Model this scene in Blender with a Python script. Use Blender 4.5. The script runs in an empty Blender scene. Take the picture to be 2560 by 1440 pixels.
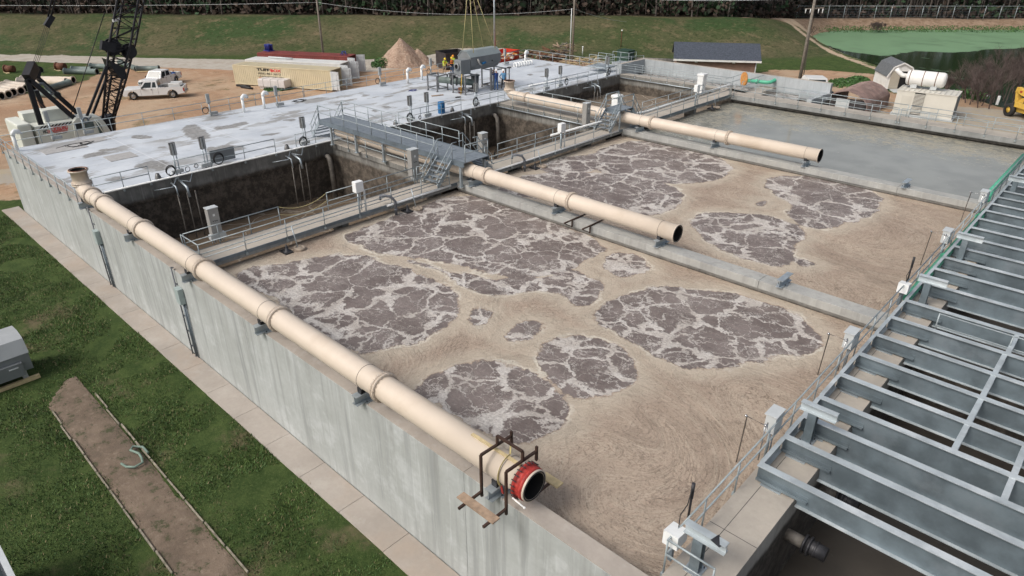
import bpy, bmesh, math, random
import numpy as np
from mathutils import Vector, Matrix, noise as mnoise
random.seed(7)
R = math.radians
SC = bpy.context.scene
COL = SC.collection
# ------------------------------------------------------------------ camera
H = 13.0
FP = 1699.0
PIT = math.atan2(885.0, FP)
AZ = math.atan(1794.0 / math.hypot(FP, 885.0))
_s, _c = math.sin(AZ), math.cos(AZ)
FH = Vector((-_s, _c, 0)); RT = Vector((_c, _s, 0))
FW = FH * math.cos(PIT) - Vector((0, 0, 1)) * math.sin(PIT)
UP = FH * math.sin(PIT) + Vector((0, 0, 1)) * math.cos(PIT)
CAM = Vector((0, 0, H))
def _ray(x, y): return FW * FP + RT * (x - 1280) - UP * (y - 720)
def at(x, y, z=0.0):
    d = _ray(x, y); return CAM + d * ((z - H) / d.z)
def atx(x, y, X):
    d = _ray(x, y); return CAM + d * (X / d.x)
def aty(x, y, Y):
    d = _ray(x, y); return CAM + d * (Y / d.y)
cd = bpy.data.cameras.new('camera'); cam = bpy.data.objects.new('camera', cd); COL.objects.link(cam)
cd.sensor_width = 36; cd.lens = 36 * FP / 2560; cd.clip_end = 2000; cd.clip_start = 0.1
cam.matrix_world = Matrix.Translation(CAM) @ Matrix((RT, UP, -FW)).transposed().to_4x4()
SC.camera = cam
# ------------------------------------------------------------------ world
w = bpy.data.worlds.new('World'); SC.world = w; w.use_nodes = True
nt = w.node_tree; nt.nodes.clear()
sky = nt.nodes.new('ShaderNodeTexSky'); sky.sky_type = 'NISHITA'; sky.sun_disc = False
SUN_EL, SUN_AZ = R(46), R(195)
sky.sun_elevation = SUN_EL; sky.sun_rotation = SUN_AZ
sky.air_density = 1.0; sky.dust_density = 6.0; sky.ozone_density = 0.6
bg = nt.nodes.new('ShaderNodeBackground'); bg.inputs[1].default_value = 0.138
hs = nt.nodes.new('ShaderNodeHueSaturation'); hs.inputs['Saturation'].default_value = 0.55
wo = nt.nodes.new('ShaderNodeOutputWorld')
nt.links.new(sky.outputs[0], hs.inputs['Color']); nt.links.new(hs.outputs[0], bg.inputs[0]); nt.links.new(bg.outputs[0], wo.inputs[0])
sl = bpy.data.lights.new('sun', 'SUN'); sl.energy = 1.2; sl.angle = R(20); sl.color = (1, .96, .9)
so = bpy.data.objects.new('sun', sl); COL.objects.link(so)
sdir = Vector((math.sin(SUN_AZ) * math.cos(SUN_EL), math.cos(SUN_AZ) * math.cos(SUN_EL), math.sin(SUN_EL)))
so.rotation_euler = sdir.to_track_quat('Z', 'Y').to_euler()
SC.view_settings.view_transform = 'Standard'; SC.view_settings.look = 'None'
SC.view_settings.exposure = 0.08; SC.view_settings.gamma = 1
# ------------------------------------------------------------------ object helpers
class MB:
    def __init__(s): s.v = []; s.f = []; s.mi = []; s.sm = []; s.M = Matrix.Identity(4)
    def add(s, vs, fs, mi=0, sm=False):
        b = len(s.v)
        s.v += [s.M @ Vector(p) for p in vs]
        for f in fs: s.f.append([i + b for i in f]); s.mi.append(mi); s.sm.append(sm)
        return s
    def box(s, x0, x1, y0, y1, z0, z1, mi=0):
        if x0 > x1: x0, x1 = x1, x0
        if y0 > y1: y0, y1 = y1, y0
        if z0 > z1: z0, z1 = z1, z0
        v = [(x0,y0,z0),(x1,y0,z0),(x1,y1,z0),(x0,y1,z0),(x0,y0,z1),(x1,y0,z1),(x1,y1,z1),(x0,y1,z1)]
        return s.add(v, [(0,3,2,1),(4,5,6,7),(0,1,5,4),(1,2,6,5),(2,3,7,6),(3,0,4,7)], mi)
    def cbox(s, x0, x1, y0, y1, z0, z1, c=.02, mi=0):
        """box with chamfered edges"""
        if x0 > x1: x0, x1 = x1, x0
        if y0 > y1: y0, y1 = y1, y0
        bm = bmesh.new(); bmesh.ops.create_cube(bm, size=1)
        for q in bm.verts: q.co = Vector(((x0+x1)/2 + q.co.x*(x1-x0), (y0+y1)/2 + q.co.y*(y1-y0), (z0+z1)/2 + q.co.z*(z1-z0)))
        bmesh.ops.bevel(bm, geom=bm.edges[:], offset=c, segments=2, affect='EDGES', profile=.6)
        bm.verts.index_update()
        s.add([q.co.copy() for q in bm.verts], [[q.index for q in f.verts] for f in bm.faces], mi); bm.free(); return s
    def frame(s, p, q, up=(0,0,1)):
        p, q = Vector(p), Vector(q); d = (q - p); L = d.length; d = d / max(L, 1e-9)
        up = Vector(up)
        if abs(d.dot(up)) > .98: up = Vector((0, 1, 0))
        sd = d.cross(up).normalized(); u = sd.cross(d).normalized()
        return p, q, d, sd, u
    def bar(s, p, q, wd, ht, mi=0, up=(0,0,1)):
        p, q, d, sd, u = s.frame(p, q, up); a, b = sd * wd / 2, u * ht / 2
        v = [p-a-b, p+a-b, p+a+b, p-a+b, q-a-b, q+a-b, q+a+b, q-a+b]
        return s.add(v, [(0,3,2,1),(4,5,6,7),(0,1,5,4),(1,2,6,5),(2,3,7,6),(3,0,4,7)], mi)
    def ibeam(s, p, q, wd, ht, tf=.025, tw=.02, mi=0):
        p, q, d, sd, u = s.frame(p, q)
        s.bar(p + u*(ht/2 - tf/2), q + u*(ht/2 - tf/2), wd, tf, mi)
        s.bar(p - u*(ht/2 - tf/2), q - u*(ht/2 - tf/2), wd, tf, mi)
        return s.bar(p, q, tw, ht - 2*tf, mi)
    def tube(s, p, q, r, n=10, r2=None, cap=True, mi=0, up=(0,0,1)):
        p, q, d, sd, u = s.frame(p, q, up); r2 = r if r2 is None else r2
        ring = [(math.cos(2*math.pi*i/n), math.sin(2*math.pi*i/n)) for i in range(n)]
        v = [p + (sd*c + u*e)*r for c, e in ring] + [q + (sd*c + u*e)*r2 for c, e in ring]
        s.add(v, [(i, (i+1) % n, n+(i+1) % n, n+i) for i in range(n)], mi, True)
        if cap: s.add(v, [list(range(n))[::-1], list(range(n, 2*n))], mi)
        return s
    def path(s, pts, r, n=8, cap=True, mi=0, closed=False):
        pts = [Vector(p) for p in pts]; m = len(pts); rs = r if isinstance(r, (list, tuple)) else [r]*m
        v = []; ref = None
        for i, p in enumerate(pts):
            if closed: t = pts[(i+1) % m] - pts[i-1]
            else: t = pts[min(i+1, m-1)] - pts[max(i-1, 0)]
            t = t.normalized() if t.length > 1e-9 else Vector((0, 0, 1))
            if ref is None:
                ref = Vector((0,0,1)) if abs(t.z) < .9 else Vector((1,0,0))
            sd = t.cross(ref).normalized(); ref = sd.cross(t).normalized()
            v += [p + (sd*math.cos(2*math.pi*k/n) + ref*math.sin(2*math.pi*k/n))*rs[i] for k in range(n)]
        f = []
        for i in range(m if closed else m-1):
            j = (i+1) % m
            f += [(i*n+k, i*n+(k+1) % n, j*n+(k+1) % n, j*n+k) for k in range(n)]
        s.add(v, f, mi, True)
        if cap and not closed: s.add(v, [list(range(n))[::-1], list(range((m-1)*n, m*n))], mi)
        return s
    def lathe(s, p, axis, prof, n=24, mi=0, sm=True):
        """prof: (distance along axis, radius)"""
        p = Vector(p); _, _, d, sd, u = s.frame(p, p + Vector(axis))
        v = []
        for a, r in prof: v += [p + d*a + (sd*math.cos(2*math.pi*k/n) + u*math.sin(2*math.pi*k/n))*r for k in range(n)]
        f = []
        for i in range(len(prof)-1): f += [(i*n+k, i*n+(k+1) % n, (i+1)*n+(k+1) % n, (i+1)*n+k) for k in range(n)]
        return s.add(v, f, mi, sm)
    def torus(s, c, axis, R_, r, n=28, m=8, mi=0):
        c = Vector(c); _, _, d, sd, u = s.frame(c, c + Vector(axis))
        return s.path([c + (sd*math.cos(2*math.pi*k/n) + u*math.sin(2*math.pi*k/n))*R_ for k in range(n)], r, m, closed=True, mi=mi)
    def prism(s, poly, z0, z1, mi=0, axis='z'):
        n = len(poly)
        if axis == 'z': v = [(a, b, z0) for a, b in poly] + [(a, b, z1) for a, b in poly]
        elif axis == 'y': v = [(a, z0, b) for a, b in poly] + [(a, z1, b) for a, b in poly]
        else: v = [(z0, a, b) for a, b in poly] + [(z1, a, b) for a, b in poly]
        return s.add(v, [list(range(n))[::-1], list(range(n, 2*n))] + [(i, (i+1) % n, n+(i+1) % n, n+i) for i in range(n)], mi)
    def sphere(s, c, r, n=12, m=8, mi=0, sc=(1,1,1)):
        c = Vector(c); v = []
        for i in range(m+1):
            th = math.pi*i/m
            v += [c + Vector((math.sin(th)*math.cos(2*math.pi*k/n)*sc[0], math.sin(th)*math.sin(2*math.pi*k/n)*sc[1], math.cos(th)*sc[2]))*r for k in range(n)]
        f = []
        for i in range(m): f += [(i*n+k, (i+1)*n+k, (i+1)*n+(k+1) % n, i*n+(k+1) % n) for k in range(n)]
        return s.add(v, f, mi, True)
    def build(s, name, mats, parent=None, label=None, origin=None, cat=None, group=None, kind=None):
        if not isinstance(mats, (list, tuple)): mats = [mats]
        off = WORLD(parent) if parent is not None else None
        if off is None:
            if origin is None:
                xs = [p.x for p in s.v]; ys = [p.y for p in s.v]; zs = [p.z for p in s.v]
                off = Vector(((min(xs)+max(xs))/2, (min(ys)+max(ys))/2, min(zs)))
            else: off = Vector(origin)
            loc = off.copy()
        else: loc = None
        me = bpy.data.meshes.new(name)
        me.from_pydata([tuple(p - off) for p in s.v], [], s.f)
        me.polygons.foreach_set('material_index', s.mi); me.polygons.foreach_set('use_smooth', s.sm)
        for m in mats: me.materials.append(m)
        bm = bmesh.new(); bm.from_mesh(me); bmesh.ops.remove_doubles(bm, verts=bm.verts, dist=1e-5)
        bmesh.ops.recalc_face_normals(bm, faces=bm.faces); bm.to_mesh(me); bm.free()
        o = bpy.data.objects.new(name, me); COL.objects.link(o)
        if loc is not None: o.location = loc
        if parent is not None: o.parent = parent
        LOCS[o.name] = off
        return tag(o, label, cat, group, kind)
LOCS = {}
def WORLD(o): return LOCS[o.name]
def tag(o, label=None, cat=None, group=None, kind=None):
    if label: o['label'] = label
    if cat: o['category'] = cat
    if group: o['group'] = group
    if kind: o['kind'] = kind
    return o
def thing(name, label, cat, loc=(0,0,0), group=None):
    o = bpy.data.objects.new(name, None); COL.objects.link(o); o.location = loc; o.empty_display_size = .3
    LOCS[o.name] = Vector(loc)
    return tag(o, label, cat, group)
def copy_tree(o, parent=None):
    c = o.copy(); COL.objects.link(c); LOCS[c.name] = LOCS[o.name].copy()
    if parent is not None: c.parent = parent
    for ch in [x for x in bpy.data.objects if x.parent == o]: copy_tree(ch, c)
    return c
def text(name, s, mat, loc, xdir, ydir, height, parent, width=None, thick=.006, bold=0):
    cu = bpy.data.curves.new(name, 'FONT'); cu.body = s; cu.size = 1; cu.extrude = .02; cu.offset = bold
    t = bpy.data.objects.new('tmp', cu); COL.objects.link(t)
    me = bpy.data.meshes.new_from_object(t.evaluated_get(bpy.context.evaluated_depsgraph_get()))
    bpy.data.objects.remove(t); bpy.data.curves.remove(cu)
    xs = [v.co.x for v in me.vertices]; ys = [v.co.y for v in me.vertices]
    sx0, sx1, sy0, sy1 = min(xs), max(xs), min(ys), max(ys)
    k = height/(sy1-sy0); kx = k if width is None else width/(sx1-sx0)
    X, Y = Vector(xdir).normalized(), Vector(ydir).normalized(); Z = X.cross(Y)
    off = WORLD(parent); loc = Vector(loc)
    for v in me.vertices:
        p = loc + X*((v.co.x-sx0)*kx) + Y*((v.co.y-sy0)*k) + Z*(v.co.z/.02*thick)
        v.co = p - off
    me.materials.clear(); me.materials.append(mat)
    o = bpy.data.objects.new(name, me); COL.objects.link(o); o.parent = parent; LOCS[o.name] = off.copy()
    return o
# ------------------------------------------------------------------ materials
def newmat(name):
    m = bpy.data.materials.new(name); m.use_nodes = True; nt = m.node_tree
    b = nt.nodes['Principled BSDF']; return m, nt, b
class N:
    """tiny node helper"""
    def __init__(s, nt): s.nt = nt
    def new(s, t, **kw):
        n = s.nt.nodes.new(t)
        for k, v in kw.items(): setattr(n, k, v)
        return n
    def link(s, a, b): s.nt.links.new(a, b)
    def put(s, inp, v):
        if hasattr(v, 'is_output') or hasattr(v, 'links'): s.link(v, inp)
        elif isinstance(v, (tuple, list)) and len(v) == 3 and inp.type == 'RGBA': inp.default_value = (*v, 1)
        else: inp.default_value = v
    def noise(s, vec, scale, detail=4, rough=.55, dist=0, out='Fac', lac=2.0):
        n = s.new('ShaderNodeTexNoise'); s.link(vec, n.inputs['Vector']); n.inputs['Scale'].default_value = scale
        n.inputs['Detail'].default_value = detail; n.inputs['Roughness'].default_value = rough; n.inputs['Distortion'].default_value = dist
        n.inputs['Lacunarity'].default_value = lac
        return n.outputs[out]
    def vor(s, vec, scale, feature='F1', out='Distance', rnd=1.0):
        n = s.new('ShaderNodeTexVoronoi', feature=feature); s.link(vec, n.inputs['Vector']); n.inputs['Scale'].default_value = scale
        n.inputs['Randomness'].default_value = rnd
        return n.outputs[out]
    def map(s, vec, scale=(1,1,1), rot=(0,0,0), loc=(0,0,0)):
        n = s.new('ShaderNodeMapping'); s.link(vec, n.inputs[0]); n.inputs[1].default_value = loc; n.inputs[2].default_value = rot; n.inputs[3].default_value = scale
        return n.outputs[0]
    def math(s, op, a, b=0.0, c=None, clamp=False):
        n = s.new('ShaderNodeMath', operation=op, use_clamp=clamp); s.put(n.inputs[0], a); s.put(n.inputs[1], b)
        if c is not None: s.put(n.inputs[2], c)
        return n.outputs[0]
    def ramp(s, v, lo, hi, a=0.0, b=1.0, smooth=True):
        n = s.new('ShaderNodeMapRange'); n.interpolation_type = 'SMOOTHSTEP' if smooth else 'LINEAR'
        s.put(n.inputs[0], v); n.inputs[1].default_value = lo; n.inputs[2].default_value = hi; s.put(n.inputs[3], a); s.put(n.inputs[4], b)
        return n.outputs[0]
    def mix(s, f, a, b, mode='MIX'):
        n = s.new('ShaderNodeMix', data_type='RGBA', blend_type=mode); s.put(n.inputs['Factor'], f)
        s.put(n.inputs[6], a); s.put(n.inputs[7], b)
        return n.outputs[2]
    def vadd(s, a, b):
        n = s.new('ShaderNodeVectorMath', operation='ADD'); s.put(n.inputs[0], a); s.put(n.inputs[1], b); return n.outputs[0]
    def vscale(s, a, k):
        n = s.new('ShaderNodeVectorMath', operation='SCALE'); s.put(n.inputs[0], a); s.put(n.inputs['Scale'], k); return n.outputs[0]
    def pos(s): return s.new('ShaderNodeNewGeometry').outputs['Position']
    def obj(s): return s.new('ShaderNodeTexCoord').outputs['Object']
    def rnd(s): return s.new('ShaderNodeObjectInfo').outputs['Random']
    def attr(s, name, out='Fac'):
        n = s.new('ShaderNodeAttribute', attribute_name=name); return n.outputs[out]
    def sep(s, v):
        n = s.new('ShaderNodeSeparateXYZ'); s.link(v, n.inputs[0]); return n.outputs
    def comb(s, x, y, z=0.0):
        n = s.new('ShaderNodeCombineXYZ'); s.put(n.inputs[0], x); s.put(n.inputs[1], y); s.put(n.inputs[2], z); return n.outputs[0]
    def bump(s, b, h, strength=.3, dist=.02):
        n = s.new('ShaderNodeBump'); n.inputs['Strength'].default_value = strength; n.inputs['Distance'].default_value = dist
        s.link(h, n.inputs['Height']); s.link(n.outputs[0], b.inputs['Normal'])
def simple(name, col, rough=.6, metal=0.0, var=.12, scale=3.0, dirt=None, dirtamt=.0, bump=0.0, spec=None, streak=False):
    m, nt, b = newmat(name); g = N(nt); p = g.pos()
    n1 = g.noise(p, scale, 5, .6)
    dk = tuple(c*(1-var) for c in col); lt = tuple(min(1, c*(1+var)) for c in col)
    c = g.mix(g.ramp(n1, .3, .7), dk, lt)
    if dirt:
        q = g.map(p, (1, 1, .15)) if streak else p
        c = g.mix(g.math('MULTIPLY', g.ramp(g.noise(q, scale*.6, 6, .65), .5, .72), dirtamt), c, dirt)
    g.link(c, b.inputs['Base Color']); b.inputs['Roughness'].default_value = rough; b.inputs['Metallic'].default_value = metal
    if spec is not None: b.inputs['Specular IOR Level'].default_value = spec
    if bump: g.bump(b, g.noise(p, scale*8, 4, .6), bump, .01)
    return m
M = {}
M['galv'] = simple('galvanised_steel', (.40, .455, .49), .42, .55, .16, 2.2, (.58, .62, .65), .5)
M['galvrail'] = simple('galvanised_rail', (.34, .39, .41), .5, .35, .12, 4, (.48, .53, .54), .4)
M['galvdark'] = simple('dark_galvanised_steel', (.16, .195, .225), .5, .4, .2, 1.2, (.25, .29, .32), .5)
M['grate'] = simple('grating', (.24, .275, .31), .6, .4, .1, 4)
M['cream'] = simple('cream_pipe_paint', (.60, .52, .435), .42, 0, .05, .5, (.47, .38, .29), .55)
M['creamtop'] = simple('cream_flange_paint', (.56, .46, .37), .5, 0, .1, 12, (.3, .24, .19), .5)
M['bore'] = simple('dark_bore', (.006, .006, .006), .9, 0)
M['black'] = simple('black_paint', (.012, .012, .014), .5, .1, .3, 3)
M['rubber'] = simple('black_rubber', (.02, .02, .02), .8)
M['white'] = simple('white_paint', (.74, .75, .74), .3, 0, .04, 2, (.5, .45, .38), .15)
M['whitepl'] = simple('white_plastic', (.78, .80, .80), .4, 0, .05, 3, (.55, .52, .48), .3)
M['cab'] = simple('cabinet_grey', (.33, .325, .31), .45, .1, .06, 3)
M['cablt'] = simple('light_cabinet_grey', (.52, .55, .56), .4, .1, .06, 3)
M['boxgreen'] = simple('pale_green_grey_enclosure', (.36, .43, .43), .45, .1, .06, 3)
M['eqgrey'] = simple('equipment_grey', (.19, .205, .215), .42, .05, .05, 1.5)
M['eqlight'] = simple('equipment_light_grey', (.36, .38, .39), .4, .05, .05, 1.5)
M['glass'] = simple('dark_glass', (.02, .028, .03), .08, 0, .1, 2)
M['glasslt'] = simple('tinted_glass', (.10, .14, .14), .1, 0, .3, 3)
M['chrome'] = simple('chrome', (.45, .46, .47), .25, .9)
M['lampred'] = simple('red_lens', (.35, .01, .01), .3)
M['orange'] = simple('orange_paint', (.70, .22, .03), .5)
M['red'] = simple('red_paint', (.36, .035, .028), .6, 0, .3, 7)
M['blue'] = simple('blue_plastic', (.01, .13, .32), .4)
M['navy'] = simple('navy_plastic', (.02, .035, .22), .45)
M['green'] = simple('green_pipe', (.09, .42, .27), .45, 0, .1, 2)
M['yellow'] = simple('yellow_paint', (.62, .40, .07), .45, 0, .1, 2, (.3, .2, .08), .3)
M['strap'] = simple('yellow_strap', (.52, .45, .22), .8)
M['brownsteel'] = simple('brown_primer_steel', (.055, .03, .022), .6, .2, .25, 4)
M['darksteel'] = simple('dark_steel', (.045, .045, .05), .5, .4, .3, 4)
M['wood'] = simple('weathered_wood', (.33, .24, .17), .8, 0, .2, 5, (.16, .11, .08), .5, .3)
M['woodlt'] = simple('fresh_lumber', (.52, .42, .24), .8, 0, .15, 5)
M['pole'] = simple('weathered_pole', (.22, .195, .165), .85, 0, .2, 5, (.1, .085, .07), .6, .3)
M['rust'] = simple('rusty_steel', (.14, .055, .03), .8, .1, .35, 3)
M['pvcgrey'] = simple('grey_green_pipe', (.14, .18, .17), .5, 0, .12, 1.5, (.25, .24, .2), .3)
M['txtblack'] = simple('black_lettering', (.01, .01, .012), .5)
M['txtred'] = simple('red_lettering', (.65, .02, .03), .5)
M['txtwhite'] = simple('white_lettering', (.8, .8, .8), .5)
M['hose'] = simple('green_hose', (.06, .13, .1), .6)
M['skin'] = simple('skin', (.45, .25, .17), .5)
# ================================================================== concrete & ground materials
def concrete(name, base, dark, light, streaks=0.5, rough=.85, joint=None, wet_or_shade=None, patch=0.3, warm=None, drip=0):
    """wet: (z_level, colour) dark below that height"""
    m, nt, b = newmat(name); g = N(nt); p = g.pos()
    n1 = g.noise(p, .5, 6, .6); n2 = g.noise(p, 7, 5, .7)
    c = g.mix(g.ramp(n1, .35, .65), dark, base)
    c = g.mix(g.math('MULTIPLY', g.ramp(g.noise(p, .9, 4, .7), .52, .68), patch), c, light)
    if warm: c = g.mix(g.math('MULTIPLY', g.ramp(g.noise(p, .35, 4, .6), .45, .65), .6), c, warm)
    c = g.mix(g.ramp(n2, .3, .75, 0, .22), c, tuple(x*.6 for x in base))
    if streaks:
        q = g.map(p, (1, 1, .045)); s1 = g.noise(q, 2.6, 5, .62); s2 = g.noise(q, 9, 4, .6)
        sx = g.math('MULTIPLY', g.ramp(s1, .46, .68), streaks)
        c = g.mix(sx, c, tuple(x*.62 for x in base))
        c = g.mix(g.math('MULTIPLY', g.ramp(s2, .56, .7), streaks*.55), c, light)
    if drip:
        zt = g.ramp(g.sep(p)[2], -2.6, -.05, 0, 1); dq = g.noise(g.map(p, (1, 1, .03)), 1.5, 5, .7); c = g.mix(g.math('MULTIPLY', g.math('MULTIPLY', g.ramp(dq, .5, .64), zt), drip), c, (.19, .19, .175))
    if wet_or_shade:
        z = g.sep(p)[2]; zz = g.math('ADD', z, g.math('MULTIPLY', g.math('SUBTRACT', g.noise(g.map(p, (1, 1, .3)), 1.3, 6, .7), .5), wet_or_shade[2]))
        f = g.ramp(zz, wet_or_shade[0]-.22, wet_or_shade[0]+.05, 1, 0)
        wc = g.mix(g.ramp(g.noise(p, 2.2, 7, .75), .42, .62), wet_or_shade[1], tuple(x*2.4+.006 for x in wet_or_shade[1]))
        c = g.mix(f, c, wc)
    g.link(c, b.inputs['Base Color']); b.inputs['Roughness'].default_value = rough
    g.bump(b, g.math('ADD', g.noise(p, 14, 6, .7), g.math('MULTIPLY', g.noise(p, 60, 3, .6), .4)), .35, .012)
    return m
M['wallout'] = concrete('outer_wall_concrete', (.43, .455, .45), (.36, .38, .37), (.54, .57, .575), .8, patch=.5, drip=.35)
M['walltop'] = concrete('wall_top_concrete', (.42, .375, .33), (.33, .295, .26), (.52, .49, .46), 0, patch=.35)
M['walk'] = concrete('walkway_concrete', (.44, .40, .345), (.35, .32, .28), (.50, .46, .40), 0, patch=.3)
M['slabedge'] = concrete('slab_edge_concrete', (.30, .31, .305), (.2, .205, .2), (.38, .39, .385), .7, wet_or_shade=(-.36, (.035, .032, .028), .12))
M['divwall'] = concrete('dividing_wall_concrete', (.40, .40, .38), (.32, .325, .315), (.50, .51, .50), .5, wet_or_shade=(-.36, (.04, .034, .028), .1))  # shadow lines under the wall cap, painted as a dark lower band
M['fascia'] = concrete('stained_fascia_concrete', (.27, .265, .245), (.10, .098, .09), (.36, .35, .33), 1.0, wet_or_shade=(-.85, (.05, .041, .032), .5))
M['basin'] = concrete('basin_wall_concrete', (.42, .45, .47), (.34, .37, .385), (.5, .53, .55), .5, wet_or_shade=(-.3, (.05, .045, .04), .1))
M['rightwall'] = concrete('far_slab_concrete', (.43, .41, .37), (.34, .32, .29), (.5, .48, .44), .6, wet_or_shade=(-.65, (.04, .034, .028), .5))
M['sidewalk'] = concrete('sidewalk_concrete', (.40, .36, .32), (.33, .295, .26), (.47, .44, .40), 0, patch=.4, warm=(.38, .31, .25))
def deck_mat():
    m, nt, b = newmat('deck_concrete'); g = N(nt); p = g.pos()
    base = g.mix(g.ramp(g.noise(p, .35, 5, .6), .35, .65), (.47, .51, .56), (.57, .61, .655))
    # long worn streaks along the deck plus grey bare patches
    q = g.map(p, (1.6, .45, 1)); q = g.vadd(q, g.vscale(g.noise(p, .6, 3, .6, out='Color'), .9))
    f = g.math('MULTIPLY', g.ramp(g.noise(q, .42, 7, .66), .515, .56), g.ramp(g.noise(p, .16, 3, .5), .38, .55, 0, .9))
    base = g.mix(f, base, g.mix(g.noise(p, 3, 4), (.20, .195, .19), (.36, .36, .35)))
    wr = g.math('ADD', g.attr('wear'), g.math('MULTIPLY', g.math('SUBTRACT', g.noise(g.map(p, (1.5, .7, 1)), 1.1, 7, .7), .5), 1.3))
    base = g.mix(g.ramp(wr, -.05, .12, .9, 0), base, g.mix(g.ramp(g.noise(p, 4, 5, .7), .3, .7), (.15, .145, .14), (.30, .295, .28)))
    f2 = g.ramp(g.noise(g.map(p, (2.4, .35, 1)), .9, 6, .7), .57, .66, 0, .5)
    base = g.mix(f2, base, (.40, .43, .46))
    f3 = g.ramp(g.noise(g.map(p, (1, 2, 1), (0, 0, .5)), 1.4, 6, .7), .6, .72, 0, .6)
    base = g.mix(f3, base, (.70, .73, .77))
    # slab joints
    s = g.sep(p)
    for i, off, per in ((0, 2.2, 4.6), (1, 1.0, 6.1)):
        t = g.math('ABSOLUTE', g.math('SUBTRACT', g.math('FRACT', g.math('DIVIDE', g.math('ADD', s[i], 200+off), per)), .5))
        base = g.mix(g.ramp(t, .003, .007, .6, 0), base, (.70, .72, .75))
    g.link(base, b.inputs['Base Color']); 
    g.link(g.ramp(g.noise(q, .5, 4), .4, .7, .45, .8), b.inputs['Roughness'])
    g.bump(b, g.noise(p, 10, 6, .7), .25, .01); return m
M['deck'] = deck_mat()
# ================================================================== water surfaces with floating foam
def poly_sd(P, poly):
    """signed distance (negative inside) of points P (n,2) to polygon"""
    poly = np.array(poly); n = len(poly); d = np.full(len(P), 1e9); ins = np.zeros(len(P), bool)
    for i in range(n):
        a, b = poly[i], poly[(i+1) % n]; e = b - a; w_ = P - a
        t = np.clip((w_ @ e)/(e @ e), 0, 1); d = np.minimum(d, np.linalg.norm(w_ - t[:, None]*e, axis=1))
        c = ((a[1] > P[:, 1]) != (b[1] > P[:, 1])) & (P[:, 0] < (b[0]-a[0])*(P[:, 1]-a[1])/(b[1]-a[1]+1e-12) + a[0])
        ins ^= c
    return np.where(ins, -d, d)
def smooth_poly(pts, it=2):
    p = np.array(pts, float)
    for _ in range(it):
        q = np.roll(p, -1, 0); a = p*.75 + q*.25; b = p*.25 + q*.75
        p = np.empty((2*len(a), 2)); p[0::2] = a; p[1::2] = b
    return p
WZ = -0.56
def pxpoly(pts, z=WZ): return [tuple(at(x, y, z)[:2]) for x, y in pts]
def grid_mesh(name, x0, x1, y0, y1, z, step):
    nx = max(2, int((x1-x0)/step)+1); ny = max(2, int((y1-y0)/step)+1)
    X, Y = np.meshgrid(np.linspace(x0, x1, nx), np.linspace(y0, y1, ny)); P = np.stack([X.ravel(), Y.ravel()], 1)
    co = np.concatenate([P, np.full((len(P), 1), 0.0)], 1)
    i = np.arange(nx*ny).reshape(ny, nx); q = np.stack([i[:-1, :-1], i[:-1, 1:], i[1:, 1:], i[1:, :-1]], -1).reshape(-1, 4)
    me = bpy.data.meshes.new(name); me.vertices.add(len(co)); me.vertices.foreach_set('co', co.ravel())
    me.loops.add(q.size); me.loops.foreach_set('vertex_index', q.ravel().astype(np.int32))
    me.polygons.add(len(q)); me.polygons.foreach_set('loop_start', np.arange(0, q.size, 4, dtype=np.int32)); me.polygons.foreach_set('loop_total', np.full(len(q), 4, np.int32))
    me.update(); me.validate()
    o = bpy.data.objects.new(name, me); COL.objects.link(o); o.location = (0, 0, z); LOCS[o.name] = Vector((0, 0, z))
    return o, P
def set_attr(o, name, vals, t='FLOAT'):
    a = o.data.attributes.new(name, t, 'POINT')
    if t == 'FLOAT': a.data.foreach_set('value', np.asarray(vals, np.float32))
    else: a.data.foreach_set('vector', np.asarray(vals, np.float32).ravel())
boils1 = [
 [(855,600),(900,570),(960,550),(1040,522),(1120,487),(1230,492),(1330,520),(1400,560),(1500,598),(1516,625),(1480,650),(1430,668),(1400,690),(1290,700),(1180,670),(1080,650),(960,640),(900,612)],
 [(955,636),(1060,655),(1160,690),(1240,700),(1300,690),(1370,690),(1420,672),(1510,700),(1522,718),(1500,752),(1440,768),(1400,735),(1340,722),(1250,738),(1180,728),(1130,690),(1040,660)],
 [(575,690),(640,662),(760,650),(860,632),(950,648),(1040,680),(1090,706),(1130,720),(1160,750),(1150,790),(1110,820),(1060,845),(980,872),(900,890),(850,870),(760,800),(680,745)],
 [(1503,655),(1530,634),(1590,632),(1622,655),(1636,678),(1590,692),(1530,690)],
 [(1488,790),(1510,760),(1560,735),(1650,715),(1760,722),(1850,738),(1930,760),(1990,785),(2040,820),(2056,860),(2030,888),(1940,895),(1880,908),(1780,922),(1690,912),(1640,890),(1590,860),(1540,835),(1500,812)],
 [(1338,900),(1352,865),(1400,840),(1470,842),(1530,858),(1580,890),(1590,930),(1580,965),(1530,985),(1470,998),(1425,1000),(1385,965),(1350,935)],
 [(1030,985),(1075,940),(1130,912),(1200,903),(1290,910),(1345,935),(1385,962),(1425,1000),(1424,1030),(1395,1075),(1345,1095),(1270,1108),(1190,1070),(1110,1020)],
 [(1250,838),(1290,808),(1335,800),(1355,815),(1330,845),(1285,858)],
 [(1165,790),(1195,769),(1232,775),(1228,805),(1190,818)]]
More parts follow.
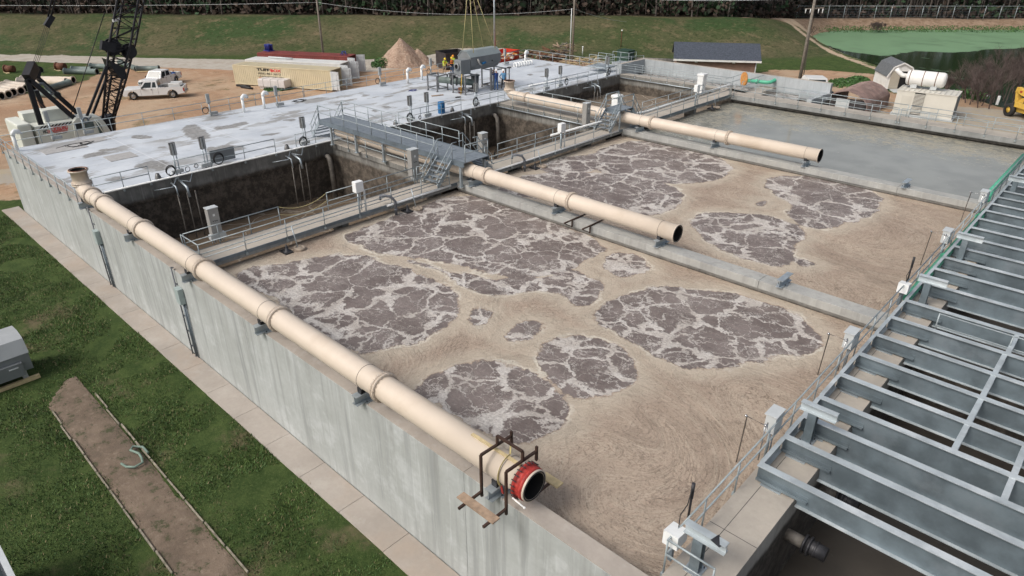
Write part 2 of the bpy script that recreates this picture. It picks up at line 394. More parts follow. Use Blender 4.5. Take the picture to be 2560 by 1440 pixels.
boils2 = [
 [(1440,398),(1500,372),(1580,350),(1690,360),(1790,385),(1838,418),(1800,448),(1700,462),(1600,452),(1520,440)],
 [(1225,480),(1290,440),(1420,425),(1560,438),(1660,455),(1708,478),(1700,515),(1650,540),(1560,538),(1430,515),(1300,490)],
 [(1330,420),(1400,392),(1500,385),(1500,430),(1400,440)],
 [(1903,452),(1950,437),(2060,443),(2150,462),(2208,492),(2195,530),(2140,555),(2060,575),(2000,560),(1962,540),(1990,515),(1930,485)],
 [(1715,548),(1770,530),(1880,535),(1975,552),(2022,585),(1982,615),(1988,645),(1950,668),(1885,655),(1800,625),(1745,590)],
 [(1990,655),(2008,647),(2026,658),(2012,668)], [(1882,505),(1915,498),(1930,508),(1900,515)]]
vort = [((1560, 1180), 3.2, 3.2), ((1760, 1000), 2.5, -2.4), ((1340, 745), 2.2, 2.8), ((2130, 585), 3.2, 2.6), ((2110, 720), 2.4, -2.2), ((900, 940), 2.0, 1.8),
        ((1850, 480), 2.0, 1.5), ((1130, 950), 1.6, -1.6), ((1420, 1060), 1.6, 2.5), ((1330, 1130), 1.8, -1.8), ((1950, 930), 2.0, 1.6), ((1200, 860), 1.6, 1.5), ((1640, 1320), 2.2, -2.0), ((2250, 560), 2.0, 1.5), ((1700, 640), 1.5, 1.5)]
def vnoise(P, s, seed=0):
    return np.array([mnoise.noise(Vector((x*s+seed, y*s, seed*1.7))) for x, y in P])
def foam_tank(name, x0, x1, y0, y1, boils, step, label_kind='structure'):
    o, P = grid_mesh(name, x0, x1, y0, y1, WZ, step)
    sd = np.full(len(P), 50.0)
    for pl in boils: sd = np.minimum(sd, poly_sd(P, smooth_poly(pxpoly(pl))))
    set_attr(o, 'boil', sd)
    F = P.copy()
    sub = P  # swirl warp
    for (px, rr, k) in vort:
        c = np.array(at(*px, WZ)[:2]); d = F - c; r2 = (d**2).sum(1); a = k*np.exp(-r2/(rr*rr))
        ca, sa = np.cos(a), np.sin(a); F = c + np.stack([d[:, 0]*ca - d[:, 1]*sa, d[:, 0]*sa + d[:, 1]*ca], 1)
    # foam packs against boil edges: bend streaks along the edge
    set_attr(o, 'flow', np.concatenate([F, np.zeros((len(F), 1))], 1), 'FLOAT_VECTOR')
    o.data.materials.append(M['foam']); tag(o, kind=label_kind)
    return o
def g_w(g, p):
    return .035
def foam_mat():
    m, nt, b = newmat('foaming_water'); g = N(nt); p = g.pos(); fl = g.attr('flow', 'Vector'); sd = g.attr('boil')
    e = g.math('ADD', sd, g.math('MULTIPLY', g.math('SUBTRACT', g.noise(p, .7, 7, .66), .5), 1.5))
    e = g.math('ADD', e, g.math('MULTIPLY', g.math('SUBTRACT', g.noise(p, 5, 5, .7), .5), .25))
    boil = g.ramp(e, -.06, g_w(g, p), 1, 0)
    # ---- boil interior: grey brown water under a net of pale foam threads, fewer threads at the upwelling centre
    wp = g.vadd(p, g.vscale(g.noise(p, .5, 5, .62, out='Color'), 1.9)); wp2 = g.vadd(wp, g.vscale(g.noise(p, 2.2, 5, .68, out='Color'), .62))
    wp3 = g.vadd(wp2, g.vscale(g.noise(p, 8, 4, .7, out='Color'), .16))
    v1 = g.vor(wp2, .55, 'DISTANCE_TO_EDGE'); v2 = g.vor(wp3, 1.25, 'DISTANCE_TO_EDGE'); v3 = g.vor(wp3, 3.1, 'DISTANCE_TO_EDGE'); v4 = g.vor(wp3, 7.5, 'DISTANCE_TO_EDGE')
    rimf = g.ramp(sd, -2.6, -.1, 0, 1)
    wid = g.math('ADD', g.ramp(g.noise(p, .4, 4, .6), .42, .66, .014, .105), g.math('MULTIPLY', rimf, .035))
    t1 = g.math('SUBTRACT', 1.0, g.math('DIVIDE', v1, wid), clamp=True)
    wid2 = g.math('ADD', g.ramp(g.noise(p, .8, 4, .6), .45, .72, .008, .095), g.math('MULTIPLY', rimf, .02))
    t2 = g.math('SUBTRACT', 1.0, g.math('DIVIDE', v2, wid2), clamp=True)
    t3 = g.math('MULTIPLY', g.ramp(v3, .012, .06, 1, 0), g.ramp(g.noise(p, .9, 5, .65), .48, .6, .0, .85))
    t4 = g.math('MULTIPLY', g.ramp(v4, .0, .07, 1, 0), g.ramp(g.noise(p, 1.7, 5, .7), .52, .66, .0, .6))
    br = g.ramp(g.noise(p, 11, 6, .8), .36, .6)
    net = g.math('MAXIMUM', g.ramp(t1, 0, .45, 0, .95), g.math('MULTIPLY', g.ramp(t2, 0, .5), .8))
    net = g.math('MAXIMUM', net, g.math('MAXIMUM', g.math('MULTIPLY', t3, .75), t4))
    net = g.math('MULTIPLY', net, g.math('ADD', g.math('MULTIPLY', br, .5), .6), clamp=True)
    speck = g.ramp(g.noise(g.map(p, (1, 1.8, 1), (0, 0, .7)), 15, 5, .8), .60, .70, 0, .4)
    net = g.math('MAXIMUM', net, speck)
    dk = g.mix(g.ramp(g.noise(p, .7, 4, .6), .35, .65), (.150, .122, .113), (.225, .19, .178))
    dk = g.mix(g.ramp(g.noise(g.map(p, (1, 3, 1), (0, 0, .8)), 5, 5, .7), .4, .75, 0, .45), dk, (.22, .185, .17))
    bc = g.mix(net, dk, g.mix(g.ramp(g.noise(p, 1.2, 4), .35, .65), (.52, .48, .44), (.64, .61, .575)))
    # ---- thick tan scum with swirl lines
    fw = g.vadd(fl, g.vscale(g.noise(fl, .35, 3, .5, out='Color'), 1.6))
    s1 = g.noise(g.map(fw, (.55, 3.2, 1)), .8, 8, .62); s2 = g.noise(g.map(fw, (1, 5.5, 1)), 1.8, 6, .7, 1.0)
    tan = g.mix(g.ramp(g.noise(fl, .22, 4, .55), .35, .65), (.375, .298, .235), (.445, .362, .285))
    tan = g.mix(g.ramp(s1, .46, .64, 0, .5), tan, (.50, .425, .34))
    tan = g.mix(g.ramp(s2, .55, .72, 0, .55), tan, (.29, .225, .18))
    # creases and cracks
    ck = g.vor(g.vadd(g.map(fw, (1, 1.7, 1)), g.vscale(g.noise(p, 5, 4, .6, out='Color'), .22)), 3.4, 'DISTANCE_TO_EDGE')
    lines = g.math('MULTIPLY', g.ramp(ck, 0, .05, 1, 0), g.ramp(g.noise(p, .8, 5, .65), .42, .62, .1, .75))
    tan = g.mix(lines, tan, (.19, .14, .105))
    l2 = g.math('ABSOLUTE', g.math('SUBTRACT', g.noise(g.map(fw, (.5, 1.6, 1)), .9, 7, .6), .5))
    tan = g.mix(g.math('MULTIPLY', g.ramp(l2, .0, .007, 1, 0), g.ramp(g.noise(p, 1.6, 5, .7), .5, .66, 0, .6)), tan, (.17, .125, .09))
    gr = g.noise(g.map(p, (1, 1, 1)), 13, 6, .8)
    tan = g.mix(g.ramp(gr, .52, .62, 0, .7), tan, (.19, .145, .115)); gr2 = g.noise(g.map(fw, (1, 2.6, 1)), 5, 7, .8); tan = g.mix(g.ramp(gr2, .5, .64, 0, .6), tan, (.22, .17, .135)); tan = g.mix(g.ramp(gr2, .3, .44, .45, 0), tan, (.52, .45, .37))
    # pale ridge hugging the boils
    ridge = g.math('MULTIPLY', g.ramp(e, .0, .1, 0, 1), g.ramp(e, .1, 1.3, 1, 0))
    tan = g.mix(g.math('MULTIPLY', ridge, .6), tan, (.52, .465, .38)); rim2 = g.math('MULTIPLY', g.ramp(e, .0, .05, 0, 1), g.ramp(e, .05, .2, 1, 0)); tan = g.mix(g.math('MULTIPLY', rim2, g.ramp(g.noise(p, .5, 4), .45, .6)), tan, (.6, .56, .48))
    col = g.mix(boil, tan, bc)
    g.link(col, b.inputs['Base Color'])
    g.link(g.math('SUBTRACT', .8, g.math('MULTIPLY', g.math('MULTIPLY', boil, g.math('SUBTRACT', 1.0, net)), .42)), b.inputs['Roughness'])
    b.inputs['Specular IOR Level'].default_value = .3
    hgt = g.math('ADD', g.math('MULTIPLY', g.math('SUBTRACT', 1.0, boil), .8), g.math('ADD', g.math('MULTIPLY', s1, .8), g.math('MULTIPLY', gr, .5)))
    hgt = g.math('ADD', hgt, g.math('SUBTRACT', g.math('MULTIPLY', net, .35), g.math('MULTIPLY', lines, .5)))
    hgt = g.math('ADD', hgt, g.math('MULTIPLY', g.noise(g.map(p, (1, 2.4, 1), (0, 0, .6)), 3.2, 5, .65), g.math('MULTIPLY', boil, 1.1)))
    g.bump(b, hgt, .8, .055)
    return m
M['foam'] = foam_mat()
X0, X1, XW, XN = -28.7, -4.85, -30.25, -42.0
foam_tank('aeration_water', X0-.2, X1+.3, 9.9, 26.0, boils1, .09)
foam_tank('aeration_water', X0-.2, X1+.3, 26.5, 42.9, boils2, .11)
def water_mat(name, deep, foamc, foamf, rough=.08, ripple=.12, spec=.5, nscale=2.0, nb=.5):
    m, nt, b = newmat(name); g = N(nt); p = g.pos(); f = foamf(g, p)
    c = g.mix(f, g.mix(g.ramp(g.noise(p, .5, 4), .35, .65), deep, tuple(x*1.25 for x in deep)), foamc)
    g.link(c, b.inputs['Base Color']); g.link(g.math('ADD', rough, g.math('MULTIPLY', f, .55)), b.inputs['Roughness'])
    b.inputs['Specular IOR Level'].default_value = spec; b.inputs['IOR'].default_value = 1.33
    g.bump(b, g.math('ADD', g.noise(g.map(p, (1, 1.6, 1)), nscale*2, 3, .6), g.math('MULTIPLY', f, nb)), ripple, .04); return m
def f_quiet(g, p):
    # scum band near the far wall, fading toward the middle of the basin
    s = g.sep(p); y = g.math('ADD', s[1], g.math('MULTIPLY', g.math('SUBTRACT', g.noise(p, .35, 4, .6), .5), 4))
    x = s[0]
    band = g.math('MAXIMUM', g.ramp(y, 51.5, 57, 0, 1), g.ramp(x, -20, -27, 0, 1))
    fl = g.noise(g.map(p, (1.2, 2.8, 1), (0, 0, .25)), 1.9, 6, .72)
    thr = g.math('SUBTRACT', .655, g.math('MULTIPLY', band, .19))
    return g.math('MULTIPLY', g.ramp(g.math('SUBTRACT', fl, thr), -.01, .05, 0, 1), g.ramp(g.noise(p, .8, 4), .3, .6, .25, .85))
M['quiet'] = water_mat('quiet_basin_water', (.215, .22, .20), (.36, .33, .255), f_quiet, .02, .05, 1.0)
o, P = grid_mesh('quiet_water', X0-.2, 8, 43.5, 60.3, -.75, 3); o.data.materials.append(M['quiet']); tag(o, kind='structure')
def f_cell(g, p):
    q = g.vadd(p, g.vscale(g.noise(p, .5, 3, .6, out='Color'), 1.2))
    return g.math('MAXIMUM', g.ramp(g.vor(q, .33, 'DISTANCE_TO_EDGE'), .0, .03, .55, 0), g.ramp(g.noise(g.map(p, (1, 2, 1)), 1.1, 6, .7), .6, .68, 0, .4))
M['cellw'] = water_mat('settling_cell_water', (.14, .108, .078), (.30, .27, .23), f_cell, .12, .10, .5)
M['cellw3'] = water_mat('higher_cell_water', (.20, .165, .13), (.33, .30, .26), f_cell, .2, .15, .5)
def f_basin(g, p):
    return g.ramp(g.noise(g.map(p, (1, 2.5, 1)), 1.6, 6, .75), .45, .6, 0, .8)
M['basinw'] = water_mat('foamy_basin_water', (.17, .16, .15), (.5, .5, .49), f_basin, .25, .2)
M['darkw'] = water_mat('dark_basin_water', (.065, .057, .048), (.07, .062, .052), lambda g, p: g.ramp(g.noise(g.map(p, (1, 2, 1)), 1.2, 6, .7), .6, .7, 0, .3), .22, .12, .25)
for (nm, x0, x1, y0, y1, z, mt) in (('settling_water', -42.1, -30, 9.9, 26.2, -3.85, 'cellw'), ('settling_water', -42.1, -30, 28.2, 43, -3.85, 'cellw'),
     ('settling_water', -42.1, -30, 45, 61.6, -1.75, 'cellw3'), ('basin_water', -41.8, -24, 62.3, 65.8, -.45, 'basinw'), ('dark_water', -3.7, 14, -4, 62, -3.2, 'darkw')):
    o, P = grid_mesh(nm, x0, x1, y0, y1, z, 3); o.data.materials.append(M[mt]); tag(o, kind='structure')
# ================================================================== concrete tanks
def segs(a, b, cuts, gap=.012):
    xs = [a] + sorted(cuts) + [b]; return [(xs[i] + (gap/2 if i else 0), xs[i+1] - (gap/2 if i < len(xs)-2 else 0)) for i in range(len(xs)-1)]
t = MB()
for a, b in segs(-56, 9, (-47.2, -35, -22.8, -10.6)):
    t.box(a, b, 9.39, 9.975, -4.9, -.03)
    t.box(a, b, 9.405, 9.96, -.03, 0, 1)
t.box(-55.9, 9, 9.44, 9.9, -4.9, -.05)
ow = t.build('tank_wall', [M['wallout'], M['walltop']], label='long pale outer concrete wall of the tank beside the grass, the near pipe running on top', cat='wall')
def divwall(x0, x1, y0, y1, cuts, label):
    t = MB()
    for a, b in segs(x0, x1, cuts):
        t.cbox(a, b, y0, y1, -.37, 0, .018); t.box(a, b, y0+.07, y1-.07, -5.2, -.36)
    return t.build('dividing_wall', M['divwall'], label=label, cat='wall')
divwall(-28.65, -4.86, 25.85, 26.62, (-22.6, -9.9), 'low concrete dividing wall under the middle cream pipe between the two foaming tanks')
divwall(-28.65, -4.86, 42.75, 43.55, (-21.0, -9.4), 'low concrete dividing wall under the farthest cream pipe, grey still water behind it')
# deck over the covered part
t = MB(); t.box(-56, -42.0, 9.98, 62.3, -.9, -.006)
dk = t.build('concrete_deck', M['deck'], label='wide pale worn concrete deck slab where the workers stand', cat='deck')
stains = [[(457,313),(493,310),(510,328),(532,343),(493,351),(463,340)], [(533,318),(567,314),(617,303),(620,309),(567,322),(540,325)], [(323,337),(380,340),(377,347),(333,347)], [(243,374),(293,370),(280,378),(247,379)], [(200,389),(262,376),(268,383),(207,397)],
 [(330,414),(393,400),(427,403),(400,422),(347,422)], [(513,370),(567,363),(617,367),(600,377),(520,381)], [(390,368),(417,365),(413,371)], [(258,450),(293,440),(310,446),(273,455)], [(555,316),(618,305),(618,311),(568,320)], [(600,322),(628,321),(610,326)], [(545,362),(600,363),(606,369),(560,374)],
 [(782,245),(825,243),(785,249)], [(902,235),(930,237),(910,243)], [(935,273),(950,275),(940,281),(930,278)], [(955,265),(980,266),(960,272)], [(1315,186),(1333,185),(1325,190)], [(1350,190),(1372,191),(1352,193)], [(1240,170),(1290,171),(1245,174)], [(700,300),(740,296),(735,304)], [(640,340),(700,330),(690,338)], [(470,290),(520,283),(515,288)], [(830,262),(880,258),(860,263)], [(380,420),(415,418),(400,428)], [(880,205),(930,203),(900,209)]]
o, P = grid_mesh('worn_surface', -56, -42.0, 9.98, 62.3, 0, .13)
w_ = np.full(len(P), 9.0)
for pl in stains: w_ = np.minimum(w_, poly_sd(P, smooth_poly([tuple(at(x, y, 0)[:2]) for x, y in pl], 1)))
set_attr(o, 'wear', w_); o.data.materials.append(M['deck']); o.parent = dk; o.location = -dk.location
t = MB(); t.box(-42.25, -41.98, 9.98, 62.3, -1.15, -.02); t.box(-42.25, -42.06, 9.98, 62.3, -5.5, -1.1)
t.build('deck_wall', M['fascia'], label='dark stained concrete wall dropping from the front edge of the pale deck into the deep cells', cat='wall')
t = MB(); t.box(-56.02, -55.7, 9.5, 62.3, -5, -.9); t.box(-56, -30, 62.32, 62.6, -5, -.03)
t.build('deck_wall', M['wallout'], label='back retaining wall under the rear edge of the pale deck', cat='wall')
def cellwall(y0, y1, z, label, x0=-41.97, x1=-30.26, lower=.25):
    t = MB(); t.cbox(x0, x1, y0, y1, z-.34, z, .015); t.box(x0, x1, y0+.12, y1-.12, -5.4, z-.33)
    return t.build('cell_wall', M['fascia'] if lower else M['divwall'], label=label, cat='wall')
def topmat(o, mat, zt):
    o.data.materials.append(mat); k = len(o.data.materials)-1
    for f in o.data.polygons:
        if f.normal.z > .9 and abs((o.location.z + f.center.z) - zt) < .03: f.material_index = k
topmat(cellwall(25.9, 28.6, -.12, 'ledge wall below the long grey catwalk, between the first two deep cells'), M['walk'], -.12)
topmat(cellwall(42.8, 45.2, 0, 'ledge wall carrying the back stretch of the farthest cream pipe between deep cells'), M['walk'], 0)
topmat(cellwall(61.3, 62.3, 0, 'narrow wall top with railing behind the farthest deep cell', x1=-28), M['walk'], 0)
# long cross walkway
def walkway(x0, x1, y0, y1, label, axis='y', lips=True, zt=0):
    t = MB(); t.box(x0, x1, y0, y1, zt-.3, zt-.02)
    o = t.build('walkway', M['slabedge'], label=label, cat='walkway')
    s = MB(); s.box(x0+.04, x1-.04, y0+.0, y1-.0, zt-.021, zt); s.build('walking_surface', M['walk'], o)
    c = MB()
    if axis == 'y':
        for x in (x0, x1): c.bar((x, y0, zt-.07), (x, y1, zt-.07), .035, .16)
    else:
        for y in (y0, y1): c.bar((x0, y, zt-.07), (x1, y, zt-.07), .035, .16)
    c.build('edge_angle', M['galvdark'], o)
    return o
walkway(-30.25, -28.65, 9.99, 25.84, 'near stretch of the cross walkway, from the near cream pipe to the middle one')
walkway(-30.25, -28.65, 25.86, 42.74, 'middle cross walkway, between the two cream pipes')
walkway(-30.25, -28.65, 42.76, 61.2, 'far cross walkway past the farthest cream pipe, a white pipe along its rail')
t = MB()
t.box(-30.0, -28.9, 9.98, 61.5, -5.4, -1.6); 
for y in (18, 24.5, 31.5, 39, 47, 54): t.box(-29.9, -29.0, y, y+.4, -1.6, -.31)
t.build('underpinning_wall', M['fascia'], label='dark stained wall and stub columns beneath the cross walkway', cat='wall')
# far side walkway/wall
t = MB(); t.box(-28.6, 9, 59.75, 61.35, -.4, 0); t.box(-28.6, 9, 59.95, 61.25, -.62, -.39); t.box(-28.6, 9, 60.2, 61.2, -5, -.6)
o = t.build('far_walkway', M['slabedge'], label='far concrete walkway at the rear of the still grey water, with railings on both sides', cat='walkway')
topmat(o, M['walk'], 0)
t = MB(); t.box(-29.9, -26.5, 61.36, 62.6, -1.0, 0); t.box(-28.4, -27, 62.6, 65.9, -1, 0)
t.build('connecting_walkway', M['walk'], label='short concrete walkway crossing to the green pipe beyond the far corner', cat='walkway')
# far basin with tall walls
t = MB()
t.box(-41.9, -22, 65.75, 66.2, -5, 1.0); t.box(-42.3, -41.9, 61.5, 66.2, -5, 1.0); t.box(-24.2, -21.9, 64.4, 65.74, -5, .2); t.box(-22.3, -21.9, 61.36, 64.4, -5, .25)
o = t.build('basin_wall', M['basin'], label='tall pale grey basin walls with a light coping, in front of the dark-roofed building', cat='wall')
topmat(o, M['walk'], 1.0)
# right hand slab
t = MB()
for a, b in segs(4.6, 61, (12.4, 20.6, 28.5, 36.4, 44, 52)): t.box(-4.85, -3.6, a, b, -.42, 0)
t.box(-4.8, -3.62, 9.4, 61, -6, -.41); t.box(-4.84, -4.45, 4.7, 60.9, -.4, -.005)
o = t.build('near_walkway', M['rightwall'], label='near concrete walkway strip supporting the ends of the steel beams', cat='walkway')
topmat(o, M['walk'], 0)
c = MB()
for y in (12.4, 20.6, 28.5): c.box(-4.85, -3.6, y-.008, y+.008, -.01, .001)
c.box(-4.46, -4.445, 4.7, 60.9, -.01, .0012); c.build('joint', M['darksteel'], o)
# ================================================================== ground
GZ = -4.4
crest3 = [at(-700, 36, -.4), at(0, 38, -.4), at(1280, 42, -.4), at(1840, 45, -.4), at(1930, 46, -1.8), at(2040, 48, -3.5), at(2560, 49, -3.6), at(3300, 49, -3.6)]
crest = [np.array(c[:2]) for c in crest3]; crz = [c[2] for c in crest3]
def ground_fields(P):
    d = np.full(len(P), 1e9); side = np.zeros(len(P)); zc = np.zeros(len(P))
    for (a, b), za, zb in zip(zip(crest[:-1], crest[1:]), crz[:-1], crz[1:]):
        e = b-a; L = np.linalg.norm(e); t_ = np.clip(((P-a) @ e)/(L*L), 0, 1); q = P - (a + t_[:, None]*e); dd = np.linalg.norm(q, axis=1)
        s_ = e[0]*(P[:, 1]-a[1]) - e[1]*(P[:, 0]-a[0]); u = dd < d; d = np.where(u, dd, d); side = np.where(u, np.sign(s_), side); zc = np.where(u, za+(zb-za)*t_, zc)
    return d*side, zc   # >0 beyond the crest
pond_px = [(2028,92),(2060,112),(2120,138),(2180,160),(2240,182),(2300,205),(2360,218),(2420,245),(2480,262),(2700,330),(3000,330),(3000,75),(2560,75),(2300,75),(2100,76),(2050,82)]
pond = [tuple(at(x, y, -4.9)[:2]) for x, y in pond_px]
def px_mask(polys, P, soft):
    v = np.zeros(len(P))
    for pl in polys: v = np.maximum(v, np.clip(.5 - poly_sd(P, [tuple(at(x, y, GZ)[:2]) for x, y in pl])/soft, 0, 1))
    return v
dirt_px = [[(-60,243),(60,236),(150,222),(215,200),(262,176),(380,168),(560,163),(640,175),(900,180),(945,166),(1090,150),(1400,150),(1560,185),(1600,330),(1400,500),(-80,500)],
           [(1888,186),(1930,174),(2060,176),(2190,186),(2185,215),(2240,235),(2400,240),(2480,262),(2700,330),(2900,480),(1800,480),(1850,300)],
           [(580,168),(590,158),(640,157),(650,170)]]
road_px = [[(-300,134),(0,136),(200,140),(420,146),(560,148),(700,150),(900,150),(1060,140),(1130,130),(1260,130),(1330,146),(1100,158),(930,180),(700,168),(600,176),(400,168),(200,158),(0,152),(-300,150)]]
gravel_px = [[(2300,262),(2480,270),(2560,285),(2800,380),(2560,420),(2300,350),(2200,300)], [(-80,430),(60,418),(70,452),(-80,474)], [(2010,262),(2080,255),(2300,300),(2250,420),(1900,300)]]
def rut(pts, wd):
    return [[(x, y) for x, y in pts] + [(x, y+wd) for x, y in pts[::-1]]]
ruts_px = rut([(1880,60),(1950,78),(2060,122),(2130,148),(2195,172)], 4) + rut([(1900,55),(1960,72),(2040,98),(2110,125),(2200,160)], 5) + rut([(1860,66),(1880,60),(1900,58),(1905,70),(1885,72)], 3)
def terrain():
    xs = np.concatenate([np.arange(-420, -130, 5.), np.arange(-130, 12, .8), np.arange(12, 90, 4.)]); ys = np.concatenate([np.arange(-90, -4, 4.), np.arange(-4, 215, .85), np.arange(215, 420, 5.)])
    X, Y = np.meshgrid(xs, ys); P = np.stack([X.ravel(), Y.ravel()], 1); nx, ny = len(xs), len(ys)
    d, zc = ground_fields(P)
    wd_ = 19*(zc-GZ)/4.0; t_ = np.clip((d+wd_)/(wd_-.8), 0, 1); z = GZ + (zc-GZ)*t_*t_*(3-2*t_)
    sp = poly_sd(P, pond); z = np.where(sp < 1.5, np.minimum(z, GZ - 1.1*np.clip((1.5-sp)/3, 0, 1)), z)
    n1 = vnoise(P, .07, 3)*.35 + vnoise(P, .3, 9)*.08
    far = np.clip((np.abs(P[:, 0]+30)-40)/30, 0, 1)
    z = np.where((P[:, 0] > -34) & (P[:, 0] < 2) & (P[:, 1] > 1.5) & (P[:, 1] < 7), GZ, z); z = z + n1*np.clip(t_*1.2, 0, 1)*.8 + vnoise(P, .45, 5)*.05*np.where((P[:, 0] > -58) & (P[:, 0] < 0) & (P[:, 1] > 9), 0, 1)
    co = np.stack([P[:, 0], P[:, 1], z], 1); i = np.arange(nx*ny).reshape(ny, nx); q = np.stack([i[:-1, :-1], i[:-1, 1:], i[1:, 1:], i[1:, :-1]], -1).reshape(-1, 4)
    me = bpy.data.meshes.new('ground'); me.vertices.add(len(co)); me.vertices.foreach_set('co', co.ravel())
    me.loops.add(q.size); me.loops.foreach_set('vertex_index', q.ravel().astype(np.int32)); me.polygons.add(len(q))
    me.polygons.foreach_set('loop_start', np.arange(0, q.size, 4, dtype=np.int32)); me.polygons.foreach_set('loop_total', np.full(len(q), 4, np.int32)); me.polygons.foreach_set('use_smooth', np.ones(len(q), bool))
    me.update(); me.validate()
    o = bpy.data.objects.new('ground', me); COL.objects.link(o); LOCS[o.name] = Vector((0, 0, 0)); tag(o, kind='structure')
    set_attr(o, 'dirt', px_mask(dirt_px, P, 2.5)); set_attr(o, 'road', px_mask(road_px, P, 1.5)); set_attr(o, 'gravel', px_mask(gravel_px, P, 3.0)); set_attr(o, 'rut', px_mask(ruts_px, P, 2.4)*1.25)
    bank = np.clip(.5 - poly_sd(P, [tuple(at(x, y, zz)[:2]) for x, y, zz in ((1850,44,-.4),(1870,62,-3),(1960,88,-4.4),(2020,96,-4.6),(2100,78,-4.8),(2600,76,-4.8),(3300,76,-4.8),(3300,46,-3.6),(2560,46,-3.6),(2040,45,-3.5),(1930,44,-1.8))])/3, 0, 1)
    set_attr(o, 'floor', np.clip((d-1.0)/2, 0, 1)); set_attr(o, 'bank', bank); set_attr(o, 'levee', np.clip((d+21)/3, 0, 1))
    me.materials.append(M['ground']); return o
def ground_mat():
    m, nt, b = newmat('ground_cover'); g = N(nt); p = g.pos(); jit = g.math('SUBTRACT', g.noise(p, .35, 7, .68), .5)
    jn = g.math('SUBTRACT', g.noise(p, 2.2, 5, .7), .5)
    def edge(a, k=1.1, k2=.5): return g.ramp(g.math('ADD', g.math('ADD', g.attr(a), g.math('MULTIPLY', jit, k)), g.math('MULTIPLY', jn, k2)), .42, .56)
    gr = g.mix(g.ramp(g.noise(p, 1.3, 6, .65), .35, .65), (.036, .064, .018), (.066, .10, .03))
    gr = g.mix(g.ramp(g.noise(p, 9, 5, .75), .45, .7, 0, .7), gr, (.095, .125, .042))
    gr = g.mix(g.ramp(g.noise(p, 24, 4, .8), .5, .68, 0, .6), gr, (.018, .028, .008))
    gr = g.mix(g.ramp(g.noise(p, .28, 7, .7), .54, .68, 0, .75), gr, g.mix(g.noise(p, 6, 5, .7), (.09, .07, .045), (.22, .175, .11)))
    lv = g.mix(g.ramp(g.noise(g.map(p, (.5, .5, 1)), .16, 6, .65), .38, .62), (.060, .080, .032), (.115, .105, .058))
    lv = g.mix(g.ramp(g.noise(p, .07, 5, .6), .52, .62, 0, .75), lv, (.032, .075, .024))
    lv = g.mix(g.ramp(g.noise(p, .35, 7, .75), .53, .68, 0, .8), lv, (.19, .145, .09))
    lv = g.mix(g.ramp(g.noise(p, 1.6, 6, .8), .48, .62, 0, .75), lv, (.028, .04, .014)); lv = g.mix(g.ramp(g.noise(g.map(p, (1, 1, 1), (0, 0, .8), (9, 0, 0)), .9, 7, .8), .54, .66, 0, .65), lv, (.20, .175, .10))
    gr = g.mix(g.attr('levee'), gr, lv)
    di = g.mix(g.ramp(g.noise(p, .12, 6, .6), .35, .65), (.40, .245, .15), (.44, .325, .225))
    di = g.mix(g.ramp(g.noise(g.map(p, (2, .5, 1), (0, 0, .5)), .5, 6, .7), .5, .7, 0, .7), di, (.25, .155, .10))
    di = g.mix(g.ramp(g.noise(g.map(p, (.5, 2.5, 1), (0, 0, .9)), 1.1, 6, .75), .52, .68, 0, .5), di, (.50, .41, .31))
    di = g.mix(g.ramp(g.noise(p, .3, 7, .72), .56, .66, 0, .75), di, (.16, .135, .07)); di = g.mix(g.ramp(g.noise(p, .09, 4, .6), .5, .62, 0, .55), di, (.30, .19, .12)); di = g.mix(g.ramp(g.noise(p, 3.5, 6, .8), .58, .7, 0, .6), di, (.2, .13, .085))
    ro = g.mix(g.ramp(g.noise(p, .8, 6, .7), .35, .7), (.46, .43, .38), (.37, .325, .27))
    gv = g.mix(g.ramp(g.noise(p, .6, 7, .7), .35, .7), (.40, .34, .25), (.34, .32, .29))
    bk = g.mix(g.ramp(g.noise(p, .9, 7, .75), .35, .65), (.34, .25, .18), (.19, .13, .085))
    c = g.mix(edge('bank', .8), gr, bk); c = g.mix(g.attr('floor'), c, (.022, .017, .012)); di = g.mix(g.ramp(g.noise(p, 6, 6, .8), .55, .68, 0, .7), di, (.55, .46, .36)); c = g.mix(edge('dirt'), c, di); c = g.mix(edge('gravel'), c, gv)
    c = g.mix(edge('road', .5, .3), c, ro); c = g.mix(edge('rut', .6, .5), c, (.46, .36, .26))
    g.link(c, b.inputs['Base Color']); b.inputs['Roughness'].default_value = .95; b.inputs['Specular IOR Level'].default_value = .15
    g.bump(b, g.math('ADD', g.noise(p, 3, 8, .75), g.math('MULTIPLY', g.noise(p, 16, 5, .8), .6)), .9, .08); return m
M['ground'] = ground_mat(); terrain()
# pond
def f_alg(g, p):
    a = g.attr('algae'); j = g.math('SUBTRACT', g.noise(p, .22, 6, .65), .5)
    f = g.ramp(g.math('ADD', a, g.math('MULTIPLY', j, .9)), .42, .58)
    wisp = g.math('MULTIPLY', g.ramp(g.noise(g.map(p, (.25, 1.2, 1), (0, 0, .7)), .5, 5, .6), .66, .72), .5)
    return g.math('MULTIPLY', g.math('MAXIMUM', f, wisp), g.ramp(g.noise(g.map(p, (.4, 1.5, 1), (0, 0, .7)), .5, 6, .75), .36, .52, .62, 1))
M['pond'] = water_mat('pond_water', (.016, .03, .012), (.165, .275, .16), f_alg, .12, .03, .35, .6, .1)
o, P = grid_mesh('pond_water', -60, 60, 70, 200, -4.9, 1.0)
alg = [tuple(at(x, y, -4.9)[:2]) for x, y in [(1990,60),(2010,100),(2120,128),(2200,140),(2290,128),(2380,132),(2450,126),(2560,118),(3000,118),(3000,60)]]
set_attr(o, 'algae', np.clip(.5 - poly_sd(P, alg)/4, 0, 1)); o.data.materials.append(M['pond']); tag(o, kind='structure')
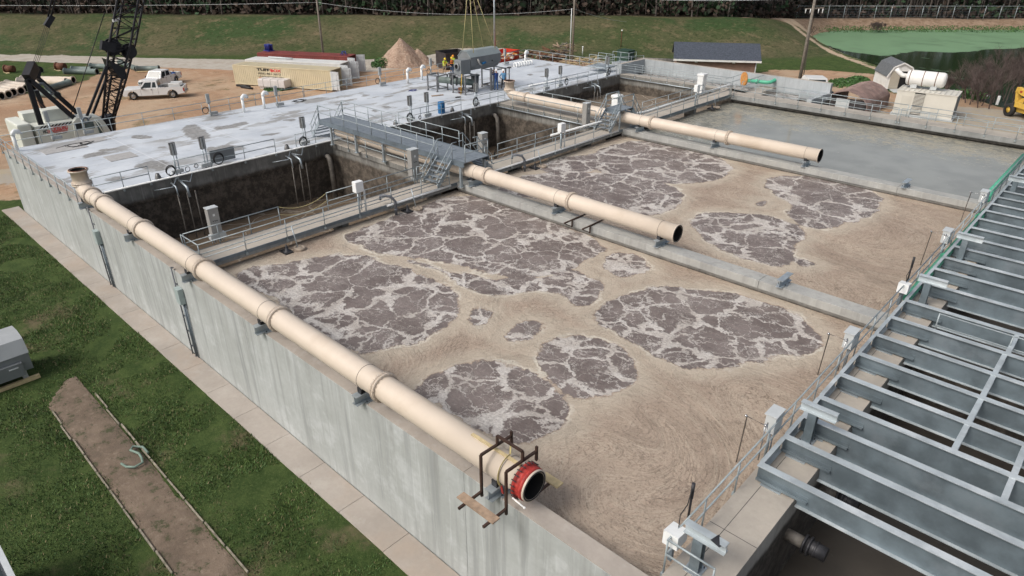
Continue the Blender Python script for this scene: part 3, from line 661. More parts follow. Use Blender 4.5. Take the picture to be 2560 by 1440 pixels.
# sidewalk slabs beside the outer wall
sw = [at(15, 525, GZ+.06), at(180, 690, GZ+.06), at(410, 895, GZ+.06), at(640, 1095, GZ+.06), at(900, 1315, GZ+.06), at(1040, 1440, GZ+.06)]
SWY = at(640, 1095, GZ+.06).y
t = MB(); x = at(15, 525, GZ).x; rr = random.Random(3)
while x < 4:
    L = 2.44; y0 = SWY + (rr.random()-.5)*.03
    t.cbox(x, x+L-.012, y0, 9.36, GZ-.1, GZ+.07, .012); x += L
t.build('sidewalk', M['sidewalk'], label=None, kind='structure')
# worn strip of soil with board edging
BY0 = at(130, 1030, GZ).y; BY1 = at(620, 1440, GZ).y
def dirtbed():
    a = [at(130, 1030, GZ), at(430, 1440, GZ), at(240, 990, GZ), at(620, 1440, GZ)]
    o, P = grid_mesh('soil_bed', -31.3, 0, BY0, BY1, GZ+.06, .2)
    co = np.array([v.co[:] for v in o.data.vertices]); z = vnoise(P, 1.3, 4)*.02 + vnoise(P, .5, 7)*.02
    e = np.minimum(np.minimum(P[:, 1]-BY0, BY1-P[:, 1])+.15, (P[:, 0]+31.3 - 1.7*np.clip((BY1-.4-P[:, 1])/1.2,0,1))*.8); z = z - np.clip(.25-e, 0, .25)*.4
    for v, zz in zip(o.data.vertices, z): v.co.z = zz
    m, nt, b = newmat('bare_soil'); g = N(nt); p = g.pos()
    c = g.mix(g.ramp(g.noise(p, .8, 7, .7), .35, .65), (.205, .155, .115), (.135, .10, .072)); c = g.mix(g.ramp(g.noise(p, 5, 6, .8), .5, .7, 0, .6), c, (.29, .235, .18)); c = g.mix(g.ramp(g.noise(p, .55, 4, .6), .5, .64, 0, .6), c, (.12, .092, .068))
    c = g.mix(g.ramp(g.noise(p, 1.6, 7, .75), .54, .62, 0, .85), c, (.05, .062, .024))
    g.link(c, b.inputs['Base Color']); b.inputs['Roughness'].default_value = .95; g.bump(b, g.noise(p, 8, 8, .75), .8, .05)
    o.data.materials.append(m); tag(o, kind='structure')
dirtbed()
M['scum'] = simple('scummy_float', (.3, .25, .2), .8, 0, .2, 6)
M['cabd2'] = simple('grey_plastic_pipe', (.14, .15, .17), .5, 0, .1, 3)
M['cabdirty'] = simple('scaled_metal', (.19, .175, .155), .7, .2, .25, 3, (.08, .07, .06), .6)
# ================================================================== big cream pipes
def flange(mb_parent, x, y, z, r, nb=20, axis='x', label=None):
    ax = {'x': (1,0,0), 'z': (0,0,1)}[axis]; A = Vector(ax); c = Vector((x, y, z))
    t = MB(); t.lathe(c - A*.075, ax, [(0, r), (0, r+.085), (.035, r+.095), (.04, r+.02), (.11, r+.02), (.115, r+.095), (.15, r+.085), (.15, r)], 40)
    o = t.build('flange', M['cream'], mb_parent)
    t = MB()
    for k in range(nb):
        a = 2*math.pi*k/nb; u = Vector((0, math.cos(a), math.sin(a))) if axis == 'x' else Vector((math.cos(a), math.sin(a), 0))
        t.tube(c - A*.12 + u*(r+.058), c + A*.12 + u*(r+.058), .017, 6)
    t.build('bolts', M['creamtop'], o); return o
PR, PZ = .40, .79
def big_pipe(y, xe, flx, xs, label, riser=None, open_end=True):
    root = thing('cream_pipe', label, 'pipe', (xe, y, 0), group='large cream process pipes over the tank walls')
    xs_list = [xs] + [f for f in flx if f > xs] + [xe]
    for a, b in zip(xs_list[:-1], xs_list[1:]):
        t = MB(); last = b == xe
        t.lathe((a, y, PZ), (1,0,0), [(0, PR), (b-a, PR)] if not last else [(0, PR), (b-a-.05, PR), (b-a-.05, PR+.04), (b-a, PR+.04), (b-a, PR-.035), (b-a-1.6, PR-.035), (b-a-1.6, 0)], 40)
        o = t.build('pipe_section', M['cream'], root)
        s = MB(); s.torus((b-.85, y, PZ), (1,0,0), PR+.004, .006, 40, 5); s.build('strap_line', M['darksteel'], o)
    for f in flx: flange(root, f, y, PZ, PR)
    if open_end:
        t = MB(); t.lathe((xe-1.5, y, PZ), (1,0,0), [(0, 0), (0, PR-.036), (1.502, PR-.036)], 40); t.build('bore', M['bore'], root)
        t = MB(); t.torus((xe+.002, y, PZ), (1,0,0), PR-.005, .02, 40, 6); t.build('end_rim', M['black'], root)
    if riser:
        xr, zt, zf = riser
        t = MB(); rr = .62; n = 9; pts = []
        for k in range(n+1):
            a = math.pi/2*k/n; pts.append((xr + rr - rr*math.cos(a) if False else xr + rr*(1-math.cos(a)), y, PZ + rr*(1-math.sin(a)) if False else PZ + rr - rr*math.sin(a)))
        pts = [(xr, y, PZ+rr)] + [(xr + rr*(1-math.cos(math.pi/2*k/n)), y, PZ + rr*(1-math.sin(math.pi/2*k/n))) for k in range(1, n+1)] + [(xs+.02, y, PZ)]
        t.path(pts, PR, 32, cap=False); t.build('elbow', M['cream'], root)
        t = MB(); t.lathe((xr, y, PZ+.45), (0,0,1), [(0, PR), (zt-PZ-.52, PR), (zt-PZ-.52, PR+.09), (zt-PZ-.45, PR+.1), (zt-PZ-.45, PR-.04), (.1, PR-.04), (.1, 0)], 36)
        o = t.build('riser', M['cream'], root)
        t = MB(); t.lathe((xr, y, zt-.25), (0,0,1), [(0, 0), (0, PR-.041), (.251, PR-.041)], 36); t.build('bore', M['bore'], o)
        t = MB(); t.torus((xr, y, zt), (0,0,1), PR+.02, .035, 36, 6); t.build('rim_gasket', M['rust'], o)
        flange(root, xr, y, zf, PR, axis='z')
    return root
big_pipe(9.68, -8.30, [-39.25, -37.6, -32.6, -26.35, -20.45, -14.4], -39.3, 'near cream pipe on the outer wall, a red coupling on its open end', riser=(-40.55, 1.95, 1.2))
big_pipe(26.25, -14.15, [-38.7, -32.6, -26.45, -20.4], -41.2, 'middle cream pipe coming from beneath the long catwalk, open at its near end')
big_pipe(43.15, -14.2, [-38.7, -32.5, -26.4, -20.35], -39.9, 'farthest cream pipe with an upturned end at the deck, open beside the grey water', riser=(-40.7, 1.95, 1.2))
def support(x, y, label, saddle=True, w=1.05):
    root = thing('pipe_support', label, 'pipe support', (x, y, 0), group='steel beam supports for the cream pipes')
    t = MB(); t.ibeam((x, y-w/2, .19), (x, y+w/2, .19), .26, .33, .022, .018)
    t.build('beam', M['galv'], root)
    t = MB(); t.box(x-.2, x+.2, y-.22, y+.22, .0, .024); t.build('base_plate', M['galv'], root)
    for a in (-.15, .15):
        for b_ in (-.17, .17): t = MB(); t.tube((x+a, y+b_, .02), (x+a, y+b_, .085), .015, 6); t.build('anchor_bolt', M['darksteel'], root)
    if saddle:
        t = MB(); t.box(x-.09, x+.09, y-.3, y+.3, .356, .385)
        for s_ in (-.3, .3): t.box(x-.09, x+.09, y+s_-.015, y+s_+.015, .356, .56)
        t.build('saddle', M['darksteel'], root)
for i, x in enumerate((-40.0, -33.7, -27.45, -21.35, -15.2, -9.35)):
    support(x, 9.62, ['grey beam support at the elbow end of the near cream pipe', 'second beam support from the elbow under the near cream pipe', 'third beam support from the elbow under the near cream pipe', 'fourth beam support from the elbow under the near cream pipe', 'fifth beam support from the elbow under the near cream pipe', 'beam support under the red coupling of the near cream pipe'][i])
for i, x in enumerate((-27.5, -21.2, -14.95, -9.0)):
    support(x, 26.25, ['beam support beside the stair end of the middle cream pipe', 'beam support halfway along the open part of the middle cream pipe', 'beam support under the open end of the middle cream pipe', 'empty beam support standing alone on the middle dividing wall'][i], i < 3)
for i, x in enumerate((-27.4, -21.25, -14.95, -9.1)):
    support(x, 43.15, ['beam support beside the stile end of the farthest cream pipe', 'beam support halfway along the open part of the farthest cream pipe', 'beam support under the open end of the farthest cream pipe', 'empty beam support standing alone on the farthest dividing wall'][i], i < 3)
# red mechanical coupling, lifting frame, ratchet strap
root = thing('pipe_coupling', 'red bolted ring coupling around the open end of the near pipe', 'coupling', (-8.30, 9.68, PZ))
t = MB(); t.lathe((-8.66, 9.68, PZ), (1,0,0), [(0, PR+.002), (0, PR+.09), (.05, PR+.10), (.06, PR+.04), (.2, PR+.035), (.21, PR+.06), (.27, PR+.06), (.29, PR+.002)], 44); t.build('ring', M['red'], root)
for k in range(22):
    a = 2*math.pi*k/22; u = Vector((0, math.cos(a), math.sin(a)))*(PR+.095); c = Vector((-8.62, 9.68, PZ)) + u
    t = MB(); t.tube(c + Vector((-.07, 0, 0)), c + Vector((.08, 0, 0)), .015, 6); t.build('bolt', M['darksteel'], root)
t = MB(); t.tube((-8.6, 9.2, .55), (-8.2, 9.18, .52), .022, 8); t.sphere((-8.18, 9.18, .52), .035); t.build('handle', M['white'], root)
fr = thing('pipe_lifting_rig', 'rusty brown steel frame clamped over the near pipe end with hanging plank platforms', 'frame', (-9.2, 9.7, 0))
for nm, segs_ in (('hoop', [((-9.62, 9.12, -.02), (-9.62, 9.12, 1.36)), ((-9.62, 9.12, 1.36), (-9.62, 10.25, 1.30)), ((-9.62, 10.25, 1.45), (-9.62, 10.25, 1.0))]),
                  ('hoop', [((-8.74, 9.12, -.05), (-8.74, 9.12, 1.36)), ((-8.74, 9.12, 1.36), (-8.74, 10.25, 1.30)), ((-8.74, 10.25, 1.45), (-8.74, 10.25, 1.0))]),
                  ('top_rail', [((-9.62, 9.72, 1.30), (-9.62, 9.72, 1.62)), ((-9.62, 9.72, 1.62), (-8.74, 9.72, 1.62)), ((-8.74, 9.72, 1.62), (-8.74, 9.72, 1.30))]),
                  ('arm', [((-9.62, 8.3, .14), (-9.62, 9.12, .14))]), ('arm', [((-8.74, 8.3, .14), (-8.74, 9.12, .14))]), ('arm', [((-8.5, 9.98, .18), (-8.5, 10.75, .18))])):
    t = MB()
    for p, q in segs_: t.bar(p, q, .062, .062)
    t.build(nm, M['brownsteel'], fr)
def plank(p, q, wd, th, label, mat='wood'):
    t = MB(); t.bar(p, q, wd, th); return t.build('plank', M[mat], label=label, cat='plank', group='loose timber planks')
plank((-9.9, 8.62, .195), (-8.6, 8.62, .195), .25, .04, 'brown scaffold plank lying outside the wall on the frame arms')
plank((-8.8, 10.6, .235), (-8.2, 10.6, .235), .25, .04, 'short light plank sticking out behind the red coupling', 'woodlt')
plank((-10.5, 9.66, 1.215), (-8.75, 9.66, 1.215), .09, .04, 'pale timber lath lying along the top of the near pipe', 'woodlt')
t = MB(); pts = [Vector((-9.2+.1*k/16, 9.68, PZ)) + Vector((0, math.cos(a), math.sin(a)))*(PR+.055) for k, a in enumerate([R(80+140*k/16) for k in range(17)])]
for p, q in zip(pts[:-1], pts[1:]): t.bar(p, q, .05, .008, up=(1, 0, 0))
t.bar(pts[0], (-9.15, 9.72, 1.6), .05, .01)
o = t.build('ratchet_strap', M['strap'], label='yellow webbing strap over the near pipe inside the brown frame', cat='strap')
t = MB(); t.bar(pts[-1]+Vector((0,-.02,.05)), pts[-1]+Vector((.02, .02, -.22)), .07, .03); t.build('ratchet', M['red'], o)
for i, (x, px) in enumerate(((-19.9, 0), (-18.75, 1))):
    t = MB(); t.bar((x, 25.1, .05), (x, 27.0, .05), .06, .06); t.bar((x, 25.75, .05), (x, 25.75, -.35), .06, .06); t.bar((x, 25.1, .05), (x+.0, 25.75, -.33), .04, .04) 
    t.build('bracket', M['brownsteel'], label=['brown steel bracket hooked over the middle wall, nearer the stairs', 'brown steel bracket hooked over the middle wall, nearer the open pipe end'][i], cat='bracket')
# ================================================================== railings
def railing(pts, label, h=.95, spacing=1.75, gapless=True, z=None, mat='galvrail', r=.026, foot=True, midh=.52, name='guard_rail'):
    pts = [Vector(p) for p in pts]; root = thing(name, label, 'railing', pts[0], group='galvanised pipe guard rails')
    for nm, hh in (('top_rail', h), ('mid_rail', h*midh)):
        t = MB()
        for a, b in zip(pts[:-1], pts[1:]): t.tube(a+Vector((0,0,hh)), b+Vector((0,0,hh)), r, 8)
        for p in pts: t.sphere(p+Vector((0,0,hh)), r*1.05, 8, 5)
        t.build(nm, M[mat], root)
    cnt = 0
    for a, b in zip(pts[:-1], pts[1:]):
        L = (b-a).length; n = max(1, round(L/spacing))
        for k in range(n+1):
            if k == n and b is not pts[-1] and not (b-pts[-1]).length < 1e-6: continue
            p = a.lerp(b, k/n); t = MB(); t.tube(p+Vector((0,0,-.16 if foot else 0)), p+Vector((0,0,h)), r*.95, 8)
            if foot: t.box(p.x-.05, p.x+.05, p.y-.05, p.y+.05, p.z-.2, p.z-.1)
            t.build('post', M[mat], root); cnt += 1
    return root
def yx(px, X, z=.95): return atx(px[0], px[1], X).y
DF = -41.93
railing([(-56.0, 9.33, 0), (-40.9, 9.33, 0)], 'railing along the outer left edge of the pale deck, behind the near upturned pipe')
railing([(-56.08, 9.45, 0), (-56.08, 32.5, 0)], 'railing on the back deck edge in front of the white crane and trucks', spacing=2.2)
railing([(-56.08, 32.6, 0), (-56.08, 62.2, 0)], 'railing on the back deck edge in front of the shipping containers and workers', spacing=2.2)
railing([(-56.0, 62.42, 0), (-46.2, 62.42, 0)], 'railing on the far right deck edge in front of the junk timber', spacing=2.0)
for a, b, l in (((227,443),(367,415),'first front deck railing piece, right beside the near upturned pipe'), ((433,398),(684,345),'front deck railing piece with cable coils and the flat grey panel'),
                ((736,332),(832,312),'short front deck railing piece left of the catwalk'), ((995,276),(1152,244),'front deck railing piece holding the blue barrel'),
                ((1186,236),(1262,224),'short front deck railing piece left of the far upturned pipe'), ((1284,212),(1332,202),'short front deck railing piece right of the far upturned pipe'),
                ((1360,196),(1471,175),'front deck railing piece farther right, beyond the short one'), ((1495,170),(1542,166),'last short front deck railing piece at the far corner')):
    ya, yb = yx(a, DF), yx(b, DF); railing([(DF, ya, 0), (DF, yb, 0)], l, spacing=1.9)
XA, XB = -28.6, -30.3
railing([(XB, 10.45, 0), (XA, 10.45, 0), (XA, 25.2, 0)], 'near-side railing of the near cross walkway, with a closed end by the near pipe', spacing=2.0)
for a, b, l in ((10.55, 15.3, 'far-side walkway railing piece behind the first tall grey cabinet'), (18.1, 24.0, 'far-side walkway railing piece behind the white elbow pipe')):
    railing([(XB, a, 0), (XB, b, 0)], l)
railing([(XB, 24.2, 0), (XB, 25.3, 0)], 'tiny far-side railing piece beside the tall cabinet at the stairs', spacing=1.1)
railing([(XA, 28.4, 0), (XA, 41.2, 0)], 'near-side railing of the middle cross walkway between the two stairs', spacing=2.0)
railing([(XB, 31.0, 0), (XB, 38.4, 0)], 'far-side railing of the middle cross walkway by the ring baffle', spacing=1.9)
railing([(XA, 45.4, 0), (XA, 59.4, 0)], 'near-side railing of the far cross walkway with the white pipe along it', spacing=2.0)
railing([(XB, 47.8, 0), (XB, 57.6, 0)], 'far-side railing of the far cross walkway before the white column', spacing=1.9)
railing([(-41.7, 25.85, -.12), (-31.4, 25.85, -.12)], 'railing on the ledge below the long catwalk', spacing=1.9)
railing([(-41.7, 42.75, 0), (-31.2, 42.75, 0)], 'railing in front of the back stretch of the farthest cream pipe', spacing=1.9)
railing([(-41.7, 45.25, 0), (-31.6, 45.25, 0)], 'railing behind the back stretch of the farthest cream pipe', spacing=1.9)
railing([(-42.0, 61.3, 0), (-30.5, 61.3, 0)], 'near railing on the narrow wall of the farthest deep cell', spacing=1.9)
railing([(-41.9, 62.35, 0), (-29.9, 62.35, 0)], 'rear railing on the narrow wall in front of the foamy basin', spacing=1.9)
railing([(-28.3, 59.72, 0), (-14.5, 59.72, 0)], 'front railing of the far walkway, left part before the brown carport', spacing=2.0)
railing([(-14.3, 59.72, 0), (9, 59.72, 0)], 'front railing of the far walkway, right part before the beige generator', spacing=2.0)
railing([(-26.4, 61.38, 0), (-14.3, 61.38, 0)], 'rear railing of the far walkway, left part before the carport', spacing=2.0)
railing([(-14.1, 61.38, 0), (9, 61.38, 0)], 'rear railing of the far walkway, right part before the generator', spacing=2.0)
railing([(-30.2, 61.5, 0), (-30.2, 66.5, 0)], 'railing running past the orange disc towards the white valve pipe', spacing=1.7)
railing([(-28.4, 61.4, 0), (-28.4, 66.3, 0)], 'railing beside the green pipe beyond the far corner', spacing=1.7)
railing([(-3.75, 10.35, 0), (-4.9, 10.35, 0), (-4.9, 33.0, 0)], 'railing on the near concrete strip, from its closed end up to the fourth box', spacing=1.75)
railing([(-4.9, 33.2, 0), (-4.9, 59.4, 0)], 'railing on the near concrete strip, far part with the green hose pipe', spacing=1.75)
# ================================================================== catwalk with stairs
CZ = 1.42
cw = thing('catwalk', 'long raised galvanised catwalk running from the deck over the middle pipe', 'catwalk', (-35, 26.6, 0))
y0, y1, x0, x1 = 25.62, 27.65, -42.6, -27.75
t = MB(); t.box(x0, x1, y0+.03, y1-.03, CZ-.05, CZ)
for k in range(int((x1-x0)/.28)): t.box(x0+.28*k, x0+.28*k+.02, y0+.04, y1-.04, CZ, CZ+.006)
t.build('walking_grate', M['grate'], cw)
for y in (y0, y1):
    t = MB(); t.box(x0, x1, y-.03, y+.03, CZ-.26, CZ+.03); t.box(x0, x1, y-.09, y+.09, CZ-.27, CZ-.25); t.build('side_channel', M['galvdark'], cw)
for i, x in enumerate((-41.3, -38.4, -35.4, -32.4, -30.6, -28.1)):
    for y in (y0+.06, y1-.06):
        t = MB(); t.bar((x, y, -.1), (x, y, CZ-.26), .14, .14); t.box(x-.14, x+.14, y-.14, y+.14, -.119, -.09); t.build('leg', M['galv'], cw)
def rails_on(root, pts, h=1.0, sp=1.6, nm=('top_rail', 'mid_rail', 'post')):
    pts = [Vector(p) for p in pts]
    for n_, hh in ((nm[0], h), (nm[1], h*.52)):
        t = MB(); t.path([p+Vector((0,0,hh)) for p in pts], .028, 8); t.build(n_, M['galvrail'], root)
    for a, b in zip(pts[:-1], pts[1:]):
        n = max(1, round((b-a).length/sp))
        for k in range(n+1):
            p = a.lerp(b, k/n); t = MB(); t.tube(p, p+Vector((0,0,h)), .026, 8); t.build(nm[2], M['galvrail'], root)
rails_on(cw, [(x0, y0, CZ), (-30.3, y0, CZ)]); rails_on(cw, [(x0, y1, CZ), (-30.3, y1, CZ)])
rails_on(cw, [(x1, y0+.1, CZ), (x1, y1-.1, CZ)], sp=2)
def stair(root, top, run, width, drop, n, ax, label=None):
    """top: centre of the upper edge, run: unit direction down, ax: sideways unit"""
    top, run, ax = Vector(top), Vector(run), Vector(ax); L = drop*.85
    st = thing_child('stair', root)
    for s_ in (-1, 1):
        t = MB(); t.bar(top + ax*s_*width/2 + Vector((0,0,-.1)), top + ax*s_*width/2 + run*L + Vector((0,0,-drop+.06)), .05, .24); t.build('stringer', M['galv'], st)
    for k in range(1, n):
        c = top + run*(L*k/n) + Vector((0,0,-drop*k/n)); t = MB(); t.bar(c - ax*(width/2-.03), c + ax*(width/2-.03), .25, .035); t.build('tread', M['grate'], st)
    for s_ in (-1, 1):
        p, q = top + ax*s_*width/2, top + ax*s_*width/2 + run*L + Vector((0,0,-drop+.02))
        for hh in (.95, .5):
            t = MB(); pts = [p - run*.35 + Vector((0,0,hh)), p + Vector((0,0,hh)), q + Vector((0,0,hh)), q + run*.18 + Vector((0,0,hh-.12))]; t.path(pts, .027, 8); t.build('hand_rail', M['galvrail'], st)
        for f in (0, .5, 1):
            c = p.lerp(q, f); t = MB(); t.tube(c + Vector((0,0,-.1)), c+Vector((0,0,.95)), .025, 8); t.build('post', M['galvrail'], st)
    return st
def thing_child(name, parent):
    o = bpy.data.objects.new(name, None); COL.objects.link(o); o.parent = parent; o.empty_display_size = .3
    LOCS[o.name] = WORLD(parent).copy(); return o
def stair_part(root, name, *a, **k): return stair(root, *a, **k)
stair(cw, (x0, (y0+y1)/2, CZ), (-1,0,0), y1-y0-.1, CZ, 6, (0,1,0))
s1 = thing('staircase', 'galvanised stairs going down from the catwalk to the near cross walkway', 'stairs', (-29.1, 24.8, 0))
stair(s1, (-29.35, y0, CZ), (0,-1,0), 1.25, CZ, 6, (1,0,0))
s2 = thing('staircase', 'galvanised stairs going down behind the catwalk to the middle cross walkway', 'stairs', (-29.1, 28.6, 0))
stair(s2, (-29.35, y1, CZ), (0,1,0), 1.25, CZ, 6, (1,0,0))
# stile over the farthest pipe
sv = thing('pipe_stile', 'galvanised stile with double stairs crossing over the farthest cream pipe', 'stairs', (-29.3, 43.2, 0))
t = MB(); t.box(-30.1, -28.7, 42.4, 44.0, CZ-.05, CZ); t.build('landing', M['grate'], sv)
t = MB(); 
for y in (42.4, 44.0): t.box(-30.1, -28.7, y-.03, y+.03, CZ-.24, CZ+.02)
t.build('landing_frame', M['galvdark'], sv)
for x in (-30.05, -28.75):
    for y in (42.45, 43.95): t = MB(); t.bar((x, y, 0), (x, y, CZ-.2), .09, .09); t.build('leg', M['galv'], sv)
rails_on(sv, [(-30.1, 42.4, CZ), (-30.1, 44.0, CZ)]); rails_on(sv, [(-28.7, 42.4, CZ), (-28.7, 44.0, CZ)])
stair(sv, (-29.4, 42.4, CZ), (0,-1,0), 1.3, CZ, 6, (1,0,0)); stair(sv, (-29.4, 44.0, CZ), (0,1,0), 1.3, CZ, 6, (1,0,0))
# ================================================================== cabinets, conduits and piping on the walkways
def cabinet(x, y, z0, w_, d, h, stand, label, mat='cab', cat='cabinet', face=1, group=None):
    root = thing('control_cabinet', label, cat, (x, y, z0), group=group)
    t = MB(); t.cbox(x-w_/2, x+w_/2, y-d/2, y+d/2, z0+stand, z0+stand+h, .02); t.build('housing', M[mat], root)
    t = MB(); t.box(x-w_/2-.02, x+w_/2+.02, y-d/2-.02, y+d/2+.02, z0+stand+h, z0+stand+h+.03); t.build('lid', M['cablt'], root)
    if stand:
        for s_ in (-1, 1):
            t = MB(); t.tube((x, y+s_*d*.3, z0), (x, y+s_*d*.3, z0+stand), .04, 8); t.build('leg', M['galv'], root)
    t = MB()
    if face: 
        for k in (-1, 0, 1): t.tube((x+w_/2, y+k*.09, z0+stand+h*.55), (x+w_/2+.03, y+k*.09, z0+stand+h*.55), .02, 8)
        t.build('switches', M['black'], root)
        t = MB(); t.box(x+w_/2, x+w_/2+.006, y-.05, y+.05, z0+stand+h*.72, z0+stand+h*.8); t.build('label_plate', M['white'], root)
    return root
cabinet(-30.6, 12.15, 0, .35, .5, 1.35, .35, 'tall grey control cabinet at the near end of the cross walkway, before the loose rope')
cabinet(-30.75, 24.35, 0, .4, .55, 1.6, .3, 'tallest grey control cabinet, standing left of the catwalk stairs')
cabinet(-30.75, 30.1, 0, .4, .5, 1.45, .3, 'tall grey control cabinet behind the catwalk stairs, cables hanging at its side')
cabinet(-30.8, 41.0, 0, .4, .5, 1.6, .3, 'tall grey control cabinet left of the far stile')
for i, (x, y, z) in enumerate(((-30.6, 12.15, 0), (-30.75, 24.5, 0))):
    t = MB(); t.cbox(x-.1, x+.18, y-.35, y+.4, .18, .42, .02)
    for k in range(6): t.tube((x+.1, y-.3+.11*k, .18), (x+.1, y-.3+.11*k, -.02), .018, 6)
    t.build('junction_box', M['cablt'], label=['small grey junction box under the first tall cabinet', 'grey junction box at the foot of the tallest cabinet'][i], cat='junction box')
def whitebox(x, y, label, hb=.42, z=1.15):
    root = thing('control_box', label, 'control box', (x, y, 0))
    t = MB(); t.cbox(x-.17, x+.17, y-.24, y+.24, z, z+hb+.15, .03); t.build('housing', M['whitepl'], root)
    t = MB(); t.tube((x, y-.05, -.3), (x, y-.05, z), .05, 8); t.tube((x-.05, y+.12, .1), (x-.05, y+.12, z), .025, 8); t.build('post', M['galv'], root)
    t = MB(); t.path([(x, y+.35, -.1), (x, y+.35, 1.1), (x, y+.3, 1.22), (x, y+.18, 1.25)], .055, 10); t.build('conduit_bend', M['whitepl'], root)
    return root
whitebox(-28.75, 19.05, 'white control box on a post halfway along the near cross walkway')
whitebox(-28.75, 35.6, 'white control box on a post on the middle cross walkway')
whitebox(-28.75, 53.6, 'white control box on a post on the far cross walkway')
def column(x, y, z, label):
    root = thing('white_housing', label, 'housing', (x, y, z))
    t = MB(); t.cbox(x-.3, x+.3, y-.33, y+.33, z, z+1.55, .07); t.build('body', M['whitepl'], root)
    t = MB(); t.cbox(x-.36, x+.36, y-.38, y+.38, z+1.5, z+1.75, .08); t.build('cap', M['whitepl'], root)
column(-31.3, 45.6, 0, 'tall white plastic housing just behind the far stile'); column(-31.0, 58.5, 0, 'tall white plastic housing at the far end of the cross walkway')
# white water pipe along the walkway edges
def wpipe(pts, r, label, mat='whitepl', name='water_pipe', cat='pipe'):
    t = MB(); t.path(pts, r, 10); return t.build(name, M[mat], label=label, cat=cat)
wpipe([(-28.5, 20.6, .0), (-28.5, 25.2, .0)], .06, 'white pipe along the edge of the near cross walkway up to the stairs')
wpipe([(-28.5, 27.3, .03), (-28.5, 42.0, .03)], .055, 'white pipe along the edge of the middle cross walkway')
wpipe([(-30.1, 36.1, .55), (-29.9, 42.0, .55), (-29.2, 44.6, .7), (-28.75, 46.0, .75), (-28.62, 59.0, .95), (-28.6, 59.6, .9), (-28.6, 59.75, -.2)], .075, 'raised white pipe with a bend following the far cross walkway')
wpipe([(-41.7, 10.9, .07), (-41.7, 60.8, .07)], .055, 'thin white pipe lying along the front edge of the pale deck')
wpipe([(-44.4, 49.8, .1), (-43.6, 61.0, .1)], .08, 'white pipe lying across the far right of the deck')
wpipe([(-30.2, 61.22, -.32), (-41.8, 61.22, -.32)], .05, 'pale pipe along the wall of the farthest deep cell', 'galv')
wpipe([(-30.2, 42.7, -.28), (-41.8, 42.7, -.28)], .05, 'pale pipe along the ledge wall in front of the farthest cream pipe', 'galv')
wpipe([(-28.62, 10.6, .30), (-28.62, 25.0, .30)], .02, 'thin metal conduit along the near railing of the cross walkway', 'galv')
# drop pipes and mixers
def downpipe(y, label, x=-41.75):
    t = MB(); t.path([(x, y, -.9), (x+.25, y, -.95), (x+.45, y, -1.15), (x+.52, y, -1.5), (x+.6, y, -4.2)], .17, 14)
    o = t.build('down_pipe', M['cabdirty'], label=label, cat='pipe'); t = MB(); t.torus((x+.1, y, -.92), (1,0,0), .2, .04, 16, 6); t.build('collar', M['darksteel'], o)
downpipe(25.3, 'grey downpipe in the corner of the first deep cell under the catwalk'); downpipe(42.2, 'grey downpipe dropping into the ring in the second deep cell')
def decanter(y, label):
    root = thing('skimmer_arm', label, 'skimmer', (-41.9, y, -.5))
    t = MB(); t.path([(-41.95, y-.25, -.35), (-41.2, y-.3, -.4), (-41.1, y-.3, -1.0)], .045, 8); t.path([(-41.95, y+.25, -.3), (-41.0, y+.25, -.5), (-40.85, y+.25, -1.1)], .075, 10); t.build('arm', M['galv'], root)
    t = MB()
    for dy in (-.3, .25, .75): t.tube((-41.2, y+dy, -.9), (-41.2, y+dy, -4.6), .04, 8)
    t.build('guide_tubes', M['cabdirty'], root)
    t = MB(); t.path([(-41.9, y-1.3, -.55), (-41.4, y-.4, -.45), (-41.9, y+.1, -.1)], .035, 6); t.path([(-41.9, y+1.1, .0), (-41.5, y+.7, -.4), (-41.9, y+.3, -.3)], .035, 6); t.build('stays', M['galv'], root)
decanter(14.9, 'pale skimmer arms with rusty guide tubes hanging left in the first deep cell')
decanter(22.6, 'pale skimmer arms with guide tubes hanging right in the first deep cell')
decanter(38.6, 'pale skimmer arms hanging in the second deep cell'); decanter(56.3, 'pale skimmer arms hanging in the farthest deep cell')
def mixer(y, label):
    root = thing('submerged_pump', label, 'pump', (-28.3, y, WZ))
    t = MB(); t.lathe((-28.25, y-.25, WZ-.02), (0,0,1), [(0,.2), (.08,.2), (.1,.09), (.3,.07), (.42,.02), (.42,0)], 14); t.box(-28.55, -27.95, y-.5, y-.08, WZ-.03, WZ+.06); t.build('motor', M['darksteel'], root)
    t = MB(); t.path([(-28.1+.27*math.cos(a), y+.35+.2*math.sin(a), WZ+.05) for a in [2*math.pi*k/14 for k in range(14)]], .08, 8, closed=True); t.sphere((-28.1, y+.35, WZ+.02), .17, 12, 8, sc=(1.3,1,.6)); t.build('float', M['scum'], root)
    t = MB(); t.tube((-28.15, y+.3, WZ), (-28.5, y+.3, .55), .028, 8); t.build('lift_rod', M['galv'], root)

mixer(14.6, 'pump with round float under the near cross walkway, left one'); mixer(22.0, 'pump with float under the near cross walkway, right one near the stairs')
mixer(32.6, 'pump with float under the middle cross walkway'); mixer(56.0, 'pump with float under the far cross walkway by the grey water')
def dnozzle(y, label):
    t = MB(); t.path([(-28.95, y-.5, .28), (-28.9, y-.5, .5), (-28.6, y-.45, .58), (-28.35, y-.2, .5), (-28.3, y, .2), (-28.3, y, -.62)], .075, 12); o = t.build('swan_neck_pipe', M['cabd2'], label=label, cat='pipe')
    t = MB()
    for z in (.1, -.25): t.tube((-28.3, y, z-.04), (-28.3, y, z+.04), .1, 12)
    t.build('collar', M['cabd2'], o)

dnozzle(21.0, 'dark grey swan neck pipe over the edge of the near cross walkway'); dnozzle(31.4, 'dark grey swan neck pipe over the edge of the middle cross walkway')
# circular baffle ring in cell 2
t = MB(); c = (-36.0, 36.6, -3.72); t.torus(c, (0,0,1), 2.1, .07, 48, 8); t.build('baffle_ring', M['scum'], label='pale round ring floating in the second deep cell', cat='ring')
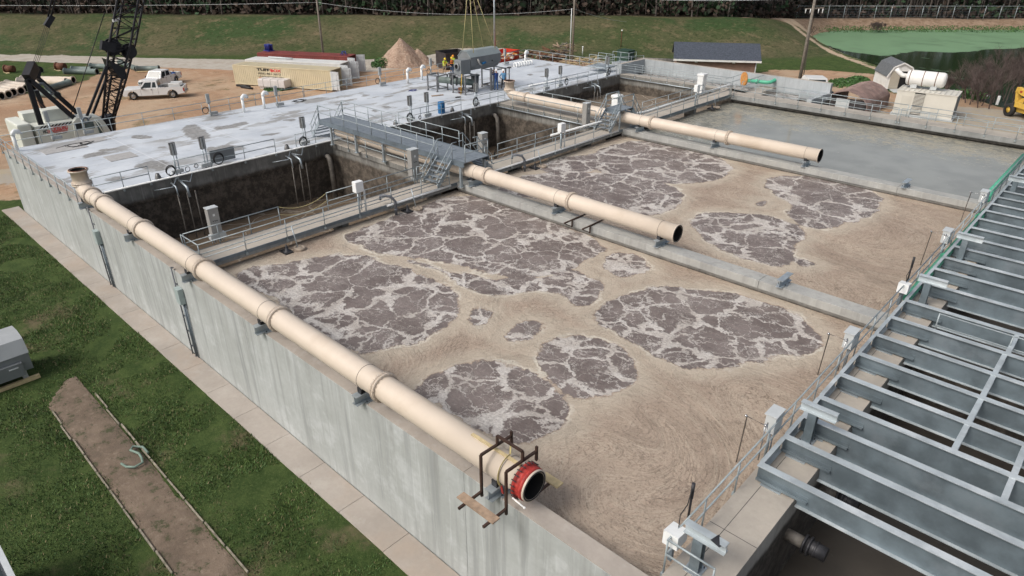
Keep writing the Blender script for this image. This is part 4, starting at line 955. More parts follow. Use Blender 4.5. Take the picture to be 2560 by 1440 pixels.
# ropes
def sag(p, q, r, sg, n=10): p, q = Vector(p), Vector(q); return [p.lerp(q, k/n) - Vector((0,0,sg*4*(k/n)*(1-k/n))) for k in range(n+1)]
t = MB(); t.path(sag((-30.3, 15.3, .95), (-30.3, 18.1, .95), 0, .35), .014, 6); t.build('rope', M['strap'], label='loose pale rope closing the gap in the near walkway railing', cat='rope')
t = MB(); t.path(sag((-30.3, 15.3, .55), (-30.3, 18.1, .55), 0, .3), .012, 6); t.build('rope', M['strap'], label='lower pale rope across the gap in the near walkway railing', cat='rope')
# hanging cables at the cabinet behind the stairs
t = MB()
for k in range(4): t.torus((-30.3, 30.7+.05*k, .2+.05*k), (.5,1,0), .18+.03*k, .015, 18, 5)
t.build('cable_coil', M['rubber'], label='black cable coil hanging beside the cabinet behind the stairs', cat='cable')
# conduits and boxes outside on the wall
def wall_conduit(x, label, zt=.35, boxz=-1.3):
    root = thing('conduit_riser', label, 'conduit', (x, 9.3, GZ))
    t = MB(); t.tube((x, 9.3, GZ), (x, 9.3, zt), .032, 8)
    for z in np.arange(GZ+.5, zt, .8): t.box(x-.06, x+.06, 9.3, 9.39, z-.02, z+.02)
    t.build('thin_conduit', M['darksteel'] if False else M['cabd2'], root)
    t = MB(); t.tube((x+.32, 9.33, GZ), (x+.32, 9.33, boxz), .055, 8); t.tube((x+.5, 9.34, GZ), (x+.5, 9.34, boxz), .03, 8); t.build('thick_conduit', M['galvdark'], root)
    t = MB(); t.cbox(x+.12, x+.55, 9.14, 9.38, boxz, boxz+.75, .015); t.build('box', M['boxgreen'], root)
wall_conduit(-39.3, 'conduits with a pale box on the outer wall below the upturned pipe', .3, -1.7)
wall_conduit(-29.05, 'conduits with a pale green box on the outer wall nearer the camera', .15, -1.5)
M['boxgrey'] = simple('box_grey', (.33, .345, .345), .5, .1, .1, 4)
M['hosegr'] = simple('pale_green_hose', (.17, .24, .2), .7)
M['hatch'] = simple('hatch_plate', (.36, .355, .35), .7, 0, .1, 4)
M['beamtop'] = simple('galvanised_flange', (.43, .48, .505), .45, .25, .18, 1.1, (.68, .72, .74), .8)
# ================================================================== steel beams on the right
BY = [14.64, 16.21, 17.49, 18.72, 20.37, 22.04, 23.73, 25.41, 27.17, 29.32, 31.04, 32.58, 34.22, 35.75, 37.27, 38.82, 40.34, 41.69, 43.08, 44.4]
while BY[-1] < 57: BY.append(BY[-1] + 1.4)
ords = ['first (nearest)', 'second', 'third', 'fourth', 'fifth', 'sixth', 'seventh', 'eighth', 'ninth', 'tenth', 'eleventh', 'twelfth', 'thirteenth', 'fourteenth', 'fifteenth', 'sixteenth', 'seventeenth', 'eighteenth', 'nineteenth', 'twentieth']
XR = 13.0
ZT = .50
def beam(i, y):
    lab = ords[i] + ' long galvanised steel beam counted from the camera' if i < 20 else 'far galvanised steel beam near the far walkway, one of the last in the row'
    root = thing('steel_beam', lab, 'steel beam', (-4.5, y, 0), group='galvanised steel beams spanning the dark basin' if i < 20 else 'farthest steel beams')
    w_ = .22; ZB = -.40 if i in (1, 2, 3) else -.20; XL = -4.70
    t = MB(); t.box(XL, XR, y-w_/2, y+w_/2, ZT-.024, ZT); t.build('top_flange', M['beamtop'], root)
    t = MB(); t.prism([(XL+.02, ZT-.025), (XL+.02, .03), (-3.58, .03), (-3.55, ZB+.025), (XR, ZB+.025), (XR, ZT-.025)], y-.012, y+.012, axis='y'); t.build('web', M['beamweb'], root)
    t = MB(); t.box(-3.56, XR, y-w_/2, y+w_/2, ZB, ZB+.024); t.build('bottom_flange', M['beamtop'], root)
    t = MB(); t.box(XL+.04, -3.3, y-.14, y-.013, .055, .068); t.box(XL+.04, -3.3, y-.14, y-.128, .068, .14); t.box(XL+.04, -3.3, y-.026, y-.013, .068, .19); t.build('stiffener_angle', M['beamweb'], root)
    t = MB(); t.box(-4.5, -3.95, y-.2, y+.16, .004, .028); t.build('bearing_plate', M['galv'], root)
    return root
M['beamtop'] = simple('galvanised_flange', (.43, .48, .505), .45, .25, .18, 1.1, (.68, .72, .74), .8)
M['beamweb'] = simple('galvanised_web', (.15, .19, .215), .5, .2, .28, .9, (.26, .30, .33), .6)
for i, y in enumerate(BY): beam(i, y)
cm = thing('end_channel', 'galvanised end channel closing the left ends of all the steel beams', 'steel beam', (-4.6, 30, 0))
for a, b in zip(BY[:-1], BY[1:]):
    t = MB(); t.box(-4.72, -4.60, a+.112, b-.112, ZT-.025, ZT-.003); t.box(-4.715, -4.70, a+.112, b-.112, .06, ZT-.026); t.box(-4.71, -4.62, a+.112, b-.112, .035, .059); t.build('channel_piece', M['beamtop'], cm)
for k, (i, j, x) in enumerate(((3, 4, -1.05), (4, 5, -1.05), (5, 6, -1.05), (6, 7, -1.05), (7, 8, -1.0), (3, 4, .35), (2, 3, .35), (8, 9, -.2), (4, 5, 1.9), (5, 6, 3.0))):
    t = MB(); t.ibeam((x, BY[i]+.112, ZT-.12), (x, BY[j]-.112, ZT-.12), .15, .2, .018, .014)
    t.build('cross_member', M['beamtop'], label='short cross member %s' % ['linking the fourth and fifth beams, nearer the slab', 'linking the fifth and sixth beams', 'linking the sixth and seventh beams', 'linking the seventh and eighth beams', 'linking the eighth and ninth beams', 'linking the fourth and fifth beams, at the picture edge', 'linking the third and fourth beams at the picture edge', 'linking the ninth and tenth beams at the edge', 'outside right between fifth and sixth beams', 'outside right between sixth and seventh beams'][k], cat='steel beam', group='short cross members between the beams')
t = MB(); t.box(-3.59, XR, 25.7, 26.3, -5, -.35); o = t.build('dividing_wall', M['rightwall'], label='concrete wall running under the beams of the dark basin', cat='wall'); topmat(o, M['walk'], -.35)
t = MB(); t.box(-3.59, XR, 42.8, 43.5, -5, -.35); o = t.build('dividing_wall', M['rightwall'], label='farther concrete wall running under the beams of the dark basin', cat='wall'); topmat(o, M['walk'], -.35)
railing([(-3.3, 26.1, -.1), (8.0, 26.1, -.1)], 'bright handrail running between the eighth and ninth beams', h=.95, spacing=2.4, foot=False, midh=.5)
def tpost(x, y, label):
    root = thing('trolley_post', label, 'steel post', (x, y, 0), group='short steel T posts on the near strip')
    t = MB(); t.box(x-.2, x+.2, y-.2, y+.2, .0, .028); t.build('base_plate', M['galv'], root)
    t = MB(); t.ibeam((x, y, .028), (x, y, .98), .24, .22, .018, .014); t.build('column', M['beamweb'], root)
    t = MB(); t.ibeam((x-.38, y, 1.12), (x+.62, y, 1.12), .2, .26, .02, .016); t.build('head_beam', M['beamtop'], root)
    for a in (-.15, .15):
        for b in (-.15, .15): t = MB(); t.tube((x+a, y+b, .0), (x+a, y+b, .07), .016, 6); t.build('bolt', M['darksteel'], root)
tpost(-4.38, 10.85, 'T shaped steel post at the near end of the strip, dark cloth on top')
tpost(-4.3, 17.08, 'T shaped steel post beside the second steel beam'); tpost(-4.25, 28.2, 'T shaped steel post halfway along the strip'); tpost(-4.25, 34.0, 'T shaped steel post farther along the strip'); tpost(-4.25, 44.9, 'T shaped steel post near the grey water corner')
t = MB(); t.add([(-4.1, 10.72, 1.262), (-3.86, 10.66, 1.262), (-3.8, 10.92, 1.20), (-4.04, 10.98, 1.262), (-4.1, 10.72, 1.256), (-3.86, 10.66, 1.256), (-3.8, 10.92, 1.194), (-4.04, 10.98, 1.256)], [(0,1,2,3),(7,6,5,4),(0,4,5,1),(1,5,6,2),(2,6,7,3),(3,7,4,0)]); t.build('plate', M['darksteel'], label='small dark plate lying on the nearest T post', cat='plate')
def railbox(y, label, tilt=False):
    root = thing('control_box', label, 'control box', (-5.05, y, 0), group='grey control boxes along the near strip railing')
    t = MB(); t.cbox(-5.2, -4.9, y-.27, y+.27, .55, 1.12, .015); t.build('housing', M['cablt'], root)
    t = MB(); t.box(-5.24, -4.88, y-.3, y+.3, 1.12, 1.15); t.build('lid', M['cablt'], root)
    t = MB()
    for dy in (.1, -.12): t.tube((-5.02, y+dy, -.6), (-5.02, y+dy, .55), .022, 8)
    t.tube((-5.02, y-.12, .2), (-5.02, y+.1, .2), .02, 6); t.build('conduits', M['galvdark'], root)
    t = MB(); t.path([(-5.0, y-.75, -.1), (-5.0, y-.75, 1.12), (-5.55, y-.72, 1.12), (-5.6, y-.72, -.6)], .02, 8); t.path([(-5.0, y-.6, 1.12), (-4.9, y-.9, 1.12)], .018, 6); t.sphere((-5.0, y-.75, 1.12), .05, 10, 6); t.sphere((-5.58, y-.72, 1.12), .045, 10, 6); t.build('sample_line', M['chrome'], root)
railbox(16.2, 'grey control box with sample pipe on the near railing, nearest of the four'); railbox(22.2, 'grey control box on the near railing opposite the middle dividing wall')
railbox(34.3, 'grey control box on the railing beside the green pipe'); railbox(41.5, 'grey control box on the railing where the farthest dividing wall meets it')
for y, l in ((10.7, 'white sloping instrument box at the closed end of the near railing'), (27.6, 'small white sloping instrument box at the start of the green pipe')):
    root = thing('instrument_box', l, 'instrument', (-4.95, y, 0))
    t = MB(); t.prism([(y-.22, .62), (y+.22, .62), (y+.22, .95), (y-.22, 1.02)], -5.1, -4.72, axis='x'); t.build('housing', M['whitepl'], root)
    t = MB(); t.bar((-4.95, y, 0), (-4.95, y, .62), .1, .1); t.build('post', M['galvdark'], root)
    t = MB(); t.tube((-5.0, y+.75, .6), (-5.0, y+.75, 1.75), .03, 8); t.tube((-5.0, y+.75, 1.35), (-5.0, y+.75, 1.8), .045, 8); t.build('probe', M['darksteel'], root)
    t = MB(); t.path([(-4.9, y+.1, .95), (-5.0, y+.3, 1.15), (-5.0, y+.6, 1.25), (-5.0, y+.72, 1.7)], .012, 6); t.build('cable', M['rubber'], root)
t = MB(); t.path([(-4.78, 27.9, .22), (-4.76, 28.3, .24), (-4.72, 41.0, .24)], .15, 14); o = t.build('green_pipe', M['green'], label='long green pipe lying along the near strip beside the beam ends', cat='pipe')
for y in (30, 33.2, 36.5, 39.8):
    t = MB(); t.tube((-4.75, y-.05, .24), (-4.75, y+.05, .24), .19, 16); t.build('joint_collar', M['green'], o)
t = MB(); t.path([(-4.95, 42.2, .5), (-5.0, 43.0, .75), (-5.0, 52, .75)], .14, 12); t.sphere((-4.95, 42.2, .5), .17, 12, 8); t.build('green_pipe', M['green'], label='raised green pipe on the far part of the near strip railing', cat='pipe')
for y, l in ((14.7, 'black flanged outlet pipe sticking out below the first beam'), (17.1, 'black flanged outlet pipe sticking out below the third beam')):
    t = MB(); z = -1.35; t.tube((-3.62, y, z), (-3.15, y, z), .17, 16); o = t.build('outlet_pipe', M['cabdirty'], label=l, cat='pipe')
    t = MB()
    for a, r in ((-3.15, .27), (-3.02, .27), (-2.86, .22)): t.tube((a, y, z), (a+.06, y, z), r, 18)
    t.tube((-3.15, y, z), (-2.55, y, z), .2, 16); t.build('valve', M['darksteel'], o)
# ================================================================== grey blower enclosure on the grass
e0 = thing('blower_enclosure', 'grey metal equipment enclosure on yellow timber skids on the grass', 'equipment', (-33.4, 3.0, GZ))
t = MB(); ya, yb = .4, 3.78; x0, x1 = -34.1, -32.25; z0, z1 = GZ+.55, GZ+1.9
t.prism([(x0, z0), (x1, z0), (x1+.0, z0+.75), (x1-.3, z1-.02), (x1-.95, z1+.08), (x0, z1-.05)], ya, yb, axis='y'); t.build('housing', M['eqgrey'], e0)
t = MB(); t.prism([(x0-.03, z1-.03), (x1-.95, z1+.1), (x1-.28, z1), (x1+.02, z0+.78), (x1+.03, z0+.80), (x1-.26, z1+.04), (x1-.94, z1+.14), (x0-.03, z1+.01)], ya-.02, yb+.03, axis='y'); t.build('hood', M['eqlight'], e0)
t = MB(); t.box(x1-.02, x1+.16, ya, yb-.35, z0-.12, z0+.5); t.build('side_panel', M['eqgrey'], e0)
for y in (.8, 2.0, 3.3):
    t = MB(); t.box(x0+.2, x1-.05, y, y+.2, GZ+.18, z0-.02); t.build('foot', M['eqlight'], e0)
for x in (x0+.15, x1+.02):
    t = MB(); t.box(x-.08, x+.08, ya-.2, yb+.1, GZ+.02, GZ+.18); t.build('skid', M['woodlt'], e0)
t = MB(); t.box(x1+.16, x1+.2, 2.9, 3.25, z0+.32, z0+.36); t.box(x1+.16, x1+.2, 1.6, 1.9, z0+.5, z0+.53) ; t.build('handle', M['cablt'], e0)
# thing cut by the lower left corner: ridged grey lid
c0 = thing('equipment_lid', 'corner of a grey ridged lid with a white rim at the lower left', 'equipment', (-18.5, -.6, GZ))
t = MB(); t.box(-20.9, -17.6, -1.6, .02, GZ, -2.15); t.build('body', M['eqgrey'], c0)
t = MB(); t.box(-20.9, -17.5, -.06, .09, -2.15, -2.02); t.build('rim', M['cablt'], c0)
t = MB(); 
for k in range(9): t.box(-20.8, -17.6, -.2-.16*k, -.12-.16*k, -2.15, -2.08)
t.build('ribs', M['glass'], c0)
# board edging of the soil bed, hose, root ball
def edging(px, label):
    rr = random.Random(len(px)); root = thing('board_edging', label, 'edging', at(*px[0], GZ), group='rough board edgings of the soil bed')
    pts = [at(*p, GZ) for p in px]; a, b = pts[0], pts[-1]; n = 9
    for k in range(n):
        p, q = a.lerp(b, k/n), a.lerp(b, (k+.93)/n); off = Vector((0, (rr.random()-.5)*.07, 0)); t = MB(); t.bar(p+off+Vector((0,0,.03+.03*rr.random())), q+off+Vector((0,0,.035)), .045, .11); t.build('board', M['edge'], root)
M['edge'] = simple('mossy_board', (.27, .24, .19), .9, 0, .35, 5, (.08, .09, .04), .8)
edging([(130, 1032), (432, 1442)], 'rough light board edging on the left side of the soil bed'); edging([(238, 988), (622, 1440)], 'rough board edging on the right side of the soil bed')
hp = at(335, 1155, GZ+.14); t = MB()
t.path([hp + Vector(v) for v in ((-.25, -.35, 0), (.1, -.3, .03), (.35, -.1, .04), (.3, .2, .03), (0, .28, .02), (-.3, .3, .04), (-.7, .15, .05), (-.9, .3, .02), (-.6, .55, .02), (-.1, .55, .03))], .045, 8)
t.build('hose', M['hosegr'], label='tangled pale green hose lying on the soil bed', cat='hose')
# ================================================================== things on the deck
def stub_sensor(y, label, coil=True):
    root = thing('actuator_post', label, 'actuator', (-42.2, y, 0), group='vertical actuator posts on the front deck edge')
    t = MB(); t.cbox(-42.33, -42.13, y-.17, y+.17, 1.2, 1.95, .03); t.build('housing', M['eqgrey2'], root)
    t = MB(); t.box(-42.12, -42.09, y-.12, y-.02, 1.2, 1.9); t.box(-42.12, -42.09, y+.03, y+.13, 1.2, 1.9); t.build('ribs', M['cablt'], root)
    for d_ in (-.09, .1): t = MB(); t.tube((-42.2, y+d_, -.1), (-42.2, y+d_, 1.2), .04, 8); t.build('leg', M['galv'], root)
    t = MB(); t.cbox(-42.3, -42.05, y-.4, y+.3, .1, .32, .02); t.build('terminal_box', M['cablt'], root)
M['eqgrey2'] = simple('ribbed_housing', (.12, .12, .12), .4, .3, .3, 6)
for y, l in ((15.3, 'first ribbed actuator post on the deck edge, from the left'), (17.1, 'second ribbed actuator post, beside the flat grey panel'), (24.1, 'ribbed actuator post just left of the catwalk'),
             (33.5, 'first ribbed actuator post right of the catwalk'), (35.2, 'ribbed actuator post left of the blue barrel'), (40.6, 'ribbed actuator post in front of the gray pipe frame'),
             (49.8, 'ribbed actuator post right of the far upturned pipe'), (51.8, 'second ribbed actuator post right of the far upturned pipe'), (59.4, 'tallest actuator post at the far deck corner')): stub_sensor(y, l)
def coil(x, y, z, r, label, ax=(1,.15,0), mat='rubber', n=3):
    t = MB()
    for k in range(n): t.torus((x+.02*k, y, z-.03*k), ax, r*(1-.06*k), .022, 22, 6)
    return t.build('cable_coil', M[mat], label=label, cat='cable coil', group='coiled black cables on the railings')
coil(-41.85, 14.75, .45, .30, 'black cable coil on the rail beside the first actuator post'); coil(-41.85, 17.75, .52, .36, 'black cable coil in front of the flat grey panel')
coil(-41.85, 15.75, .28, .15, 'small cable coil low between the first two posts', n=1); coil(-41.85, 16.3, .36, .12, 'tiny cable coil beside the small one', n=1)
coil(-41.85, 23.75, .4, .33, 'black cable coil on the rail left of the catwalk'); coil(-41.85, 33.1, .42, .33, 'black cable coil on the rail right of the catwalk'); coil(-41.85, 40.2, .5, .36, 'black cable coil in front of the gray pipe frame')
coil(-41.85, 52.3, .5, .3, 'black cable coil on the farther front railing'); coil(-41.85, 59.2, .6, .33, 'black cable coil at the far deck corner'); coil(-41.85, 34.1, .25, .13, 'small pair of cable coils left of the blue barrel', n=2)
t = MB(); t.path([(-41.8, 14.6, .3), (-41.75, 14.7, -.2), (-41.7, 14.9, -1.1)], .02, 6); t.build('cable', M['rubber'], label='black cable hanging down the stained wall below the first coil', cat='cable')
t = MB(); t.box(-42.7, -42.62, 17.6, 19.2, .05, .85); t.build('panel', M['eqgrey'], label='flat grey sheet panel leaning behind the front deck railing', cat='panel')
for y, l in ((14.1, 'small grey cone cap on the deck edge, left one'), (22.7, 'small grey cone cap on the deck edge before the catwalk'), (32.0, 'small grey cone cap right of the catwalk'), (37.9, 'small grey cone cap by the blue barrel')):
    t = MB(); t.lathe((-42.25, y, 0), (0,0,1), [(0, .2), (.1, .17), (.32, .09), (.34, 0)], 12); t.build('cone_cap', M['eqgrey2'], label=l, cat='cap', group='small cone caps on the deck edge')
b0 = at(1107, 283, 0); b0 = Vector((-42.45, 36.9, 0))
t = MB(); t.lathe(b0, (0,0,1), [(0, 0), (0, .27), (.05, .29), (.3, .29), (.33, .305), (.36, .29), (.6, .29), (.63, .305), (.66, .29), (.86, .28), (.92, .26), (.92, .24), (.9, .0)], 24); t.build('barrel', M['blue'], label='blue plastic barrel on the deck behind the railing', cat='barrel')
t = MB(); t.bar(at(1079, 240, .04), at(1108, 237, .04), .2, .07); t.build('timber', M['wood'], label='short brown timber lying on the deck before the pipe frame', cat='timber')
def vent(px, label):
    p = at(*px, 0); root = thing('gooseneck_vent', label, 'vent', p, group='white gooseneck vents along the back deck edge')
    t = MB(); t.tube(p, p+Vector((0,0,1.05)), .11, 14); t.path([p+Vector(v) for v in ((0,0,1.05), (0,.05,1.22), (0,.18,1.34), (0,.34,1.3), (0,.42,1.15))], .145, 14); t.build('pipe', M['whitepl'], root)
    t = MB(); t.torus(p+Vector((0,.42,1.15)), (0,.2,1), .14, .03, 16, 6); t.build('mouth', M['cablt'], root)
for px, l in (((45, 378), 'white gooseneck vent at the left deck corner before the crane'), ((611, 281), 'white gooseneck vent, left of the middle pair'), ((662, 272), 'white gooseneck vent, right of the middle pair'),
              ((1020, 208), 'white gooseneck vent, left of the pair near the workers'), ((1055, 200), 'white gooseneck vent, right of the pair near the workers'), ((1313, 160), 'white gooseneck vent at the far deck corner')): vent(px, l)
def postbox(px, label, coil_=True, h=1.75):
    p = at(*px, 0); root = thing('hose_station', label, 'post box', p, group='grey post boxes with hoses on the back deck edge')
    t = MB(); t.cbox(p.x-.11, p.x+.11, p.y-.13, p.y+.13, h-.75, h, .03); t.build('housing', M['boxgrey'], root)
    t = MB(); t.tube(p, p+Vector((0,0,h-.7)), .05, 8); t.build('post', M['galv'], root)
    t = MB(); t.cbox(p.x-.15, p.x+.15, p.y-.1, p.y+.55, .1, .32, .03); t.build('base_box', M['boxgrey'], root)
    if coil_:
        t = MB()
        for k in range(2): t.torus(p+Vector((.1, -.4, .55-.04*k)), (1, .1, 0), .26-.02*k, .02, 20, 5)
        t.build('coil', M['rubber'], root)
postbox((135, 352), 'tall grey post box in front of the crane lettering', False, 2.1); postbox((215, 338), 'thin grey post box in front of the crane cab', False, 2.0); postbox((528, 290), 'grey post box with coiled hose right of the pickup trucks')
postbox((695, 268), 'grey post box before the tan container', False); postbox((952, 215), 'grey post box with coil at the far end of the containers'); postbox((1078, 190), 'grey post box with coil beside the workers')
postbox((1262, 163), 'grey post box in front of the red dumpster', False)
# dark mats and hatch frames on the deck
for px, w_, l_, lb in (((160, 372), 1.5, 2.6, 'flat grey hatch frame near the left deck corner'), ((228, 352), 1.2, 1.7, 'flat square hatch on the deck before the crane cab'), ((302, 392), 1.5, 1.7, 'flat square hatch on the middle left of the deck'), ((960, 348), 1.0, 1.8, 'flat concrete hatch beside the catwalk steps')):
    p = at(*px, 0)
    if p.x > -43: p.x = -43.2
    t = MB(); t.cbox(p.x-w_/2, p.x+w_/2, p.y-l_/2, p.y+l_/2, .0, .03, .006); t.build('hatch', M['hatch'], label=lb, cat='hatch', group='flat hatches on the deck')
M['dummy'] = M['black']
p = at(520, 283, .03)
def tangle(px, label, s=.7, seed=1, mat='rubber', z=.03):
    rr = random.Random(seed); p = at(*px, z); pts = [p + Vector((math.cos(k*1.15)*s*(.4+.6*rr.random()), math.sin(k*1.15)*s*1.6*(.4+.6*rr.random()), .02*rr.random())) for k in range(16)]
    t = MB(); t.path(pts, .02, 6); t.build('cable', M[mat], label=label, cat='cable', group='loose cables lying on the deck')
tangle((190, 362), 'tangled black cable near the left deck corner', .8, 1); tangle((747, 252), 'tangled black cable at the deck edge before the tan container', .5, 2); tangle((1145, 243), 'small dark tangle on the deck below the pipe frame', .25, 3); tangle((1032, 226), 'dark cable on the deck left of the pipe frame', .35, 4, 'navy')
# hand wheel stand
p = at(1273, 205, 0); r0 = thing('valve_stand', 'valve stand with heart shaped hand wheel behind the man in light blue', 'valve', p)
t = MB(); t.tube(p, p+Vector((0,0,1.35)), .05, 8); t.build('stem', M['darksteel'], r0); t = MB(); t.torus(p+Vector((0,0,1.38)), (0,0,1), .22, .03, 20, 6); t.bar(p+Vector((-.2,0,1.38)), p+Vector((.2,0,1.38)), .03, .03); t.build('hand_wheel', M['darksteel'], r0)
# platform railings at the far corner
railing([(-45.5, 60.6, .6), (-43.4, 60.6, .6), (-43.4, 62.2, .6), (-45.5, 62.2, .6)], 'small raised platform railing at the far deck corner, left one', h=1.1, spacing=1.1)
railing([(-45.3, 64.6, .5), (-43.2, 64.6, .5), (-43.2, 66.0, .5)], 'small raised platform railing beside the tall basin wall, right one', h=1.1, spacing=1.1)
railing([(-46.2, 62.6, 0), (-42.4, 66.3, .3)], 'sloping railing joining the far deck corner and the basin', spacing=1.4)
t = MB(); t.box(-45.5, -43.3, 60.5, 62.3, .45, .58); t.build('platform', M['galv'], label='small raised grating platform at the far deck corner', cat='platform')
t = MB(); t.box(-48, -42.35, 62.62, 66.2, -1.6, -.1); t.box(-45.3, -43.1, 64.5, 66.1, -.1, .45); t.build('concrete_block', M['basin'], label='pale concrete block behind the far deck corner', cat='concrete block')

# ------------------------------------------------------------------ turf: many short blades near the camera side
def turf():
    rng = np.random.default_rng(5); n = 150000
    x = rng.uniform(-56, -8, n); y = rng.uniform(-3.5, SWY+.12, n)
    # keep what the camera can see (a generous wedge) and thin out with worn patches
    P = np.stack([x, y], 1); nz = np.array([mnoise.fractal(Vector((a*.55, b*.55, 2)), 1, 2, 4) for a, b in P])
    keep = nz < .32
    inb = (y > BY0-.0) & (y < BY1+.0) & (x > -30.6 + .5*np.sin(y*9)); edge = np.minimum(np.abs(y-BY0), np.abs(y-BY1)); keep &= ~(inb & (rng.random(n) > np.exp(-edge/.16)*.9 + .12*(nz > .02)))
    keep &= ~((x > -34.2) & (x < -32) & (y < 3.9)); keep &= ~((y > SWY-.02) & (rng.random(n) < .8)); P = P[keep]; n = len(P); nz = nz[keep]
    h = rng.uniform(.04, .12, n)*(1.1-np.clip(nz, -.5, .5)); a = rng.uniform(0, 6.28, n); w_ = rng.uniform(.012, .028, n); lx = rng.normal(0, .045, n); ly = rng.normal(0, .045, n)
    b = np.concatenate([P, np.full((n, 1), GZ-.01)], 1); d = np.stack([np.cos(a)*w_, np.sin(a)*w_, 0*a], 1)
    v = np.stack([b-d, b+d, b+np.stack([lx, ly, h], 1)], 1).reshape(-1, 3)
    me = bpy.data.meshes.new('grass'); me.vertices.add(3*n); me.vertices.foreach_set('co', v.ravel()); me.loops.add(3*n); me.loops.foreach_set('vertex_index', np.arange(3*n, dtype=np.int32))
    me.polygons.add(n); me.polygons.foreach_set('loop_start', np.arange(0, 3*n, 3, dtype=np.int32)); me.polygons.foreach_set('loop_total', np.full(n, 3, np.int32))
    me.polygons.foreach_set('material_index', np.where(rng.random(n) < .12, 1, np.where(rng.random(n) < .4, 2, 0)).astype(np.int32)); me.update()
    for k in ('turfa', 'turfb', 'turfc'): me.materials.append(M[k])
    o = bpy.data.objects.new('grass', me); COL.objects.link(o); LOCS[o.name] = Vector(); tag(o, 'short green lawn grass beside the tank wall', None, None, 'stuff')
M['turfa'] = simple('grass_blades', (.055, .105, .03), .8, 0, .35, .6); M['turfb'] = simple('dry_grass_blades', (.22, .19, .10), .85, 0, .2, .6); M['turfc'] = simple('light_grass_blades', (.085, .14, .035), .8, 0, .3, .6)
turf()
M['wrap'] = simple('white_plastic_wrap', (.60, .57, .56), .45, 0, .08, 2)
M['wrap2'] = simple('torn_white_wrap', (.5, .47, .45), .6, 0, .2, 4)
M['redd'] = simple('red_dumpster_paint', (.55, .05, .025), .5, 0, .12, 1)
M['darkgreen'] = simple('dark_green_paint', (.025, .06, .045), .5)
M['shingle'] = simple('blue_grey_shingles', (.055, .066, .088), .9, 0, .25, 5, bump=.3)
M['brick'] = simple('brown_brick', (.235, .15, .115), .9, 0, .12, 2, bump=.3)
# ================================================================== site behind the tanks
def project(p):
    d = Vector(p) - CAM; return (1280 + FP*d.dot(RT)/d.dot(FW), 720 - FP*d.dot(UP)/d.dot(FW))
def hz(p, ypx):
    """height z above ground point p whose projection reaches row ypx"""
    a, b = p.z, p.z + 40
    for _ in range(50):
        m = (a+b)/2
        if project((p.x, p.y, m))[1] > ypx: a = m
        else: b = m
    return a
def container(roofL, roofR, mat, label, zr=-1.88, wd=2.55, L=None, doors=True, doormat='cabltc'):
    a, b = at(*roofL, zr), at(*roofR, zr); u = (b-a); L = u.length; u.normalize(); v = Vector((-u.y, u.x, 0))
    if v.x > 0: v = -v
    root = thing('shipping_container', label, 'container', (a.x, a.y, GZ), group='shipping containers in a row')
    Mx = Matrix((u, v, Vector((0,0,1)))).transposed().to_4x4(); Mx.translation = Vector((a.x, a.y, GZ+.12)); Hh = zr-GZ-.12
    def mb(): t = MB(); t.M = Mx; return t
    t = mb(); n = int(L/.28); pts = []
    for k in range(n):
        x = .08 + (L-.16)*k/n; s_ = (L-.16)/n; pts += [(x, .0), (x+s_*.28, .0), (x+s_*.4, .04), (x+s_*.88, .04)]
    pts += [(L-.08, 0), (L-.08, .1), (.08, .1)]
    t.prism(pts, .12, Hh-.1); t.build('side_wall', mat, root)
    t = mb(); t.box(.02, L-.1, wd-.08, wd, .1, Hh-.02); t.box(.0, .08, .05, wd, .1, Hh-.02); t.box(.0, L-.08, .1, wd-.1, .02, .1); t.build('shell', mat, root)
    t = mb(); t.box(-.0, L, -.02, wd+.02, Hh-.1, Hh)
    for k in range(int(L/.3)): t.box(.1+.3*k, .22+.3*k, .05, wd-.05, Hh, Hh+.02)
    t.build('roof', mat, root)
    for x in (0, L-.14):
        for y in (-.015, wd-.12): t = mb(); t.box(x, x+.14, y, y+.135, -.0, Hh-.101); t.build('corner_post', mat, root)
    t = mb(); t.box(0, L, -.012, .1, .0, .12); t.build('bottom_rail', mat, root)
    if doors:
        t = mb(); t.box(L-2.3, L-2.25, .1, wd-.1, .12, Hh-.11); t.build('inside', M['black'], root)
        for s_, ang in ((0, R(-8)), (1, R(25))):
            D = Matrix.Translation(Vector((L, .0 if s_ == 0 else wd, 0))) @ Matrix.Rotation(ang, 4, 'Z'); t = MB(); t.M = Mx @ D
            t.box(0, 1.22, -.03, .03, .1, Hh-.1)
            for k in range(4): t.box(.08, 1.14, -.055, -.03, .25+k*.56, .62+k*.56)
            for x in (.25, .9): t.tube((x, -.07, .1), (x, -.07, Hh-.12), .02, 6)
            t.build('door', M[doormat], root)
    return root, Mx, L, Hh
M['tan'] = simple('tan_container_paint', (.60, .53, .37), .5, 0, .05, 1)
M['whitec'] = simple('white_container_paint', (.76, .76, .74), .5, 0, .05, 1, (.5, .48, .42), .4)
M['redc'] = simple('maroon_container_paint', (.24, .06, .052), .6, 0, .15, 1, (.14, .05, .04), .5)
M['cabltc'] = simple('container_door_grey', (.52, .55, .57), .5, 0, .06, 2)
container((642, 132), (868, 142), M['redc'], 'maroon shipping container at the back with blue pails on its roof')
container((612, 148.5), (849, 160), M['whitec'], 'white shipping container standing between the tan and maroon ones')
cr, cM, cL, cH = container((580, 161.5), (825, 176.5), M['tan'], 'tan shipping container in front with dark and red lettering')
ux = Vector((cM[0][0], cM[1][0], 0)); vx = Vector((cM[0][1], cM[1][1], 0)); cz = cM.translation
def clet(s, mat, x, z, h, w_, nm='lettering', bold=0):
    o = cz + ux*x - vx*.012 + Vector((0,0,z)); text(nm, s, M[mat], o, ux, (0,0,1), h, cr, w_, bold=bold)
clet('TUFF', 'txtblack', cL*.255, cH-.56, .33, cL*.135, bold=.03); clet('BOX', 'txtred', cL*.397, cH-.60, .33, cL*.108, bold=.03)
